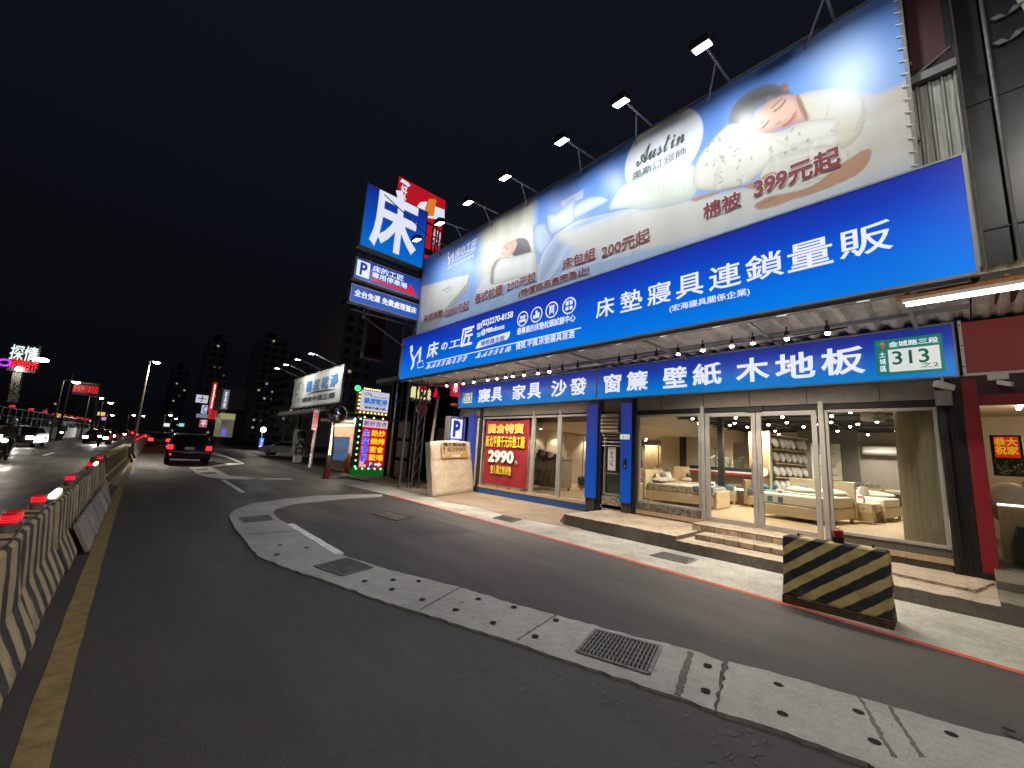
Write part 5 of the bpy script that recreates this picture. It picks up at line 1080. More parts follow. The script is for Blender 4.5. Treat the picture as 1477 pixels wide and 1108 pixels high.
rect(pp2, tuple(a), tuple(b), 0, .02, 'panel', pm('poster_black', (.012, .015, .012, 1), .4, var=.3), ps, px=False); h = b[1] - a[1]; w_ = b[0] - a[0]
rect(pp2, (a[0] + w_ * .12, a[1] + h * .45), (b[0] - w_ * .12, b[1] - h * .04), .004, .003, 'red_field', em('poster_red', S(215, 50, 20), .7), ps, px=False)
text('恭大\n祝家', pp2, (a[0] + w_ * .12, a[1] + h * .52), (b[0] - w_ * .15, b[1] - h * .06), em('poster_gold', S(235, 170, 40), .8), ps, .03, d=.010, px=False)
q = MB()
for k in range(60): c = np.array([random.uniform(a[0] + .02, b[0] - .02), random.uniform(a[1] + .02, a[1] + h * .42)]); q.poly([pp2.pt(*(c + r), .004 + k * .0001) for r in np.random.uniform(-.018, .018, (4, 2))])
q.build('foil_flecks', em('poster_olive', S(120, 125, 50), .45), ps, fixn=False)
q = MB().prism([pp2.pt(*p, .001) for p in ((b[0] - .008, a[1]), (b[0], a[1]), (b[0], b[1]), (b[0] - .008, b[1]))], (-.004, 0, 0)); q.build('lit_edge', em('poster_edge', S(150, 210, 60), .8), ps)
ach = thing('armchair_cushion', (11.4, -.35, 1.3), 'rounded cream ribbed cushion behind the light strip in the red shop', 'cushion'); MB().sph((11.2, -.42, 1.32), 1, 18, 12, (.22, .30, .36)).build('pad', M_SHEET, ach, smooth=True)
vs2 = thing('glass_vase', (11.6, -1.0, 1.3), 'clear tall vase behind the light strip', 'vase'); MB().lathe((11.3, -.78, .95), [(.1, 0), (.16, .25), (.19, .6), (.2, .75)], 16).build('body', glass_mat('vase_glass', (.8, .8, .75, 1), .8), vs2, smooth=True)
# their canopy edge with a fluorescent tube
nc = thing('neighbour_canopy', (8, -2, 4.2), 'rusty corrugated canopy edge carrying the fluorescent tube at the right', 'canopy')
q = MB(); T = []
for i, y in enumerate(np.linspace(-4.5, -.22, 100)): z = [0, .035, .035, 0][i % 4]; T.append(((7.72, y, 4.36 + z), (10.0, y, 4.30 + z)))
for a_, b_ in zip(T[:-1], T[1:]): q.poly([a_[0], b_[0], b_[1], a_[1]])
q.build('sheet', M_CORR, nc, fixn=False)
M_ORG = pm('orange_rust_paint', (.45, .17, .04, 1), .6, var=.35, vscale=12)
MB().box((7.70, -4.5, 4.12), (7.75, .52, 4.18)).build('edge_beam', M_ORG, nc); MB().box((7.76, -4.5, 4.2), (7.80, .3, 4.30)).build('upper_beam', M_KERB, nc)
q = MB()
for y in np.arange(-4.4, .5, .3): q.sph((7.72, y, 4.205), .028, 8, 6)
q.build('bolts', M_ORG, nc)
ft = thing('fluorescent_tube', (7.72, -2, 4.03), 'bright white fluorescent tube under the canopy edge at right', 'lamp')
MB().box((7.69, -2.6, 4.07), (7.75, .46, 4.118)).build('batten', M_WHITE, ft); MB().cyl((7.715, -2.55, 4.035), (7.715, .42, 4.035), .026, 10).build('tube', em('fluo_tube', (1, .93, .8, 1), 14), ft)
cb_ = thing('security_camera', (9.8, .2, 3.1), 'small white box camera under the sign corner above dangling cables', 'camera')
MB().obox((9.72, .18, 3.18), ((.6, -.7, -.3), (.7, .6, 0), (.2, -.2, .95)), (.26, .1, .1)).build('body', M_WHITE, cb_, bevel=.012); MB().cyl((9.78, .2, 3.36), (9.73, .18, 3.2), .016, 8).build('mount', M_WHITE, cb_); MB().box((9.70, .1, 2.86), (9.84, .3, 3.1)).build('junction_box', M_GREY, cb_, bevel=.01)
c2 = thing('security_camera', (9.8, -.35, 3.2), 'white camera hanging under the plain red sign', 'camera')
MB().box((9.76, -.52, 3.24), (9.9, -.3, 3.335)).build('base', M_WHITE, c2, bevel=.012); MB().obox((9.74, -.47, 3.17), ((-.4, -.85, -.35), (.8, -.4, 0), (0, -.2, 1)), (.17, .07, .07)).build('body', M_WHITE, c2, bevel=.01)
q = MB()
for k in range(7): q.tube([(9.8 + .02 * k, .12 + .02 * k, 3.3), (9.79 + random.uniform(-.02, .02), .10 + .025 * k, 2.4), (9.79 + random.uniform(-.02, .02), .1 + .025 * k, 1.2), (9.8, .1 + .02 * k, .3)], .009, 5)
o = q.build('cable_bundle', M_WIRE); tag(o, 'black cable bundle running down the dark corner pillar', 'cable')
def roughen(o, strength=.012, size=.12, lev=4):
    o.modifiers.clear(); tx = bpy.data.textures.get('chips') or bpy.data.textures.new('chips', 'CLOUDS'); tx.noise_scale = size; tx.noise_depth = 4
    b = o.modifiers.new('bevel', 'BEVEL'); b.width = .02; b.segments = 1
    m = o.modifiers.new('sub', 'SUBSURF'); m.subdivision_type = 'SIMPLE'; m.levels = m.render_levels = lev
    d = o.modifiers.new('chips', 'DISPLACE'); d.texture = tx; d.strength = strength; d.mid_level = .55; d.texture_coords = 'LOCAL'
# ------------------------------------------------------------------ striped concrete block on the kerb
blk = thing('striped_barrier_block', (6.42, 1.22, 0), 'yellow and black striped concrete barrier block with a red lamp on top', 'barrier', rz=R_(2))
q = MB(); pr_ = [(0, 0.01), (0, .12), (.13, .81), (.31, .81), (.44, .12), (.44, .01)]
q.prism([(x, -.52, z) for x, z in pr_], (0, 1.04, 0))
q.build('block', stripe_mat('black_yellow_stripes', (.012, .013, .015, 1), (.50, .39, .15, 1), .180, .52, (0, .615, .79), soft=.06, wear=.3), blk, local=True)
roughen(bpy.data.objects['block'], .03, .16, 5)
MB().box((-.008, -.523, .0), (.448, .523, .10)).build('dirty_foot', pm('dirty_foot', (.07, .05, .03, 1), .9, var=.6, vscale=14, bump=.3), blk, local=True, bevel=.01)
for y in (-.38, .36): MB().cyl((.22, y, .8), (.22, y, .85), .012, 6).build('lifting_pin', M_RUST, blk, local=True)
M_BEAC = em('beacon_red', S(255, 48, 62), 1.0); M_BEAD2 = em('beacon_red_core', S(200, 8, 22), .5); M_BEACD = pm('beacon_red_unlit', (.35, .01, .015, 1), .25, var=0)
def beacon(loc, label, litb=True, r=.052, h=.135, group='red warning lamps'):
    t = thing('warning_lamp', loc, label, 'warning lamp', group); x, y, z = loc
    MB().lathe((x, y, z), [(r * .9, 0), (r * .95, .03), (r, .06)], 14).build('base', M_GREY if litb else M_BLK, t, smooth=True)
    prof = []
    for k in range(9): prof.append((r * (1.0 if k % 2 else .84), .062 + (h - .062) * k / 8))
    prof.append((r * .3, h + .012)); o = MB().lathe((x, y, z), prof, 16).build('lens', M_BEAD2 if litb else M_BEACD, t, smooth=False)
    if litb:
        q = MB()
        for k in range(4): zz = .075 + (h - .075) * k / 4; q.lathe((x, y, z), [(r * .9, zz), (r * 1.04, zz + .002), (r * 1.04, zz + (h - .075) * .13), (r * .9, zz + (h - .075) * .14)], 16)
        q.build('ribs', M_BEAC, o)
    return t
beacon((6.62, 1.17, .81), 'unlit red warning lamp with black base on the yellow black block', False, .062, .15)
# ------------------------------------------------------------------ concrete median barrier
M_JERS = stripe_mat('median_stripes', (.03, .03, .03, 1), (.46, .35, .19, 1), .33, .48, (0, 1, -.35), soft=.07, wear=.4)
jp = None; jx = lambda y: -.31 + (y - 4.1) * .0125
prof = [(0, 0), (0, .06), (-.13, .33), (-.20, .79), (-.40, .79), (-.47, .33), (-.60, .06), (-.60, 0)]
for k in range(9):
    y = -2.95 + k * 1.98
    if jp is None:
        q = MB(); nY = 12
        for i in range(nY):
            for a, b in zip(prof, prof[1:] + prof[:1]): q.poly([(a[0], i * 1.95 / nY, a[1]), (b[0], i * 1.95 / nY, b[1]), (b[0], (i + 1) * 1.95 / nY, b[1]), (a[0], (i + 1) * 1.95 / nY, a[1])])
        q.poly([(x, 0, z) for x, z in prof]); q.poly([(x, 1.95, z) for x, z in prof])
        t = jp = thing('concrete_barrier', (jx(y), y, 0), '', 'barrier', 'striped concrete barriers along the median')
        roughen(q.build('block', M_JERS, t, local=True, weld=True), .022, .25, 3)
    else: t = copy_tree(jp); t.location = (jx(y) + random.uniform(-.012, .012), y, 0); t.rotation_euler.z = R_(random.uniform(-.5, .5) - .7)
    t['label'] = 'striped concrete median barrier, %s of the row counting away from the picture edge' % ORD[k]
M_SLAB = concrete('loose_slab_concrete', (.32, .29, .255, 1), .9, crack=False, sc=1.5)
for k in range(5):
    y = 7.9 + k * 1.12; x = jx(y) + .03
    q = MB(); q.prism([(x + .03, y, .02), (x - .14, y, .36), (x - .14, y + 1.04, .36), (x + .03, y + 1.04, .02)], (.05, 0, .02)); o = q.build('foot_slab', M_SLAB, bevel=.012); tag(o, 'pale worn concrete slab leaning on the median foot, %s from the camera' % ORD[k], 'slab', 'slabs against the median foot')
def bpos(px_, py2, z=.80, X=-.62): p = onx(px_, py2, X); return (X, p[1], z)
for k, (p, lab) in enumerate((((4, 772), 'red glowing warning lamp on the median cut by the left picture edge'), ((14, 752), 'red warning lamp on the median nearest the left edge, beside a white bar'), ((48, 726), 'red ribbed warning lamp just before the brighter white LED bar'), ((90, 700), 'single red warning lamp between the two white LED bars'), ((116, 685), 'red warning lamp left of the farther white LED bar'), ((130, 675), 'small red warning lamp at the far end of the striped median'))):
    y = onx(p[0], p[1], -.62)[1]; beacon((jx(y) - .31, y, .79), lab)
M_LED = em('led_bar_white', (1, 1, .97, 1), 5)
for (x, y), lab in (((76, 722), 'bright white LED bar lamp lying on the median, nearer one'), ((128, 681), 'bright white LED bar lamp lying on the median, farther one')):
    yy = onx(x, y, -.55)[1]; t = thing('led_bar', (jx(yy) - .26, yy, .79), lab, 'lamp', 'LED bars on the median'); X = jx(yy) - .27
    MB().box((X - .05, yy - .32, .793), (X + .05, yy + .32, .83)).build('tray', M_YEL, t, bevel=.01); MB().cyl((X, yy - .28, .86), (X, yy + .28, .86), .032, 10).build('tube', M_LED, t)
q = MB(); q.tube([(jx(y) - .24 + .02 * math.sin(y * 3), y, .81 + .02 * math.sin(y * 5)) for y in np.arange(2, 14.8, .3)], .008, 5); tag(q.build('power_cable', M_DARK), 'thin dark cable lying along the top of the striped median', 'cable')
# yellow plastic barriers, then plain concrete ones
pb_ = None; M_PLB = stripe_mat('yellow_plastic', (.66, .46, .13, 1), (.07, .055, .035, 1), .43, .55, (0, 1, .12), soft=.08, rough=.5, wear=.2); M_PLD = pm('yellow_plastic_recess', (.13, .10, .05, 1), .7, var=.3)
for k in range(10):
    y = 15.0 + k * 1.32; x = -.32 + (y - 15) * .033
    if pb_ is None:
        t = pb_ = thing('plastic_barrier', (x, y, 0), '', 'barrier', 'yellow plastic barriers on the median')
        q = MB(); pf = [(.04, 0), (.04, .1), (-.1, .3), (-.14, .9), (-.34, .9), (-.38, .3), (-.5, .1), (-.5, 0)]; q.prism([(a, 0, b) for a, b in pf], (0, 1.28, 0)); q.build('body', M_PLB, t, local=True, bevel=.02)
        q = MB()
        for j in range(3): yy = .12 + j * .4; q.prism([(-.085, yy, .36), (-.085, yy + .24, .36), (-.125, yy + .24, .80), (-.125, yy, .80)], (.02, 0, .002))
        q.build('recess', M_PLD, t, local=True)
        q = MB()
        for j in range(3): yy = .12 + j * .4; q.prism([(.02, yy, .14), (.02, yy + .24, .14), (-.06, yy + .24, .26), (-.06, yy, .26)], (.025, 0, .02))
        q.build('foot_recess', M_PLD, t, local=True)
    else: t = copy_tree(pb_); t.location = (x, y, 0); t.rotation_euler.z = R_(-1.9)
    t['label'] = 'yellow plastic median barrier beyond the striped concrete, %s from the camera' % ORD[k]
cp = None
for k in range(12):
    y = 28.6 + k * 4.0; x = .28 + (y - 28) * .030
    if cp is None:
        t = cp = thing('concrete_barrier', (x, y, 0), '', 'barrier', 'plain concrete barriers beyond the plastic ones')
        q = MB(); q.prism([(a, 0, b) for a, b in prof], (0, 3.9, 0)); q.build('block', stripe_mat('faded_pink_stripes', (.10, .085, .08, 1), (.26, .19, .17, 1), 1.1, .4, (0, 1, -.4), wear=.4), t, local=True)
    else: t = copy_tree(cp); t.location = (x, y, 0); t.rotation_euler.z = -math.atan(.030)
    t['label'] = 'faded concrete median barrier past the street lamp, %s from the camera' % ORD[k]
    if k > 1: beacon((x - .3, y + 2, .79), 'red warning lamp on the far median, %s past the street lamp' % ORD[k - 2], True, .10, .2, 'red warning lamps on the far median')
# ------------------------------------------------------------------ mattress leaning outside, parking box, mirror, cone
A_, B_ = np.array([7.88, 12.35, .03]), np.array([9.88, 12.72, .12]); uw = B_ - A_; Wm = np.linalg.norm(uw); uw /= Wm
bk = np.cross((0, 0, 1), uw); bk /= np.linalg.norm(bk); bk = bk if bk[1] > 0 else -bk; upm = np.array([0, 0, 1.0]) + bk * .16; upm -= uw * (upm @ uw); upm /= np.linalg.norm(upm); nf = -np.cross(upm, uw); nf = nf if nf[1] < 0 else -nf
mt = thing('leaning_mattress', tuple((A_ + B_) / 2), 'thick plastic wrapped beige mattress leaning upright by the shop corner', 'mattress')
q = MB(); nu, nv = 26, 22; Hm = 1.88
def wr(u, v): return .012 * math.sin(u * 9 + v * 3) + .012 * math.sin((u * .8 - v) * 14) * (1 - u) + .008 * math.sin(v * 38) * .5
for j in range(nv + 1):
    for i in range(nu + 1):
        u, v = i / nu, j / nv; e = min(u, 1 - u, v, 1 - v); rr = .05 * max(0, 1 - e / .04) ** 2
        q.v.append(tuple(A_ + uw * (u * Wm + .06 * math.sin(v * 3) * (u - .5)) + upm * (v * Hm + .05 * math.sin(u * 3.1) * v) + nf * (wr(u, v) - rr)))
q.f = [[j * (nu + 1) + i, j * (nu + 1) + i + 1, (j + 1) * (nu + 1) + i + 1, (j + 1) * (nu + 1) + i] for j in range(nv) for i in range(nu)]
rim = [i for i in range(nu + 1)] + [j * (nu + 1) + nu for j in range(1, nv + 1)] + [nv * (nu + 1) + i for i in range(nu - 1, -1, -1)] + [j * (nu + 1) for j in range(nv - 1, 0, -1)]
o_ = len(q.v)
for i in rim: q.v.append(tuple(np.array(q.v[i]) - nf * .25))
for k in range(len(rim)): q.f.append([rim[k], rim[(k + 1) % len(rim)], o_ + (k + 1) % len(rim), o_ + k])
q.f.append([o_ + k for k in range(len(rim))][::-1]); q.m = [0] * len(q.f)
q.build('wrapped_body', pm('wrapped_beige', (.56, .47, .36, 1), .35, var=.14, vscale=7, bump=.5, bscale=9), mt, smooth=True)
mpn = Plane(A_ + nf * .035, uw, upm); 
if (mpn.n @ nf) < 0: mpn.n = -mpn.n
M_CARD = pm('cardboard_paper', (.46, .35, .21, 1), .7, var=.1); M_CARY = pm('ochre_paper', (.45, .27, .05, 1), .7, var=.1); M_INKR = pm('brown_ink', (.22, .10, .05, 1), .6, var=0); M_INKD = pm('dark_ink', (.05, .04, .03, 1), .6, var=0)
rect(mpn, (.44, 1.28), (1.76, 1.84), .0, .004, 'paper', M_CARD, mt, px=False); q = MB(); q.prism([mpn.pt(*p, .006) for p in ((.44, 1.28), (1.76, 1.28), (1.76, 1.50), (1.3, 1.36), (.85, 1.40), (.6, 1.34))], -mpn.n * .003); q.build('ochre_patch', M_CARY, mt)
text('獨立筒床墊', mpn, (.5, 1.70), (1.7, 1.84), M_INKD, mt, .03, d=.012, px=False); text('$2990', mpn, (.70, 1.50), (1.66, 1.67), M_INKR, mt, .03, d=.012, px=False); text('雙\n人', mpn, (.5, 1.46), (.62, 1.67), M_INKR, mt, .01, d=.012, px=False); text('出租價', mpn, (.9, 1.31), (1.35, 1.40), M_WHITE, mt, .02, d=.014, px=False)
q = MB(); q.tube([A_ + upm * 1.26 + nf * .02, A_ + upm * 1.26 + uw * Wm * .5 + nf * .03, A_ + upm * 1.27 + uw * Wm + nf * .02], .006, 5); q.build('seam_tape', M_INKR, mt)
Yp = 13.75; pY = planeY(Yp); a, b = pY.uv(645, 660), pY.uv(671, 604)
g = grad_em('parking_box_print', 'Z', [(-1.5, S(45, 60, 180)), (1.5, S(40, 55, 175))], .8)
pk = lightbox('parking_sign', ((a[0] + b[0]) / 2, Yp, (a[1] + b[1]) / 2), 'small blue lit parking box with white P behind the leaning mattress', 'sign', g, a[0], b[0], a[1], b[1], 'Y', .3)
a2, b2_ = pY.uv(649.5, 632), pY.uv(667.5, 605.5); rect(pY, tuple(a2), tuple(b2_), .006, .004, 'white_field', M_LET, pk, px=False); text('P', pY, (a2[0] + .09, a2[1] + .06), (b2_[0] - .1, b2_[1] - .06), M_INKB, pk, .05, d=.014, px=False)
text('停車場', pY, (a[0] + .06, a2[1] - .22), (a[0] + .5, a2[1] - .04), M_LET, pk, .03, d=.012, px=False)
MB().box((a[0], Yp + .1, .08), (a[0] + .12, Yp + .2, a[1])).box((b[0] - .12, Yp + .1, .08), (b[0], Yp + .2, a[1])).build('stand', M_DARK, pk)
cn = gnd(470, 690); t = thing('traffic_cone', tuple(cn), 'orange red traffic cone at the foot of the mirror pole', 'traffic cone')
MB().box((cn[0] - .2, cn[1] - .2, .01), (cn[0] + .2, cn[1] + .2, .05)).build('base', pm('cone_red', (.5, .03, .02, 1), .5, var=.15), t, bevel=.02); MB().lathe((cn[0], cn[1], .05), [(.15, 0), (.03, .66), (.025, .70)], 16).build('cone', pm('cone_red', L(.1)), t, smooth=True)
MB().lathe((cn[0], cn[1], .05), [(.117, .17), (.088, .31)], 16).build('reflective_band', pm('faded_band', (.5, .25, .2, 1), .4, var=.2), t, smooth=True)
cm = gnd(475.5, 690) + np.array([.02, .25, 0]); t = thing('convex_mirror', tuple(cm), 'round convex traffic mirror on a thin leaning pole', 'mirror'); mz = ony(487, 597, cm[1])
MB().tube([cm, (cm[0] + .05, cm[1], 1.2), (mz[0] - .15, cm[1], mz[2] + .05)], .045, 8).build('pole', M_GREY, t)
ch_ = pm('mirror_chrome', (.8, .8, .8, 1), .04, 1, var=0); MB().sph((mz[0], cm[1] - .05, mz[2]), .42, 22, 14, (1, .55, 1)).build('mirror_face', ch_, t, smooth=True)
q = MB(); q.tube([(mz[0] + .43 * math.cos(k * .2618), cm[1] - .0, mz[2] + .43 * math.sin(k * .2618)) for k in range(25)], .03, 6); q.build('rim', pm('mirror_rim', (.45, .1, .05, 1), .5, var=.1), t)
# ------------------------------------------------------------------ dark yard, lit restaurant signs and stall on the left of the shop
yd = thing('dark_shed', (13, 17.5, 0), 'dark cluttered steel shed between the mattress shop and the lit menu sign', 'building')
M_SHED = pm('shed_dark', (.035, .033, .035, 1), .7, .2, var=.4, vscale=2)
MB().box((13.2, 14.25, 0), (13.4, 22, 5.2)).build('back_wall', M_SHED, yd); MB().box((10.3, 20.6, 0), (13.2, 20.8, 5.2)).build('side_wall', M_SHED, yd); MB().box((9.6, 14.3, 5.0), (13.4, 22, 5.2)).build('roof', M_SHED, yd)
q = MB()
for y in (14.5, 15.9, 17.6, 19.3, 20.4): q.box((9.9, y, .03), (10.02, y + .12, 5.0))
for z in (2.9, 3.9): q.box((9.92, 14.5, z), (9.99, 20.4, z + .07))
for k in range(6): q.tube([(9.95, 14.5 + k, 3.9), (9.95, 15.5 + k, 5.0)], .02, 5)
q.build('posts', pm('near_black_steel', (.012, .012, .013, 1), .9, var=.3), yd)  # posts coloured near black to offset the canopy spotlights shining on them
M_PALEB = pm('pale_boards', (.36, .29, .21, 1), .7, var=.25)
q = MB()
for z in (.15, 1.1, 2.05): q.box((9.88, 18.2, z), (9.94, 19.3, z + .8))
q.build('pale_boarding', M_PALEB, yd)
for k, y in enumerate((15.1, 16.4, 17.0)): 
    u = thing('outdoor_unit', (10.8, y, .6), ['grey cabinet low in the dark shed beside the mattress', 'grey electric cabinet hung in the dark shed', 'grey air conditioner unit deep in the dark shed'][k], 'unit'); MB().box((10.6, y - .4, (.3, 1.2, .1)[k]), (11.0, y + .45, (1.0, 2.6, .9)[k])).build('case', pm('unit_grey', (.23, .24, .26, 1), .5, var=.15), u, bevel=.02)
    if k != 1: MB().tube([(10.59, y + .3 * math.cos(j * .3927), (.65, 0, .5)[k] + .26 * math.sin(j * .3927)) for j in range(17)], .02, 5).build('fan_guard', M_DARK, u)
    else: MB().box((10.58, y - .3, 1.6), (10.6, y - .1, 1.72)).box((10.58, y + .02, 1.6), (10.6, y + .28, 1.70)).build('meter', M_BLK, u)
tag(MB().tube([ony(632, 572, 14.9), ony(622, 640, 14.6), ony(618, 700, 14.4)], .06, 8).build('leaning_pipe', pm('pipe_beige', (.34, .28, .2, 1), .6, var=.2)), 'pale beige pipe standing aslant at the edge of the dark shed', 'pipe')
ln = ony(609, 590, 16.2); t = thing('red_lantern', tuple(ln), 'dim round red lantern hanging in the dark shed', 'lantern'); MB().sph(ln, .26, 14, 10, (1, 1, 1.1)).build('shade', em('lantern_red', S(120, 35, 25), .35), t, smooth=True); MB().cyl(ln + np.array((0, 0, .25)), ln + np.array((0, 0, .8)), .01, 5).build('cord', M_BLK, t); MB().cyl(ln - np.array((0, 0, .32)), ln - np.array((0, 0, .5)), .05, 8).build('tassel', pm('tassel_red', (.2, .02, .02, 1), .7, var=0), t)
p16 = planeY(15.5); fs = thing('food_sign', tuple(p16.pt(*p16.uv(611, 567))), 'dark framed hanging sign with pale yellow food characters and red tip', 'sign')
rect(p16, (590, 579), (631, 554), -.02, .05, 'board', M_BLK, fs); text('鍋物之味', p16, (591, 574), (622, 561), em('food_letters', S(240, 225, 160), .9), fs, .05, d=.03, thick=.03); text('火鍋料理', p16, (600, 561), (615, 557), M_RED, fs, .03, d=.02)
shape(p16, [(624, 573), (627, 563), (629, 557), (631, 566), (631, 573)], .02, 'red_flame', M_RED, fs)
text('TAIWANESE', p16, (592, 578), (622, 575.5), M_WHITE, fs, .02, d=.02)
p15 = planeY(13.9); ms_ = thing('red_character_sign', tuple(p15.pt(*p15.uv(656, 563))), 'small red lit sign with one white character at the left end of the lower fascia', 'sign'); rect(p15, (651, 571), (663, 553), .02, .12, 'panel', em('sign_red_face', L(0)), ms_); text('市', p15, (652.5, 566), (660, 554.5), M_LET, ms_, .04, d=.04)
fl = ony(655, 584, 13.9); t = thing('orange_lamp', tuple(fl), 'orange fish shaped ornament below the small red sign', 'ornament'); MB().sph(fl, .13, 12, 8, (1.3, .5, .6)).build('body', pm('orange_plastic', (.5, .1, .02, 1), .4, var=.2), t, smooth=True); MB().prism([fl + np.array(v) for v in ((.12, 0, 0), (.26, 0, .07), (.26, 0, -.07))], (0, .03, 0)).build('tail', pm('orange_plastic', L(0)), t)
# menu light box with bulbs
MY = 21.0; pm_ = planeY(MY)
mu = thing('menu_sign', (9.3, MY, 1.5), 'red lit menu light box of seafood with green bulb border', 'sign')
a, b = pm_.uv(520, 681), pm_.uv(560.5, 606); x0, x1, zb, zt = 8.72, 10.08, .42, 2.92
MB().box((x0, MY, zb), (x1, MY + .3, zt)).build('face', em('menu_red', S(205, 20, 30), .85), mu); MB().box((x0, MY - .01, 2.52), (x1, MY, zt)).build('white_header', em('menu_white', S(225, 205, 225), .85), mu)
MB().box((x0 - .28, MY, .05), (x0, MY + .3, 2.95)).box((x1, MY, .05), (x1 + .08, MY + .3, 2.95)).build('side_cheek', M_DARK, mu); MB().box((x0 - .28, MY - .02, .05), (x1 + .08, MY + .3, .42)).build('green_foot', em('green_foot', S(20, 110, 40), .55), mu)
M_PUR = em('purple_ink', S(120, 30, 130), .7); M_NBLU = em('neon_blue', S(60, 90, 255), 1.0); M_NYEL = em('neon_yellow', S(250, 210, 40), .95)
text('新好吉市', pm_, (x0 + .05, 2.58), (x1 - .05, 2.86), M_PUR, mu, .02, d=.02, px=False)
for k, c in enumerate('生猛海鮮'):
    z = 2.02 - k * .42; text(c, pm_, (x0 + .05, z), (x0 + .43, z + .38), M_LET, mu, .09, d=.012, px=False); text(c, pm_, (x0 + .05, z), (x0 + .43, z + .38), M_NBLU, mu, .045, d=.024, px=False)
for k, s in enumerate(('熱炒', '燒烤', '宴會', '歡唱')): z = 2.06 - k * .42; text(s, pm_, (x0 + .5, z), (x1 - .07, z + .34), M_NYEL, mu, .035, d=.02, px=False)
text('附設\n停車場', pm_, (x0 + .05, .48), (x0 + .4, .76), M_LET, mu, .02, d=.02, px=False); rect(pm_, (x0 + .5, .47), (x0 + .8, .77), .014, .004, 'parking_field', em('parking_blue', S(30, 50, 150), .8), mu, px=False); text('P', pm_, (x0 + .58, .52), (x0 + .73, .73), M_LET, mu, .03, d=.022, px=False)
q = MB(); q.prism([pm_.pt(*p, .018) for p in ((x0 + .86, .58), (x0 + 1.06, .58), (x0 + 1.06, .5), (x0 + 1.26, .63), (x0 + 1.06, .76), (x0 + 1.06, .68), (x0 + .86, .68))], -pm_.n * .004); q.build('arrow', M_LET, mu)
def bulbs(par, pts, mat, r=.04):
    f = None
    for p in pts:
        if f is None: f = MB().sph((0, 0, 0), r, 8, 6).build('bulb', mat, par, local=True, smooth=True); o = f
        else: o = f.copy(); COL.objects.link(o); o.parent = par
        o.location = Vector(p) - par.location
M_GB = em('green_bulb', S(120, 255, 150), 6); M_WBU = em('warm_bulb', S(255, 215, 120), 6)
bulbs(mu, [(x0 - .16, MY - .04, .5 + k * .3) for k in range(9)] + [(x0 - .1 + k * .33, MY - .05, .40) for k in range(5)], M_GB); bulbs(mu, [(x0 + .05 + k * .5, MY - .03, 3.02) for k in range(3)], M_WBU)
lt = thing('laundry_sign', (9.3, MY, 3.8), 'white lit box sign with blue characters framed by warm bulbs', 'sign')
MB().box((8.46, MY, 3.36), (10.0, MY + .25, 4.42)).build('face', em('laundry_white', S(205, 205, 225), .9), lt); MB().box((8.3, MY + .02, 3.2), (10.08, MY + .22, 3.36)).box((8.3, MY + .02, 3.36), (8.46, MY + .22, 4.55)).build('bulb_rail', pm('brass_rail', (.3, .2, .05, 1), .5, .3, var=.1), lt)
M_CYB = em('cyan_blue_ink', S(60, 130, 210), .8); M_DKI = em('dark_print', S(40, 45, 60), .3)
text('極度乾淨', pm_, (8.62, 3.72), (9.92, 4.05), M_CYB, lt, .05, d=.02, px=False); text('Super clean®', pm_, (9.1, 4.08), (9.85, 4.17), M_DKI, lt, .02, d=.012, px=False); text('環境平價王朝', pm_, (8.68, 3.46), (9.85, 3.60), M_DKI, lt, .03, d=.012, px=False)
for k in range(3): stroke(pm_, [(8.55 + .1 * k, 4.2 - .04 * k), (8.7 + .1 * k, 4.3), (8.9 + .06 * k, 4.22), (9.0, 4.12 - .03 * k)], .02, .012 + k * .001, 'line_drawing', M_DKI, lt, px=False)
stroke(pm_, [(8.62, 3.68), (9.2, 3.66), (9.92, 3.69)], .03, .012, 'swash', M_CYB, lt, px=False)
bulbs(lt, [(8.5 + k * .2, MY - .03, 3.26) for k in range(8)] + [(8.38, MY - .02, 3.45 + k * .2) for k in range(5)] + [(8.6 + k * .12, MY, 4.5) for k in range(8)], M_WBU, .035)
gl_ = ony(516, 560, MY); t = thing('green_lamp', tuple(gl_), 'round bright green lamp at the corner of the white bulb framed sign', 'lamp'); MB().sph(gl_, .15, 14, 10).build('globe', em('green_globe', S(60, 235, 130), 2.2), t, smooth=True); MB().cyl(gl_ + np.array((0, .12, 0)), gl_ + np.array((.1, .5, 0)), .03, 6).build('holder', M_DARK, t)
wl_ = ony(514, 607, 21.5); t = thing('bare_bulb_lamp', tuple(wl_), 'round white glowing lamp left of the red menu sign', 'lamp'); MB().sph(wl_, .14, 14, 10).build('globe', em('white_globe', S(255, 250, 225), 14), t, smooth=True); MB().tube([wl_ + np.array((0, .1, .1)), wl_ + np.array((.3, .3, .4))], .025, 6).build('arm', M_DARK, t)
light('POINT', 'bulb_glow', wl_ - np.array((0, .25, 0)), 10, (1, .95, .8), t, None, .14)
bp_ = thing('blank_tall_sign', (9.6, 20.4, 7), 'tall unlit brown black sign panel above the bulb framed sign', 'sign'); p20 = planeY(20.4)
rect(p20, (526, 512), (560, 428), 0, .3, 'panel', pm('brown_black_panel', (.030, .024, .022, 1), .6, var=.15), bp_)
a, b = p20.uv(526, 512), p20.uv(560, 428); MB().box((a[0] - .1, 20.38, a[1]), (a[0], 20.75, b[1])).box((b[0], 20.38, a[1]), (b[0] + .1, 20.75, b[1])).box((a[0] - .1, 20.36, a[1] - .14), (b[0] + .1, 20.75, a[1])).build('frame', pm('frame_brown', (.16, .12, .10, 1), .5, var=.2), bp_)
q = MB(); q.box((10.2, 20.5, .05), (10.35, 20.65, 9)); 
for k in range(15): q.tube([(10.35, 20.55, 2.6 + k * .42), (10.75, 20.55, 3.02 + k * .42)], .015, 5)
q.box((10.75, 20.5, .05), (10.85, 20.6, 9)); q.build('lattice_post', M_GREY, bp_)
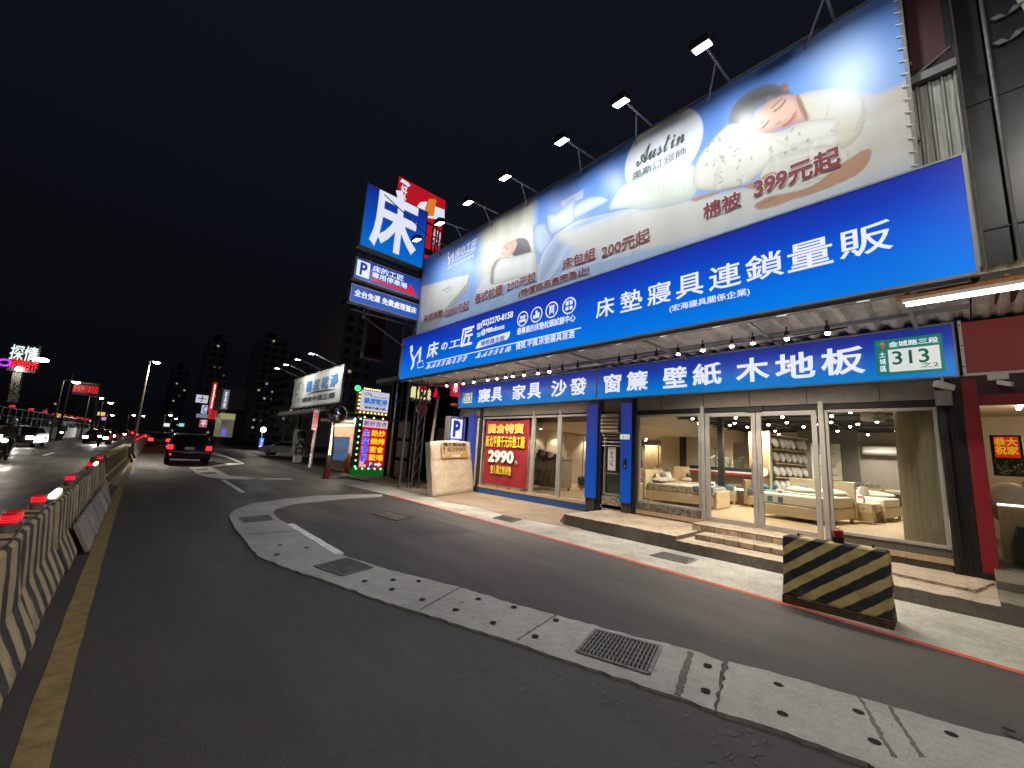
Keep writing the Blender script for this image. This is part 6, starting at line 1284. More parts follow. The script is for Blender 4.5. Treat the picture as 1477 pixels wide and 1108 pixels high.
# stall with lit front and blue poster
sl = thing('food_stall', (8.6, 23, 0), 'small lit street stall with glowing edge strip and a blue poster', 'stall')
M_STR = em('warm_strip', (1, .82, .5, 1), 5); M_PINK = em('stall_interior', S(215, 150, 120), .55)
X = 9.2; MB().box((X + 1.6, 22.0, .05), (X + 1.7, 27.0, 2.9)).build('back_wall', pm('stall_wall', (.5, .38, .3, 1), .7, var=.2), sl); MB().box((X - .5, 21.8, 2.9), (X + 1.8, 27.6, 3.05)).build('roof', M_GREY, sl); MB().box((X, 26.9, .05), (X + 1.6, 27.0, 2.9)).build('side_wall', pm('stall_wall', L(0)), sl)
MB().box((X, 22.0, 2.62), (X + .05, 26.8, 2.68)).box((X, 26.75, .9), (X + .05, 26.8, 2.62)).box((X, 24.2, .86), (X + .05, 26.8, .9)).build('edge_strip', M_STR, sl); MB().box((X, 24.2, .05), (X + .5, 26.8, .84)).build('counter', M_PALEB, sl); MB().box((X + 1.2, 22.6, 1.2), (X + 1.5, 26.0, 1.25)).box((X + 1.2, 22.6, 1.8), (X + 1.5, 26.0, 1.85)).build('shelves', M_PALEB, sl)
for k in range(14): MB().box((X + 1.25, 22.8 + k * .22, 1.25), (X + 1.42, 22.95 + k * .22, 1.5 + .02 * (k % 4))).build('packet', pm('packet_' + ['red', 'orange', 'white', 'blue'][k % 4], ((.4, .05, .04, 1), (.5, .2, .04, 1), (.6, .6, .55, 1), (.05, .12, .3, 1))[k % 4], .6, var=0), sl)
light('POINT', 'stall_lamp', (X + .7, 24.4, 2.5), 330, (1, .82, .62), sl, None, .15)
pst = thing('blue_poster', (9.0, 22.9, 1.4), 'blue poster with two white text lines on the stall front', 'poster'); pX9 = planeX(9.1); MB().box((9.1, 23.5, .62), (9.13, 26.1, 1.98)).build('sheet', em('poster_blue', S(80, 120, 175), .5), pst); text('清倉拍賣最後兩天\n全面五折起優惠', pX9, (-25.9, 1.05), (-23.7, 1.32), M_WHITE, pst, .02, d=.012, px=False)
og = ony(503, 663, 22); t = thing('orange_sack', (og[0], 22, .1), 'orange sack at the right end of the stall', 'sack'); MB().sph((og[0], 22, .55), 1, 14, 10, (.22, .22, .5)).build('body', pm('orange_sack', (.5, .2, .03, 1), .6, var=.2), t, smooth=True); MB().cyl((og[0], 22, 1.0), (og[0], 22, 1.12), .06, 8).build('neck', pm('orange_sack', L(0)), t)
for (x, y0, y1, w, lab, tx, c) in ((455, 592, 620, 9, 'white sign with red lettering high on the stall post', '租售', S(225, 190, 195)), (449, 626, 676, 4, 'tall red lit strip sign beside the stall', '小\n吃', S(220, 60, 50))):
    Yq = 27.5; pq = planeY(Yq); s_ = thing('post_sign', tuple(ony(x, (y0 + y1) / 2, Yq)), lab, 'sign'); rect(pq, (x - w / 2 - 1, y1), (x + w / 2 + 1, y0), 0, .06, 'panel', em('post_sign_' + ('pink' if w > 5 else 'red'), c, .55), s_); text(tx, pq, (x - w / 2, y1 - 2), (x + w / 2, y0 + 2), M_RED if w > 5 else M_LET, s_, .02, d=.012)
pq = ony(460, 600, 27.2); tag(MB().cyl((pq[0], 27.6, .02), (pq[0], 27.6, 3.6), .09, 10).build('stall_post', pm('pale_post', (.4, .4, .36, 1), .6, var=.2)), 'pale round post between the stall and the red strip sign', 'post')
bs = gnd(428, 668); t = thing('board_sign', tuple(bs), 'white standing board with dark characters in the dark parking lot', 'sign'); pz = planeY(bs[1]); MB().box((bs[0] - .45, bs[1], .5), (bs[0] + .55, bs[1] + .06, 2.4)).build('board', pm('board_white', (.42, .42, .40, 1), .6, var=.1), t); text('慢\n入\n口', pz, (bs[0] - .3, .6), (bs[0] + .4, 2.3), M_BLK, t, .05, d=.012, px=False); MB().box((bs[0] - .2, bs[1], .05), (bs[0] + .3, bs[1] + .3, .5)).build('foot', M_WHITE, t)
# white billboard of the laundry seen at an angle
LXX = 9.3; pw_ = planeX(LXX); a, b = (-37.2, 4.25), (-26.4, 6.45)
lb = thing('laundry_billboard', (LXX, 32, 5.4), 'grey white billboard with line drawn face and blue characters down the road', 'billboard')
MB().box((LXX, 26.4, 4.2), (LXX + .12, 37.2, 6.5)).build('panel', pm('banner_white', (.62, .66, .63, 1), .6, var=.08, vscale=.5), lb); MB().box((LXX - .03, 26.3, 4.1), (LXX + .12, 37.3, 4.2)).box((LXX - .03, 26.3, 6.5), (LXX + .12, 37.3, 6.58)).build('frame', M_GREY, lb)
M_BPR = pm('blue_print', (.03, .16, .42, 1), .6, var=.1)
for k, c in enumerate('極度乾淨'): text(c, pw_, (-33.8 + k * 1.75, 5.2), (-32.35 + k * 1.75, 6.1), M_BPR, lb, .05, d=.03, px=False)
text('環境平價王朝', pw_, (-34.3, 4.45), (-27.4, 4.85), M_DKI, lb, .03, d=.03, px=False); stroke(pw_, [(-33.6, 5.0), (-31.5, 5.12), (-29, 5.08), (-27.2, 5.02)], [.02, .12, .1, .02], .03, 'swash', M_BLK, lb, px=False)
for pts in ([(-36.2, 5.0), (-36.4, 5.5), (-35.9, 6.0), (-35.1, 6.1), (-34.5, 5.8), (-34.4, 5.4)], [(-36.3, 5.3), (-35.8, 5.15), (-35.4, 5.25), (-35.5, 4.8), (-35.2, 4.45)], [(-35.9, 5.7), (-35.5, 5.8), (-35.2, 5.55)], [(-34.9, 5.2), (-34.6, 5.0), (-34.9, 4.7)]): stroke(pw_, pts, .06, .03 + .002 * len(pts), 'line_drawing', M_BLK, lb, px=False)
q = MB()
for y in (27.5, 31, 35): q.box((LXX + .12, y, .05), (LXX + .3, y + .2, 6.5))
q.build('post', M_DARK, lb); q = MB().box((8.6, 26.6, 3.5), (11, 38, 3.62)); 
for k in range(28): q.box((8.55, 26.7 + k * .4, 3.62), (8.6, 26.9 + k * .4, 3.75))
tag(q.build('awning', M_GREY), 'torn grey awning under the white roadside billboard', 'awning')
for k, (y, lab) in enumerate(((27.5, 'brightest floodlight above the right end of the roadside white billboard'), (30.5, 'second floodlight from the right above the roadside white billboard'), (33.5, 'third floodlight from the right above the roadside white billboard'), (36, 'leftmost floodlight above the roadside white billboard'))):
    t = thing('floodlight', (7.6, y, 7.1), lab, 'floodlight', 'floodlights of the roadside billboard'); MB().box((7.45, y - .16, 7.05), (7.75, y + .16, 7.15)).build('lamp_head', M_BLK, t); MB().box((7.47, y - .14, 7.03), (7.73, y + .14, 7.048)).build('lens', em('flood_lens', L(0)), t); MB().tube([(7.7, y, 7.12), (9.3, y, 6.6)], .025, 6).build('arm', M_GREY, t)
    if k in (0, 2): light('AREA', 'floodlight_beam', (7.62, y, 7.0), 150, (1, 1, .93), t, (9.3, y, 4.8), .25)
# ------------------------------------------------------------------ vehicles
M_CARB = pm('car_black', (.012, .012, .014, 1), .22, .3, var=0); M_CARW = pm('car_white', (.5, .5, .5, 1), .3, var=0); M_CARG = pm('car_grey', (.035, .035, .04, 1), .3, .3, var=0); M_CARR = pm('car_dark_red', (.09, .01, .012, 1), .3, .2, var=0)
M_CGL = pm('car_glass', (.01, .012, .014, 1), .08, var=0, spec=.8); M_TYRE = pm('tyre', (.012, .012, .012, 1), .8, var=0); M_RIM = pm('wheel_rim', (.3, .3, .3, 1), .3, .8, var=0)
M_TAIL = em('tail_lamp', S(255, 35, 38), 3.4); M_HEADL = em('head_lamp', (1, .96, .88, 1), 30); M_NPL = pm('registration_plate', (.55, .55, .53, 1), .5, var=0); M_TAILF = em('tail_lamp_far', S(255, 30, 30), 9)
PROF = {'suv': [(-2.3, .32), (-2.34, .62), (-2.28, .80), (-2.24, 1.05), (-2.02, 1.6), (-1.9, 1.69), (-.4, 1.74), (.45, 1.66), (1.25, 1.08), (2.1, .98), (2.3, .78), (2.32, .32)],
        'sedan': [(-2.2, .30), (-2.26, .60), (-2.2, .92), (-1.65, .98), (-1.0, 1.38), (-.2, 1.45), (.45, 1.40), (1.2, .95), (2.05, .85), (2.25, .66), (2.26, .28)]}
def car(kind, loc, label, mat, group=None, rz=0, tail=True, head=False, far=False):
    t = thing('car' if kind == 'sedan' else 'suv', loc, label, 'car', group, rz); P = PROF[kind]; hw = .92; zb = .95; zt = max(p[1] for p in P)
    def wz(z): return hw if z < zb else hw - .24 * (z - zb) / (zt - zb)
    q = MB(); cols = [-1, -.9, .9, 1]; n = len(P)
    for s in cols:
        for y, z in P: k = .985 if abs(s) > .95 else 1; q.v.append((s * wz(z), y * k, z - (.02 if abs(s) > .95 and z > .7 else 0)))
    for c in range(3):
        for i in range(n): q.f.append([c * n + i, c * n + (i + 1) % n, (c + 1) * n + (i + 1) % n, (c + 1) * n + i])
    q.f.append(list(range(n))[::-1]); q.f.append([3 * n + i for i in range(n)]); q.m = [0] * len(q.f)
    q.build('body', mat, t, local=True, smooth=True)
    # rear glass
    i0 = 3 if kind == 'suv' else 3
    (ya, za), (yb, zb_) = P[i0], P[i0 + 1]; f = lambda k, s, o=.012: (s * (wz(za + (zb_ - za) * k) - .10), ya + (yb - ya) * k - o, za + (zb_ - za) * k + o * .4)
    MB().poly([f(.08, -1), f(.08, 1), f(.92, 1), f(.92, -1)]).build('rear_window', M_CGL, t, local=True)
    iw = [i for i in range(n) if P[i][1] > 1.3][-1]; (ya2, za2), (yb2, zb2) = P[iw], P[iw + 1]; g = lambda k, s, o=.012: (s * (wz(za2 + (zb2 - za2) * k) - .10), ya2 + (yb2 - ya2) * k + o, za2 + (zb2 - za2) * k + o * .6)
    MB().poly([g(.08, 1), g(.08, -1), g(.92, -1), g(.92, 1)]).build('windscreen', M_CGL, t, local=True)
    roof = [p for p in P if p[1] > 1.25]
    for s in (-1, 1):
        y0, y1 = roof[0][0], roof[-1][0]; q = MB(); zl, zh = 1.0 if kind == 'suv' else .98, zt - .12
        pts = [(y0 - .12, zl), (y1 + .55, zl), (y1 + .08, zh), (y0 + .1, zh)]; q.poly([(s * (wz(z) + .012), y, z) for y, z in pts]); q.build('side_window', M_CGL, t, local=True, fixn=False)
    wp_ = None
    for s in (-1, 1):
        for y in (-1.38, 1.38):
            w = MB().cyl((s * .70, y, .33), (s * .91, y, .33), .33, 18).build('wheel', M_TYRE, t, local=True); MB().cyl((s * .905, y, .33), (s * .925, y, .33), .21, 14).build('rim', M_RIM, w, local=True)
    if kind == 'suv':
        for s in (-1, 1): o = MB().box((s * .66, -2.36, .84), (s * .89, -2.2, 1.08)).build('tail_light', M_TAIL, t, local=True, bevel=.02); MB().box((s * .68, -2.375, .93), (s * .87, -2.362, .955)).build('light_divider', M_CARR, o, local=True)
        MB().box((-.8, -2.365, .70), (.8, -2.34, .74)).build('chrome_strip', M_RIM, t, local=True); MB().box((-.2, -2.36, .84), (.2, -2.31, 1.0)).build('licence_plate', M_NPL, t, local=True); MB().box((-.9, -2.40, .36), (.9, -2.26, .62)).build('rear_bumper', M_CARB, t, local=True, bevel=.04)
        MB().sph((-.72, -2.40, .56), .045, 8, 6).build('reflector', M_TAIL, t, local=True)
        for s in (-1, 1): MB().box((s * .92, .75, 1.0), (s * 1.08, .9, 1.15)).build('side_mirror', M_CARB, t, local=True, bevel=.03); MB().tube([(s * .62, -1.7, 1.73), (s * .62, .2, 1.76)], .02, 6).build('roof_rail', M_RIM, t, local=True)
    else:
        for s in (-1, 1):
            if tail: MB().box((s * .52, -2.29, .64), (s * .90, -2.18, .90)).build('tail_light', M_TAILF if far else M_TAIL, t, local=True)
            MB().box((s * .54, 2.14, .56), (s * .88, 2.29, .76)).build('headlight', M_HEADL if head else M_RIM, t, local=True)
        MB().box((-.2, -2.28, .66), (.2, -2.24, .78)).build('licence_plate', M_NPL, t, local=True)
    return t
suv_ = car('suv', (2.5, 29.8, 0), 'black suv with red tail lights driving away in the nearest lane', M_CARB, rz=R_(-3)); suv_.scale = (1.04, 1, .93)
cx = lambda y: .7 + (y - 40) * .026 + max(0, y - 55) ** 2 * .0005
far0 = None
for k, (y, dx) in enumerate(((58, 2.45), (73, 3.1), (88, 2.5), (97, 4.0), (106, 1.7), (114, 3.4), (121, 5.0), (128, 1.3), (136, 3.1), (145, 4.9), (160, 1.1), (171, 3.6), (186, 5.6), (200, 1.6), (216, 4.1), (92, 5.6), (103, 6.4), (118, 2.4), (126, 6.6), (141, 1.9), (152, 6.2), (157, 2.6), (166, 5.2), (178, 1.9), (192, 6.9), (208, 3.0), (225, 1.2), (240, 5.5))):
    m = [M_CARG, M_CARB, M_CARW, M_CARR][k % 4]; car('sedan', (dx, y, 0), 'car with glowing tail lights queuing beyond the black suv, %s from the camera' % ORD[k], m, 'cars queuing ahead', R_(-5), True, False, True)
for k, (x, y) in enumerate(((-5.7, 46), (-2.4, 60), (-2.3, 79), (-3.2, 98), (-1.4, 112), (-3.4, 128), (-1.2, 145))):
    car('sedan', (x, y, -.01), 'oncoming car with white headlights on the opposite road, %s from the camera' % ORD[k], [M_CARG, M_CARB][k % 2], 'oncoming cars', R_(178 - (4 if y > 80 else 1)), True, True)
    if k in (0, 1, 2, 3): light('SPOT', 'headlight_beam', (x, y - 2.4, .67), 130 if k == 0 else 240, (1, .96, .9), None, (x + .2, y - 22, 0.1), .12, 55, .8)
wc_ = gnd(398, 655); car('sedan', (wc_[0], 46, 0), 'white car parked side on in the dark lot left of the standing board', M_CARW, None, R_(62), False, False)
for x, y, tx, ty in ((-3.2, 95, -6.7, 74), (-3.4, 125, -6.2, 100)): light('SPOT', 'headlight_beam', (x, y, .67), 3000, (1, .98, .95), None, (tx, ty, .3), .12, 50, .8)
def scooter(loc, label, rz=math.pi, coat=(.05, .04, .035, 1), helm=(.3, .3, .3, 1), lab2=''):
    t = thing('scooter', loc, label, 'scooter', 'oncoming scooters', rz)
    for y, nm in ((-.62, 'rear_wheel'), (.62, 'front_wheel')):
        MB().tube([(0, y + .19 * math.cos(a), .24 + .19 * math.sin(a)) for a in np.linspace(0, 6.283, 17)], .055, 7).build(nm, M_TYRE, t, local=True)
    q = MB(); q.prism([(-.14, -.85, .55), (-.14, -.75, .78), (-.14, .05, .78), (-.14, .1, .34), (-.14, .42, .34), (-.14, .5, .95), (-.14, .62, .9), (-.14, .58, .28), (-.14, -.35, .24), (-.14, -.55, .48)], (.28, 0, 0)); q.build('body', M_CARG, t, local=True, bevel=.03)
    MB().tube([(-.33, .42, 1.05), (-.1, .5, 1.02), (.1, .5, 1.02), (.33, .42, 1.05)], .02, 6).build('handlebar', M_BLK, t, local=True); MB().sph((0, .62, .88), .09, 10, 8, (1.2, .6, .8)).build('headlight', M_HEADL, t, local=True, smooth=True); MB().box((-.13, -.7, .78), (.13, .0, .84)).build('seat', M_BLK, t, local=True, bevel=.02)
    p = thing('person', tuple(np.array(loc) + np.array((0, 0, 0))), lab2, 'person', 'scooter riders', rz)
    me = bpy.data.meshes.new('body'); V = [(0, -.30, .88), (0, -.28, 1.12), (0, -.22, 1.36), (0, -.2, 1.48), (0, -.16, 1.66), (.19, -.22, 1.38), (.27, .06, 1.18), (.31, .38, 1.08), (-.19, -.22, 1.38), (-.27, .06, 1.18), (-.31, .38, 1.08), (.12, -.26, .88), (.17, .12, .86), (.14, .22, .42), (-.12, -.26, .88), (-.17, .12, .86), (-.14, .22, .42), (.14, .34, .38), (-.14, .34, .38)]
    E_ = [(0, 1), (1, 2), (2, 3), (3, 4), (2, 5), (5, 6), (6, 7), (2, 8), (8, 9), (9, 10), (0, 11), (11, 12), (12, 13), (0, 14), (14, 15), (15, 16), (13, 17), (16, 18)]
    me.from_pydata(V, E_, []); o = bpy.data.objects.new('body', me); COL.objects.link(o); o.parent = p; sk = o.modifiers.new('skin', 'SKIN'); ss = o.modifiers.new('sub', 'SUBSURF'); ss.levels = ss.render_levels = 1
    rad = [.15, .16, .17, .07, .11, .08, .055, .045, .08, .055, .045, .10, .08, .06, .10, .08, .06, .05, .05]
    for i, r in enumerate(rad): me.skin_vertices[0].data[i].radius = (r, r)
    me.skin_vertices[0].data[0].use_root = True; me.materials.append(pm('coat ' + lab2[:18], coat, .8, var=.1))
    h = MB().sph((0, -.15, 1.70), .15, 14, 10, (1, 1.1, 1)).build('helmet', pm('helmet ' + lab2[:14], helm, .25, var=0), p, local=True, smooth=True); MB().sph((0, -.06, 1.68), .115, 12, 8, (.9, .8, .7)).build('visor', M_CGL, h, local=True, smooth=True)
scooter((-3.85, 27.7, -.01), 'scooter with warm headlight at the left picture edge on the opposite road', lab2='rider in brown coat on the scooter at the left picture edge')
scooter((-2.0, 52, -.01), 'distant scooter with orange headlight near the middle of the opposite road', lab2='rider in dark coat on the distant scooter', helm=(.5, .5, .5, 1))
scooter((-5.5, 66, -.01), 'farthest scooter beside the long lit wall', lab2='rider with pale helmet on the farthest scooter', helm=(.6, .6, .6, 1), coat=(.02, .03, .06, 1))
light('SPOT', 'scooter_beam', (-3.85, 26.9, .85), 120, (1, .85, .65), None, (-3.0, 15, 0), .08, 60, .8)
# ------------------------------------------------------------------ far side of the road
wl = thing('roadside_wall', (-7, 60, 0), 'long pale concrete wall along the far side of the opposite road', 'wall')
q = MB(); WP = [(-8.7, 20), (-7.9, 40), (-6.9, 62), (-6.1, 90), (-5.6, 120)]
for a, b in zip(WP[:-1], WP[1:]): q.add([(a[0], a[1], -.05), (b[0], b[1], -.05), (b[0], b[1], 1.35), (a[0], a[1], 1.35), (a[0] - .3, a[1], -.05), (b[0] - .3, b[1], -.05), (b[0] - .3, b[1], 1.35), (a[0] - .3, a[1], 1.35)], [(0, 1, 2, 3), (3, 2, 6, 7), (4, 7, 6, 5)])
q.build('wall', concrete('wall_concrete', (.30, .30, .28, 1), .8, crack=False, sc=.5), wl)
q = MB()
for a, b in zip(WP[:-1], WP[1:]):
    n = int((b[1] - a[1]) / 2)
    for k in range(n): x = a[0] + (b[0] - a[0]) * k / n; y = a[1] + (b[1] - a[1]) * k / n; q.box((x - .22, y, 1.35), (x - .14, y + .08, 2.75))
    q.tube([(a[0] - .18, a[1], 2.75), (b[0] - .18, b[1], 2.75)], .04, 5); q.tube([(a[0] - .18, a[1], 2.1), (b[0] - .18, b[1], 2.1)], .03, 5)
fc = q.build('fence', M_BLK); tag(fc, 'dark steel fence with posts standing on the far roadside wall', 'fence')
for k in range(14):
    y = 34 + k * 6.2; x = np.interp(y, [p[1] for p in WP], [p[0] for p in WP]) - .18; beacon((x, y, 2.75), 'red lamp on top of the far roadside fence, %s from the left' % ORD[k], True, .11 + .0010 * y, .26, 'red lamps on the far fence')
M_LAMP = em('street_lamp_lens', (1, .93, .78, 1), 60); M_POLE = pm('lamp_pole_paint', (.22, .19, .15, 1), .6, .2, var=.25)
def street_lamp(base, top, arm, label, r=.09, size=.22, warm=None):
    t = thing('street_lamp', tuple(base), label, 'street lamp', 'street lamps'); base = np.array(base, float); top = np.array(top, float)
    MB().tube([base, base + (top - base) * .5, top], r, 10, r * .55).build('pole', M_POLE, t); hd = top + np.array(arm)
    MB().tube([top, top + np.array(arm) * .5 + np.array((0, 0, .08)), hd], .035, 6).build('arm', M_GREY, t); MB().obox(hd, ((1, 0, 0), (0, 1, 0), (0, 0, 1)), (size * 2.2, size * 1.2, .1)).build('lamp_head', M_GREY, t, bevel=.02); MB().sph(hd - np.array((0, 0, .09)), size * .5, 10, 6, (1.4, 1, .6)).build('lens', warm or M_LAMP, t, smooth=True); return t, hd
sl_, hd = street_lamp((.18, 33.0, .0), ony(216, 521, 33.0), (.32, 0, .05), 'tall leaning street lamp standing on the median before the far concrete barriers')
light('SPOT', 'street_lamp_beam', hd - np.array((0, 0, .25)), 2200, (1, .9, .72), sl_, hd - np.array((0, 0, 5)), .15, 150, .7)
for k, (x, y, Y) in enumerate(((144, 574, 72), (160, 581, 90), (246, 599, 120), (254, 604, 135), (193, 599, 150), (207, 600, 165), (162, 599, 140), (110, 551, 62))):
    p = ony(x, y, Y); street_lamp((p[0] - .9, Y, -.05), (p[0] - .9, Y, p[2] + .05), (.9, 0, 0), 'distant street lamp, ' + ['one with a short bent arm left of the leaning lamp', 'dim one just right of the bent arm lamp', 'highest lamp point right of the leaning lamp', 'lower lamp point just above the queue of tail lights', 'lamp point close left of the leaning lamp foot', 'lamp point close right of the leaning pole', 'lamp point beyond the fence end', 'unlit curved one beside the red display board'][k], .1, .42)
# overhead display, neon tower
gy = 64; pg = planeY(gy); t = thing('display_board', tuple(ony(125, 561, gy)), 'red dot text display board on posts over the far road', 'display'); rect(pg, (103, 568), (145, 556), 0, .3, 'panel', M_BLK, t)
a, b = pg.uv(103, 568), pg.uv(145, 556); a = np.array([a[0], pg.uv(124, 567)[1]]); 
MB().box((a[0], gy - .02, b[1]), (b[0], gy + .2, b[1] + .12)).build('frame', M_GREY, t); text('請保持行車距離', pg, (104.5, 565), (143, 558), em('led_red', S(255, 30, 45), 1.1), t, 0, d=.05)
MB().cyl((pg.uv(138, 590)[0], gy + .3, -.05), (pg.uv(138, 590)[0], gy + .3, a[1] + .5), .15, 8).build('post', M_DARK, t); MB().cyl((pg.uv(99, 560)[0], gy + .3, -.05), (pg.uv(99, 560)[0], gy + .3, b[1] + 1.2), .12, 8).build('post', M_DARK, t)
ny = 95; pn = planeY(ny); t = thing('neon_tower_sign', tuple(ony(35, 520, ny)), 'white and red neon character sign on a thick grey pylon far left', 'sign')
text('探情', pn, (12, 518), (57, 502), em('neon_white', S(232, 255, 248), 1.0), t, .012, d=.1, thick=.3); text('定伊合作', pn, (13, 531), (57, 521), em('neon_red', S(255, 25, 40), 1.1), t, .01, d=.1, thick=.3)
MB().tube([pn.pt(*(pn.uv(6.5, 523) + np.array([.6 * math.cos(a), .45 * math.sin(a)])), .1) for a in np.linspace(0, 6.283, 13)], .16, 6).build('neon_ring', em('neon_violet', S(190, 60, 255), 1.1), t)
a, b = pn.uv(12, 580), pn.uv(26, 534); MB().prism([pn.pt(*pn.uv(*p), -.5) for p in ((9, 580), (22, 580), (31, 534), (18, 533))], (0, 1.5, 0)).build('pylon', pm('pylon_grey', (.16, .15, .14, 1), .7, var=.1), t); a, b = pn.uv(8, 534), pn.uv(60, 500); MB().box((a[0], ny + .1, a[1]), (b[0], ny + .3, b[1])).build('backing', M_BLK, t)
lp = pn.pt(*pn.uv(28, 533), .6); MB().sph(lp, .35, 10, 6).build('spot_lamp', M_LAMP, t, smooth=True); lp = pn.pt(*pn.uv(61, 520), .6); MB().sph(lp, .5, 10, 6, (1.6, 1, .6)).build('spot_lamp', M_LAMP, t, smooth=True); light('POINT', 'pylon_glow', pn.pt(*pn.uv(28, 536), 3), 130, (1, .95, .9), t, None, .4)
# signs down the right side of the road
fy = 75; pf_ = planeY(fy)
def fsign(name, p0, p1, col, st, label, tx=None, tcol=None, cat='sign', yo=0, bold=.02):
    t = thing(name, tuple(ony((p0[0] + p1[0]) / 2, (p0[1] + p1[1]) / 2, fy + yo)), label, cat); P = planeY(fy + yo); rect(P, p0, p1, 0, .4, 'panel', em('far_sign ' + label[:22], col, st), t)
    if tx: w = p1[0] - p0[0]; h = p0[1] - p1[1]; text(tx, P, (p0[0] + w * .14, p0[1] - h * .06), (p1[0] - w * .14, p1[1] + h * .06), tcol or M_LET, t, bold, d=.06)
    return t
fsign('furniture_sign', (301, 592), (314, 552), S(205, 35, 40), .8, 'tall red vertical furniture shop sign with white characters down the road', '歐\n風\n家\n具', em('far_white', S(255, 235, 235), 1), bold=.05)
fsign('shop_sign', (300, 604), (313, 593), S(215, 40, 35), .85, 'small square red sign under the tall red vertical sign', '店', em('far_dark_red', S(120, 10, 15), .5))
fsign('shop_sign', (282, 580), (301, 571), S(205, 200, 215), .9, 'white lit flat sign left of the tall red vertical sign', '十', em('far_blue', S(70, 60, 140), .6), yo=1)
fsign('shop_sign', (290, 596), (300, 585), S(190, 200, 225), .9, 'pale square lit sign with a blue ring left of the red sign', 'C', em('far_blue', L(0)), yo=1.5)
fsign('shop_sign', (287, 616), (300, 606), S(200, 90, 110), .7, 'pink and red lit sign low beside the tall red sign', '平', M_LET, yo=2)
fsign('shop_sign', (283, 602), (300, 598), S(150, 160, 190), .5, 'thin grey strip sign between the pale lit signs', None, yo=2.5)
t = thing('lit_shop', tuple(ony(327, 614, 82)), 'pale yellow lit shop front beyond the red vertical sign', 'shop'); P82 = planeY(82); rect(P82, (315, 630), (340, 597), 0, 6, 'wall', em('shopfront_yellow', S(150, 148, 110), .32), t); rect(P82, (318, 629), (327, 619), .05, .1, 'window', em('shop_violet', S(110, 100, 220), .9), t); rect(P82, (317, 604), (340, 598), .05, .3, 'sign_band', em('shop_band', S(185, 180, 120), .6), t); text('洗衣', P82, (319, 614), (330, 607), em('far_blue', L(0)), t, .03, d=.1)
t = thing('grey_banner_building', tuple(ony(335, 575, 86)), 'dim grey corrugated building front with pale character banner', 'building'); P86 = planeY(86); rect(P86, (317, 594), (356, 562), 0, 8, 'front', pm('dim_grey_sheet', (.12, .12, .13, 1), .6, var=.4, vscale=.8), t); rect(P86, (318, 590), (332, 563), .06, .1, 'banner', em('banner_glow', S(150, 155, 165), .4), t); text('家\n具\n館', P86, (321, 588), (329, 565), M_LET, t, .03, d=.12); MB().box((*(P86.pt(*P86.uv(317, 640))[:2]), -.05), tuple(P86.pt(*P86.uv(356, 594)) + np.array((0, 6, 0)))).build('lower_wall', M_SHED, t)
t = thing('blue_lit_sign', tuple(ony(377, 640, 60)), 'small blue lit standing sign in the dark parking lot', 'sign'); P60 = planeY(60); rect(P60, (373, 647), (381, 632), 0, .3, 'panel', em('lot_blue', S(60, 90, 235), .9), t); text('停\n車', P60, (375, 645), (379, 634), M_LET, t, .02, d=.05); q = P60.pt(*P60.uv(377, 646)); MB().box((q[0] - .3, 60.05, -.05), (q[0] + .3, 60.25, q[2])).build('foot', M_DARK, t)
lp = ony(380, 620, 60); t = thing('yard_lamp', (lp[0], 60, 0), 'bright round lamp glowing above the small blue lit sign', 'lamp'); MB().cyl((lp[0], 60.3, -.05), (lp[0], 60.3, lp[2]), .06, 8).build('pole', M_DARK, t); MB().sph(lp, .3, 12, 8).build('globe', em('yard_globe', S(255, 245, 210), 30), t, smooth=True); light('POINT', 'yard_glow', lp - np.array((0, .5, 0)), 700, (1, .95, .8), t, None, .3)
# trees and dark towers behind
def tree(x, y, h, label, seed):
    rnd = random.Random(seed); t = thing('tree', (x, y, -.05), label, 'tree', 'dark roadside trees'); q = MB(); q.tube([(x, y, -.05), (x + .1, y, h * .3), (x + .25, y, h * .6)], .16, 7, .07)
    for k in range(6): a = rnd.uniform(0, 6.28); q.tube([(x + .12, y, h * (.35 + .04 * k)), (x + math.cos(a) * h * .22, y + math.sin(a) * h * .22, h * (.6 + .04 * k))], .05, 5, .02)
    q.build('trunk', pm('bark', (.05, .04, .03, 1), .9, var=.3), t); q = MB(); cl = [(x + rnd.gauss(0, h * .17), y + rnd.gauss(0, h * .17), h * rnd.uniform(.45, .95), h * rnd.uniform(.07, .15)) for _ in range(16)]
    for _ in range(1400):
        c = rnd.choice(cl); p = np.array([c[0] + rnd.gauss(0, c[3]), c[1] + rnd.gauss(0, c[3]), c[2] + rnd.gauss(0, c[3] * .7)]); s = rnd.uniform(.08, .2); u = np.array([rnd.gauss(0, 1) for _ in range(3)]); u /= np.linalg.norm(u); v = np.cross(u, (.3, .5, .8)); q.poly([p, p + u * s + v * s * .35, p + u * s * 2, p + u * s - v * s * .35])
    q.build('crown', pm('night_leaves', (.03, .055, .022, 1), .7, var=.4, vscale=3), t, fixn=False)
for k, (x, y, h, lab) in enumerate(((16.0, 66, 6, 'dark leafy tree between the yellow shop front and the parking lot'), (21, 58, 7.5, 'broad dark tree behind the parked white car'), (24, 44, 6.5, 'dark tree at the back of the lot behind the stall'), (-11.5, 70, 6, 'dark tree behind the far fence under the red display board'))): tree(x, y, h, lab, k)
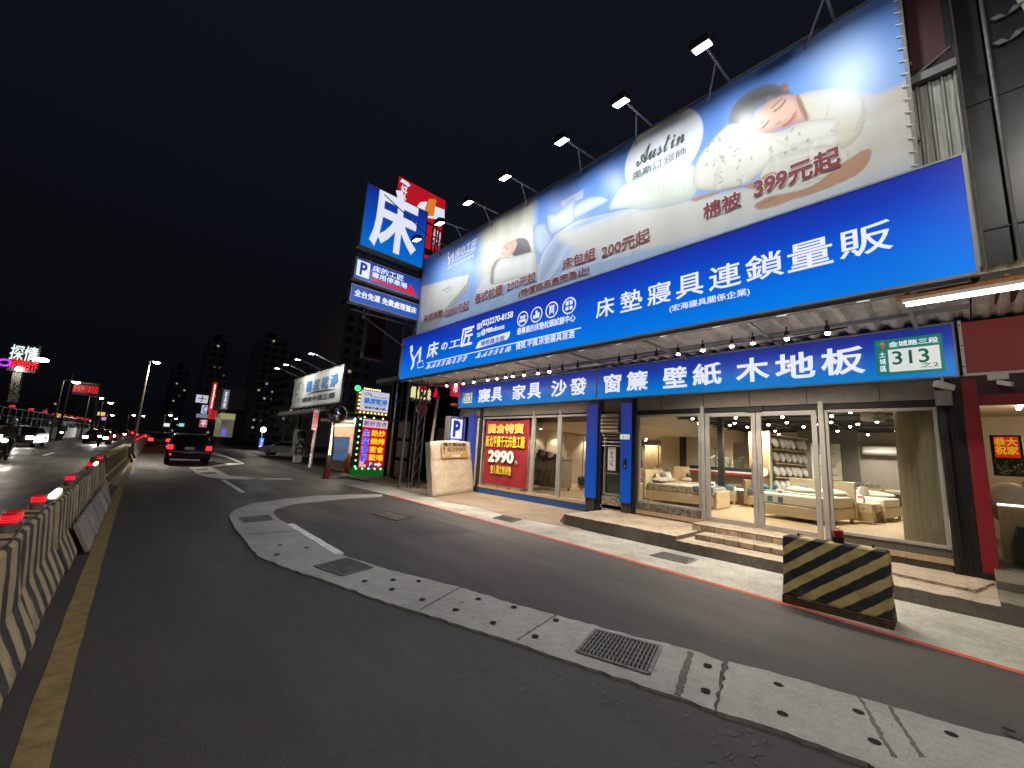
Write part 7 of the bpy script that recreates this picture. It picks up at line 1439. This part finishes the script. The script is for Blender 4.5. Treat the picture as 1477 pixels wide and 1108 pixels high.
def tower_mat():
    m = bpy.data.materials.new('tower_facade'); m.use_nodes = True; n = m.node_tree; b = n.nodes['Principled BSDF']; b.inputs['Roughness'].default_value = .7
    g = n.nodes.new('ShaderNodeNewGeometry'); sp = n.nodes.new('ShaderNodeSeparateXYZ'); cb = n.nodes.new('ShaderNodeCombineXYZ'); n.links.new(g.outputs['Position'], sp.inputs[0]); n.links.new(sp.outputs['X'], cb.inputs[0]); n.links.new(sp.outputs['Z'], cb.inputs[1])
    br = n.nodes.new('ShaderNodeTexBrick'); br.offset = 0; br.inputs['Color1'].default_value = (.10, .10, .12, 1); br.inputs['Color2'].default_value = (.2, .2, .22, 1); br.inputs['Mortar'].default_value = (.62, .6, .6, 1); br.inputs['Scale'].default_value = 1; br.inputs['Brick Width'].default_value = 3.4; br.inputs['Row Height'].default_value = 3.3; br.inputs['Mortar Size'].default_value = .75
    n.links.new(cb.outputs[0], br.inputs[0]); n.links.new(br.outputs['Color'], b.inputs['Base Color']); return m
M_TOW = tower_mat()
def tower(x0, x1, ytop, Y, dep, nwin, label, seed, col=(.018, .018, .022, 1)):
    rnd = random.Random(seed); P = planeY(Y); u0, u1 = P.uv(x0, 600)[0], P.uv(x1, 600)[0]; zt = P.uv((x0 + x1) / 2, ytop)[1]; t = thing('apartment_tower', ((u0 + u1) / 2, Y, 0), label, 'building', 'dark apartment towers')
    MB().box((u0, Y, -.05), (u1, Y + dep, zt)).build('wall', M_TOW, t); MB().box((u0 + (u1 - u0) * .3, Y + dep * .3, zt), (u0 + (u1 - u0) * .6, Y + dep * .6, zt + 4)).build('roof_house', pm('tower_wall', col), t)
    nf = int(zt / 3.3); nc = max(4, int((u1 - u0) / 3.4)); W = []
    for f in range(nf):
        for c in range(nc): W.append((u0 + (c + .5) * (u1 - u0) / nc, 2 + f * 3.3))
    rnd.shuffle(W)
    for k, (u, z) in enumerate(W):
        if k < nwin: MB().box((u - .42, Y - .05, z), (u + .42, Y - .02, z + .8)).build('lit_window', em('lit_window ' + ['warm', 'white', 'dim'][k % 3], (S(255, 225, 170), S(225, 230, 235), S(160, 150, 120))[k % 3], (.40, .36, .16)[k % 3]), t)
tower(284, 316, 488, 230, 25, 9, 'dark apartment tower with few lit windows above the red vertical sign', 1)
tower(362, 402, 486, 210, 25, 11, 'dark apartment tower with a column of lit windows above the parking lot', 2)
tower(478, 524, 436, 120, 20, 3, 'nearest dark tower rising behind the white laundry billboard', 3)
tower(236, 262, 530, 300, 25, 7, 'far dark tower right of the leaning street lamp', 4)
tower(405, 440, 520, 170, 18, 4, 'lower dark block left of the white laundry billboard', 5)
tower(60, 100, 575, 320, 20, 5, 'low far block behind the red display board', 6)
for k, (x, y, c, s, lab) in enumerate(((240, 613, S(230, 240, 245), 5, 'small white lit sign far down the road above the queue'), (262, 613, S(120, 230, 225), 4, 'turquoise lit sign far down the road left of the suv roof'), (88, 600, S(240, 215, 60), 6, 'yellow lit sign beyond the far fence'), (146, 597, S(235, 205, 90), 6, 'yellow and white far sign left of the bent street lamp'), (150, 604, S(200, 130, 220), 4, 'violet far sign under the yellow one'))):
    P = planeY(140 + k * 3); t = thing('far_sign', tuple(ony(x, y, 140 + k * 3)), lab, 'sign'); rect(P, (x - s, y + 2), (x + s, y - 2), 0, .4, 'panel', em('far panel ' + lab[:16], c, 1.0), t); c0 = P.uv(x, y + 2); MB().cyl((c0[0], 140.5 + k * 3, -.05), (c0[0], 140.5 + k * 3, c0[1]), .15, 6).build('post', M_DARK, t)
for k, (x, y) in enumerate(((-14, 60), (-13, 75), (-12, 92), (-16, 110), (-11, 128), (-9, 150))):
    car('sedan', (x, y, -.05), 'car on the side road behind the far fence, %s from the camera' % ORD[k], M_CARB, 'cars behind the far fence', R_(-4), True, False, True)
# street lamp of the same median row standing just behind the camera
sb_, hd2 = street_lamp((-.75, -3.2, 0), (-.75, -3.0, 8.8), (2.4, .6, .5), 'street lamp of the median row behind the camera with a long arm')
light('AREA', 'street_lamp_beam', hd2 - np.array((0, 0, .22)), 380, (1, .93, .80), sb_, hd2 - np.array((0, -3, 8)), .5)
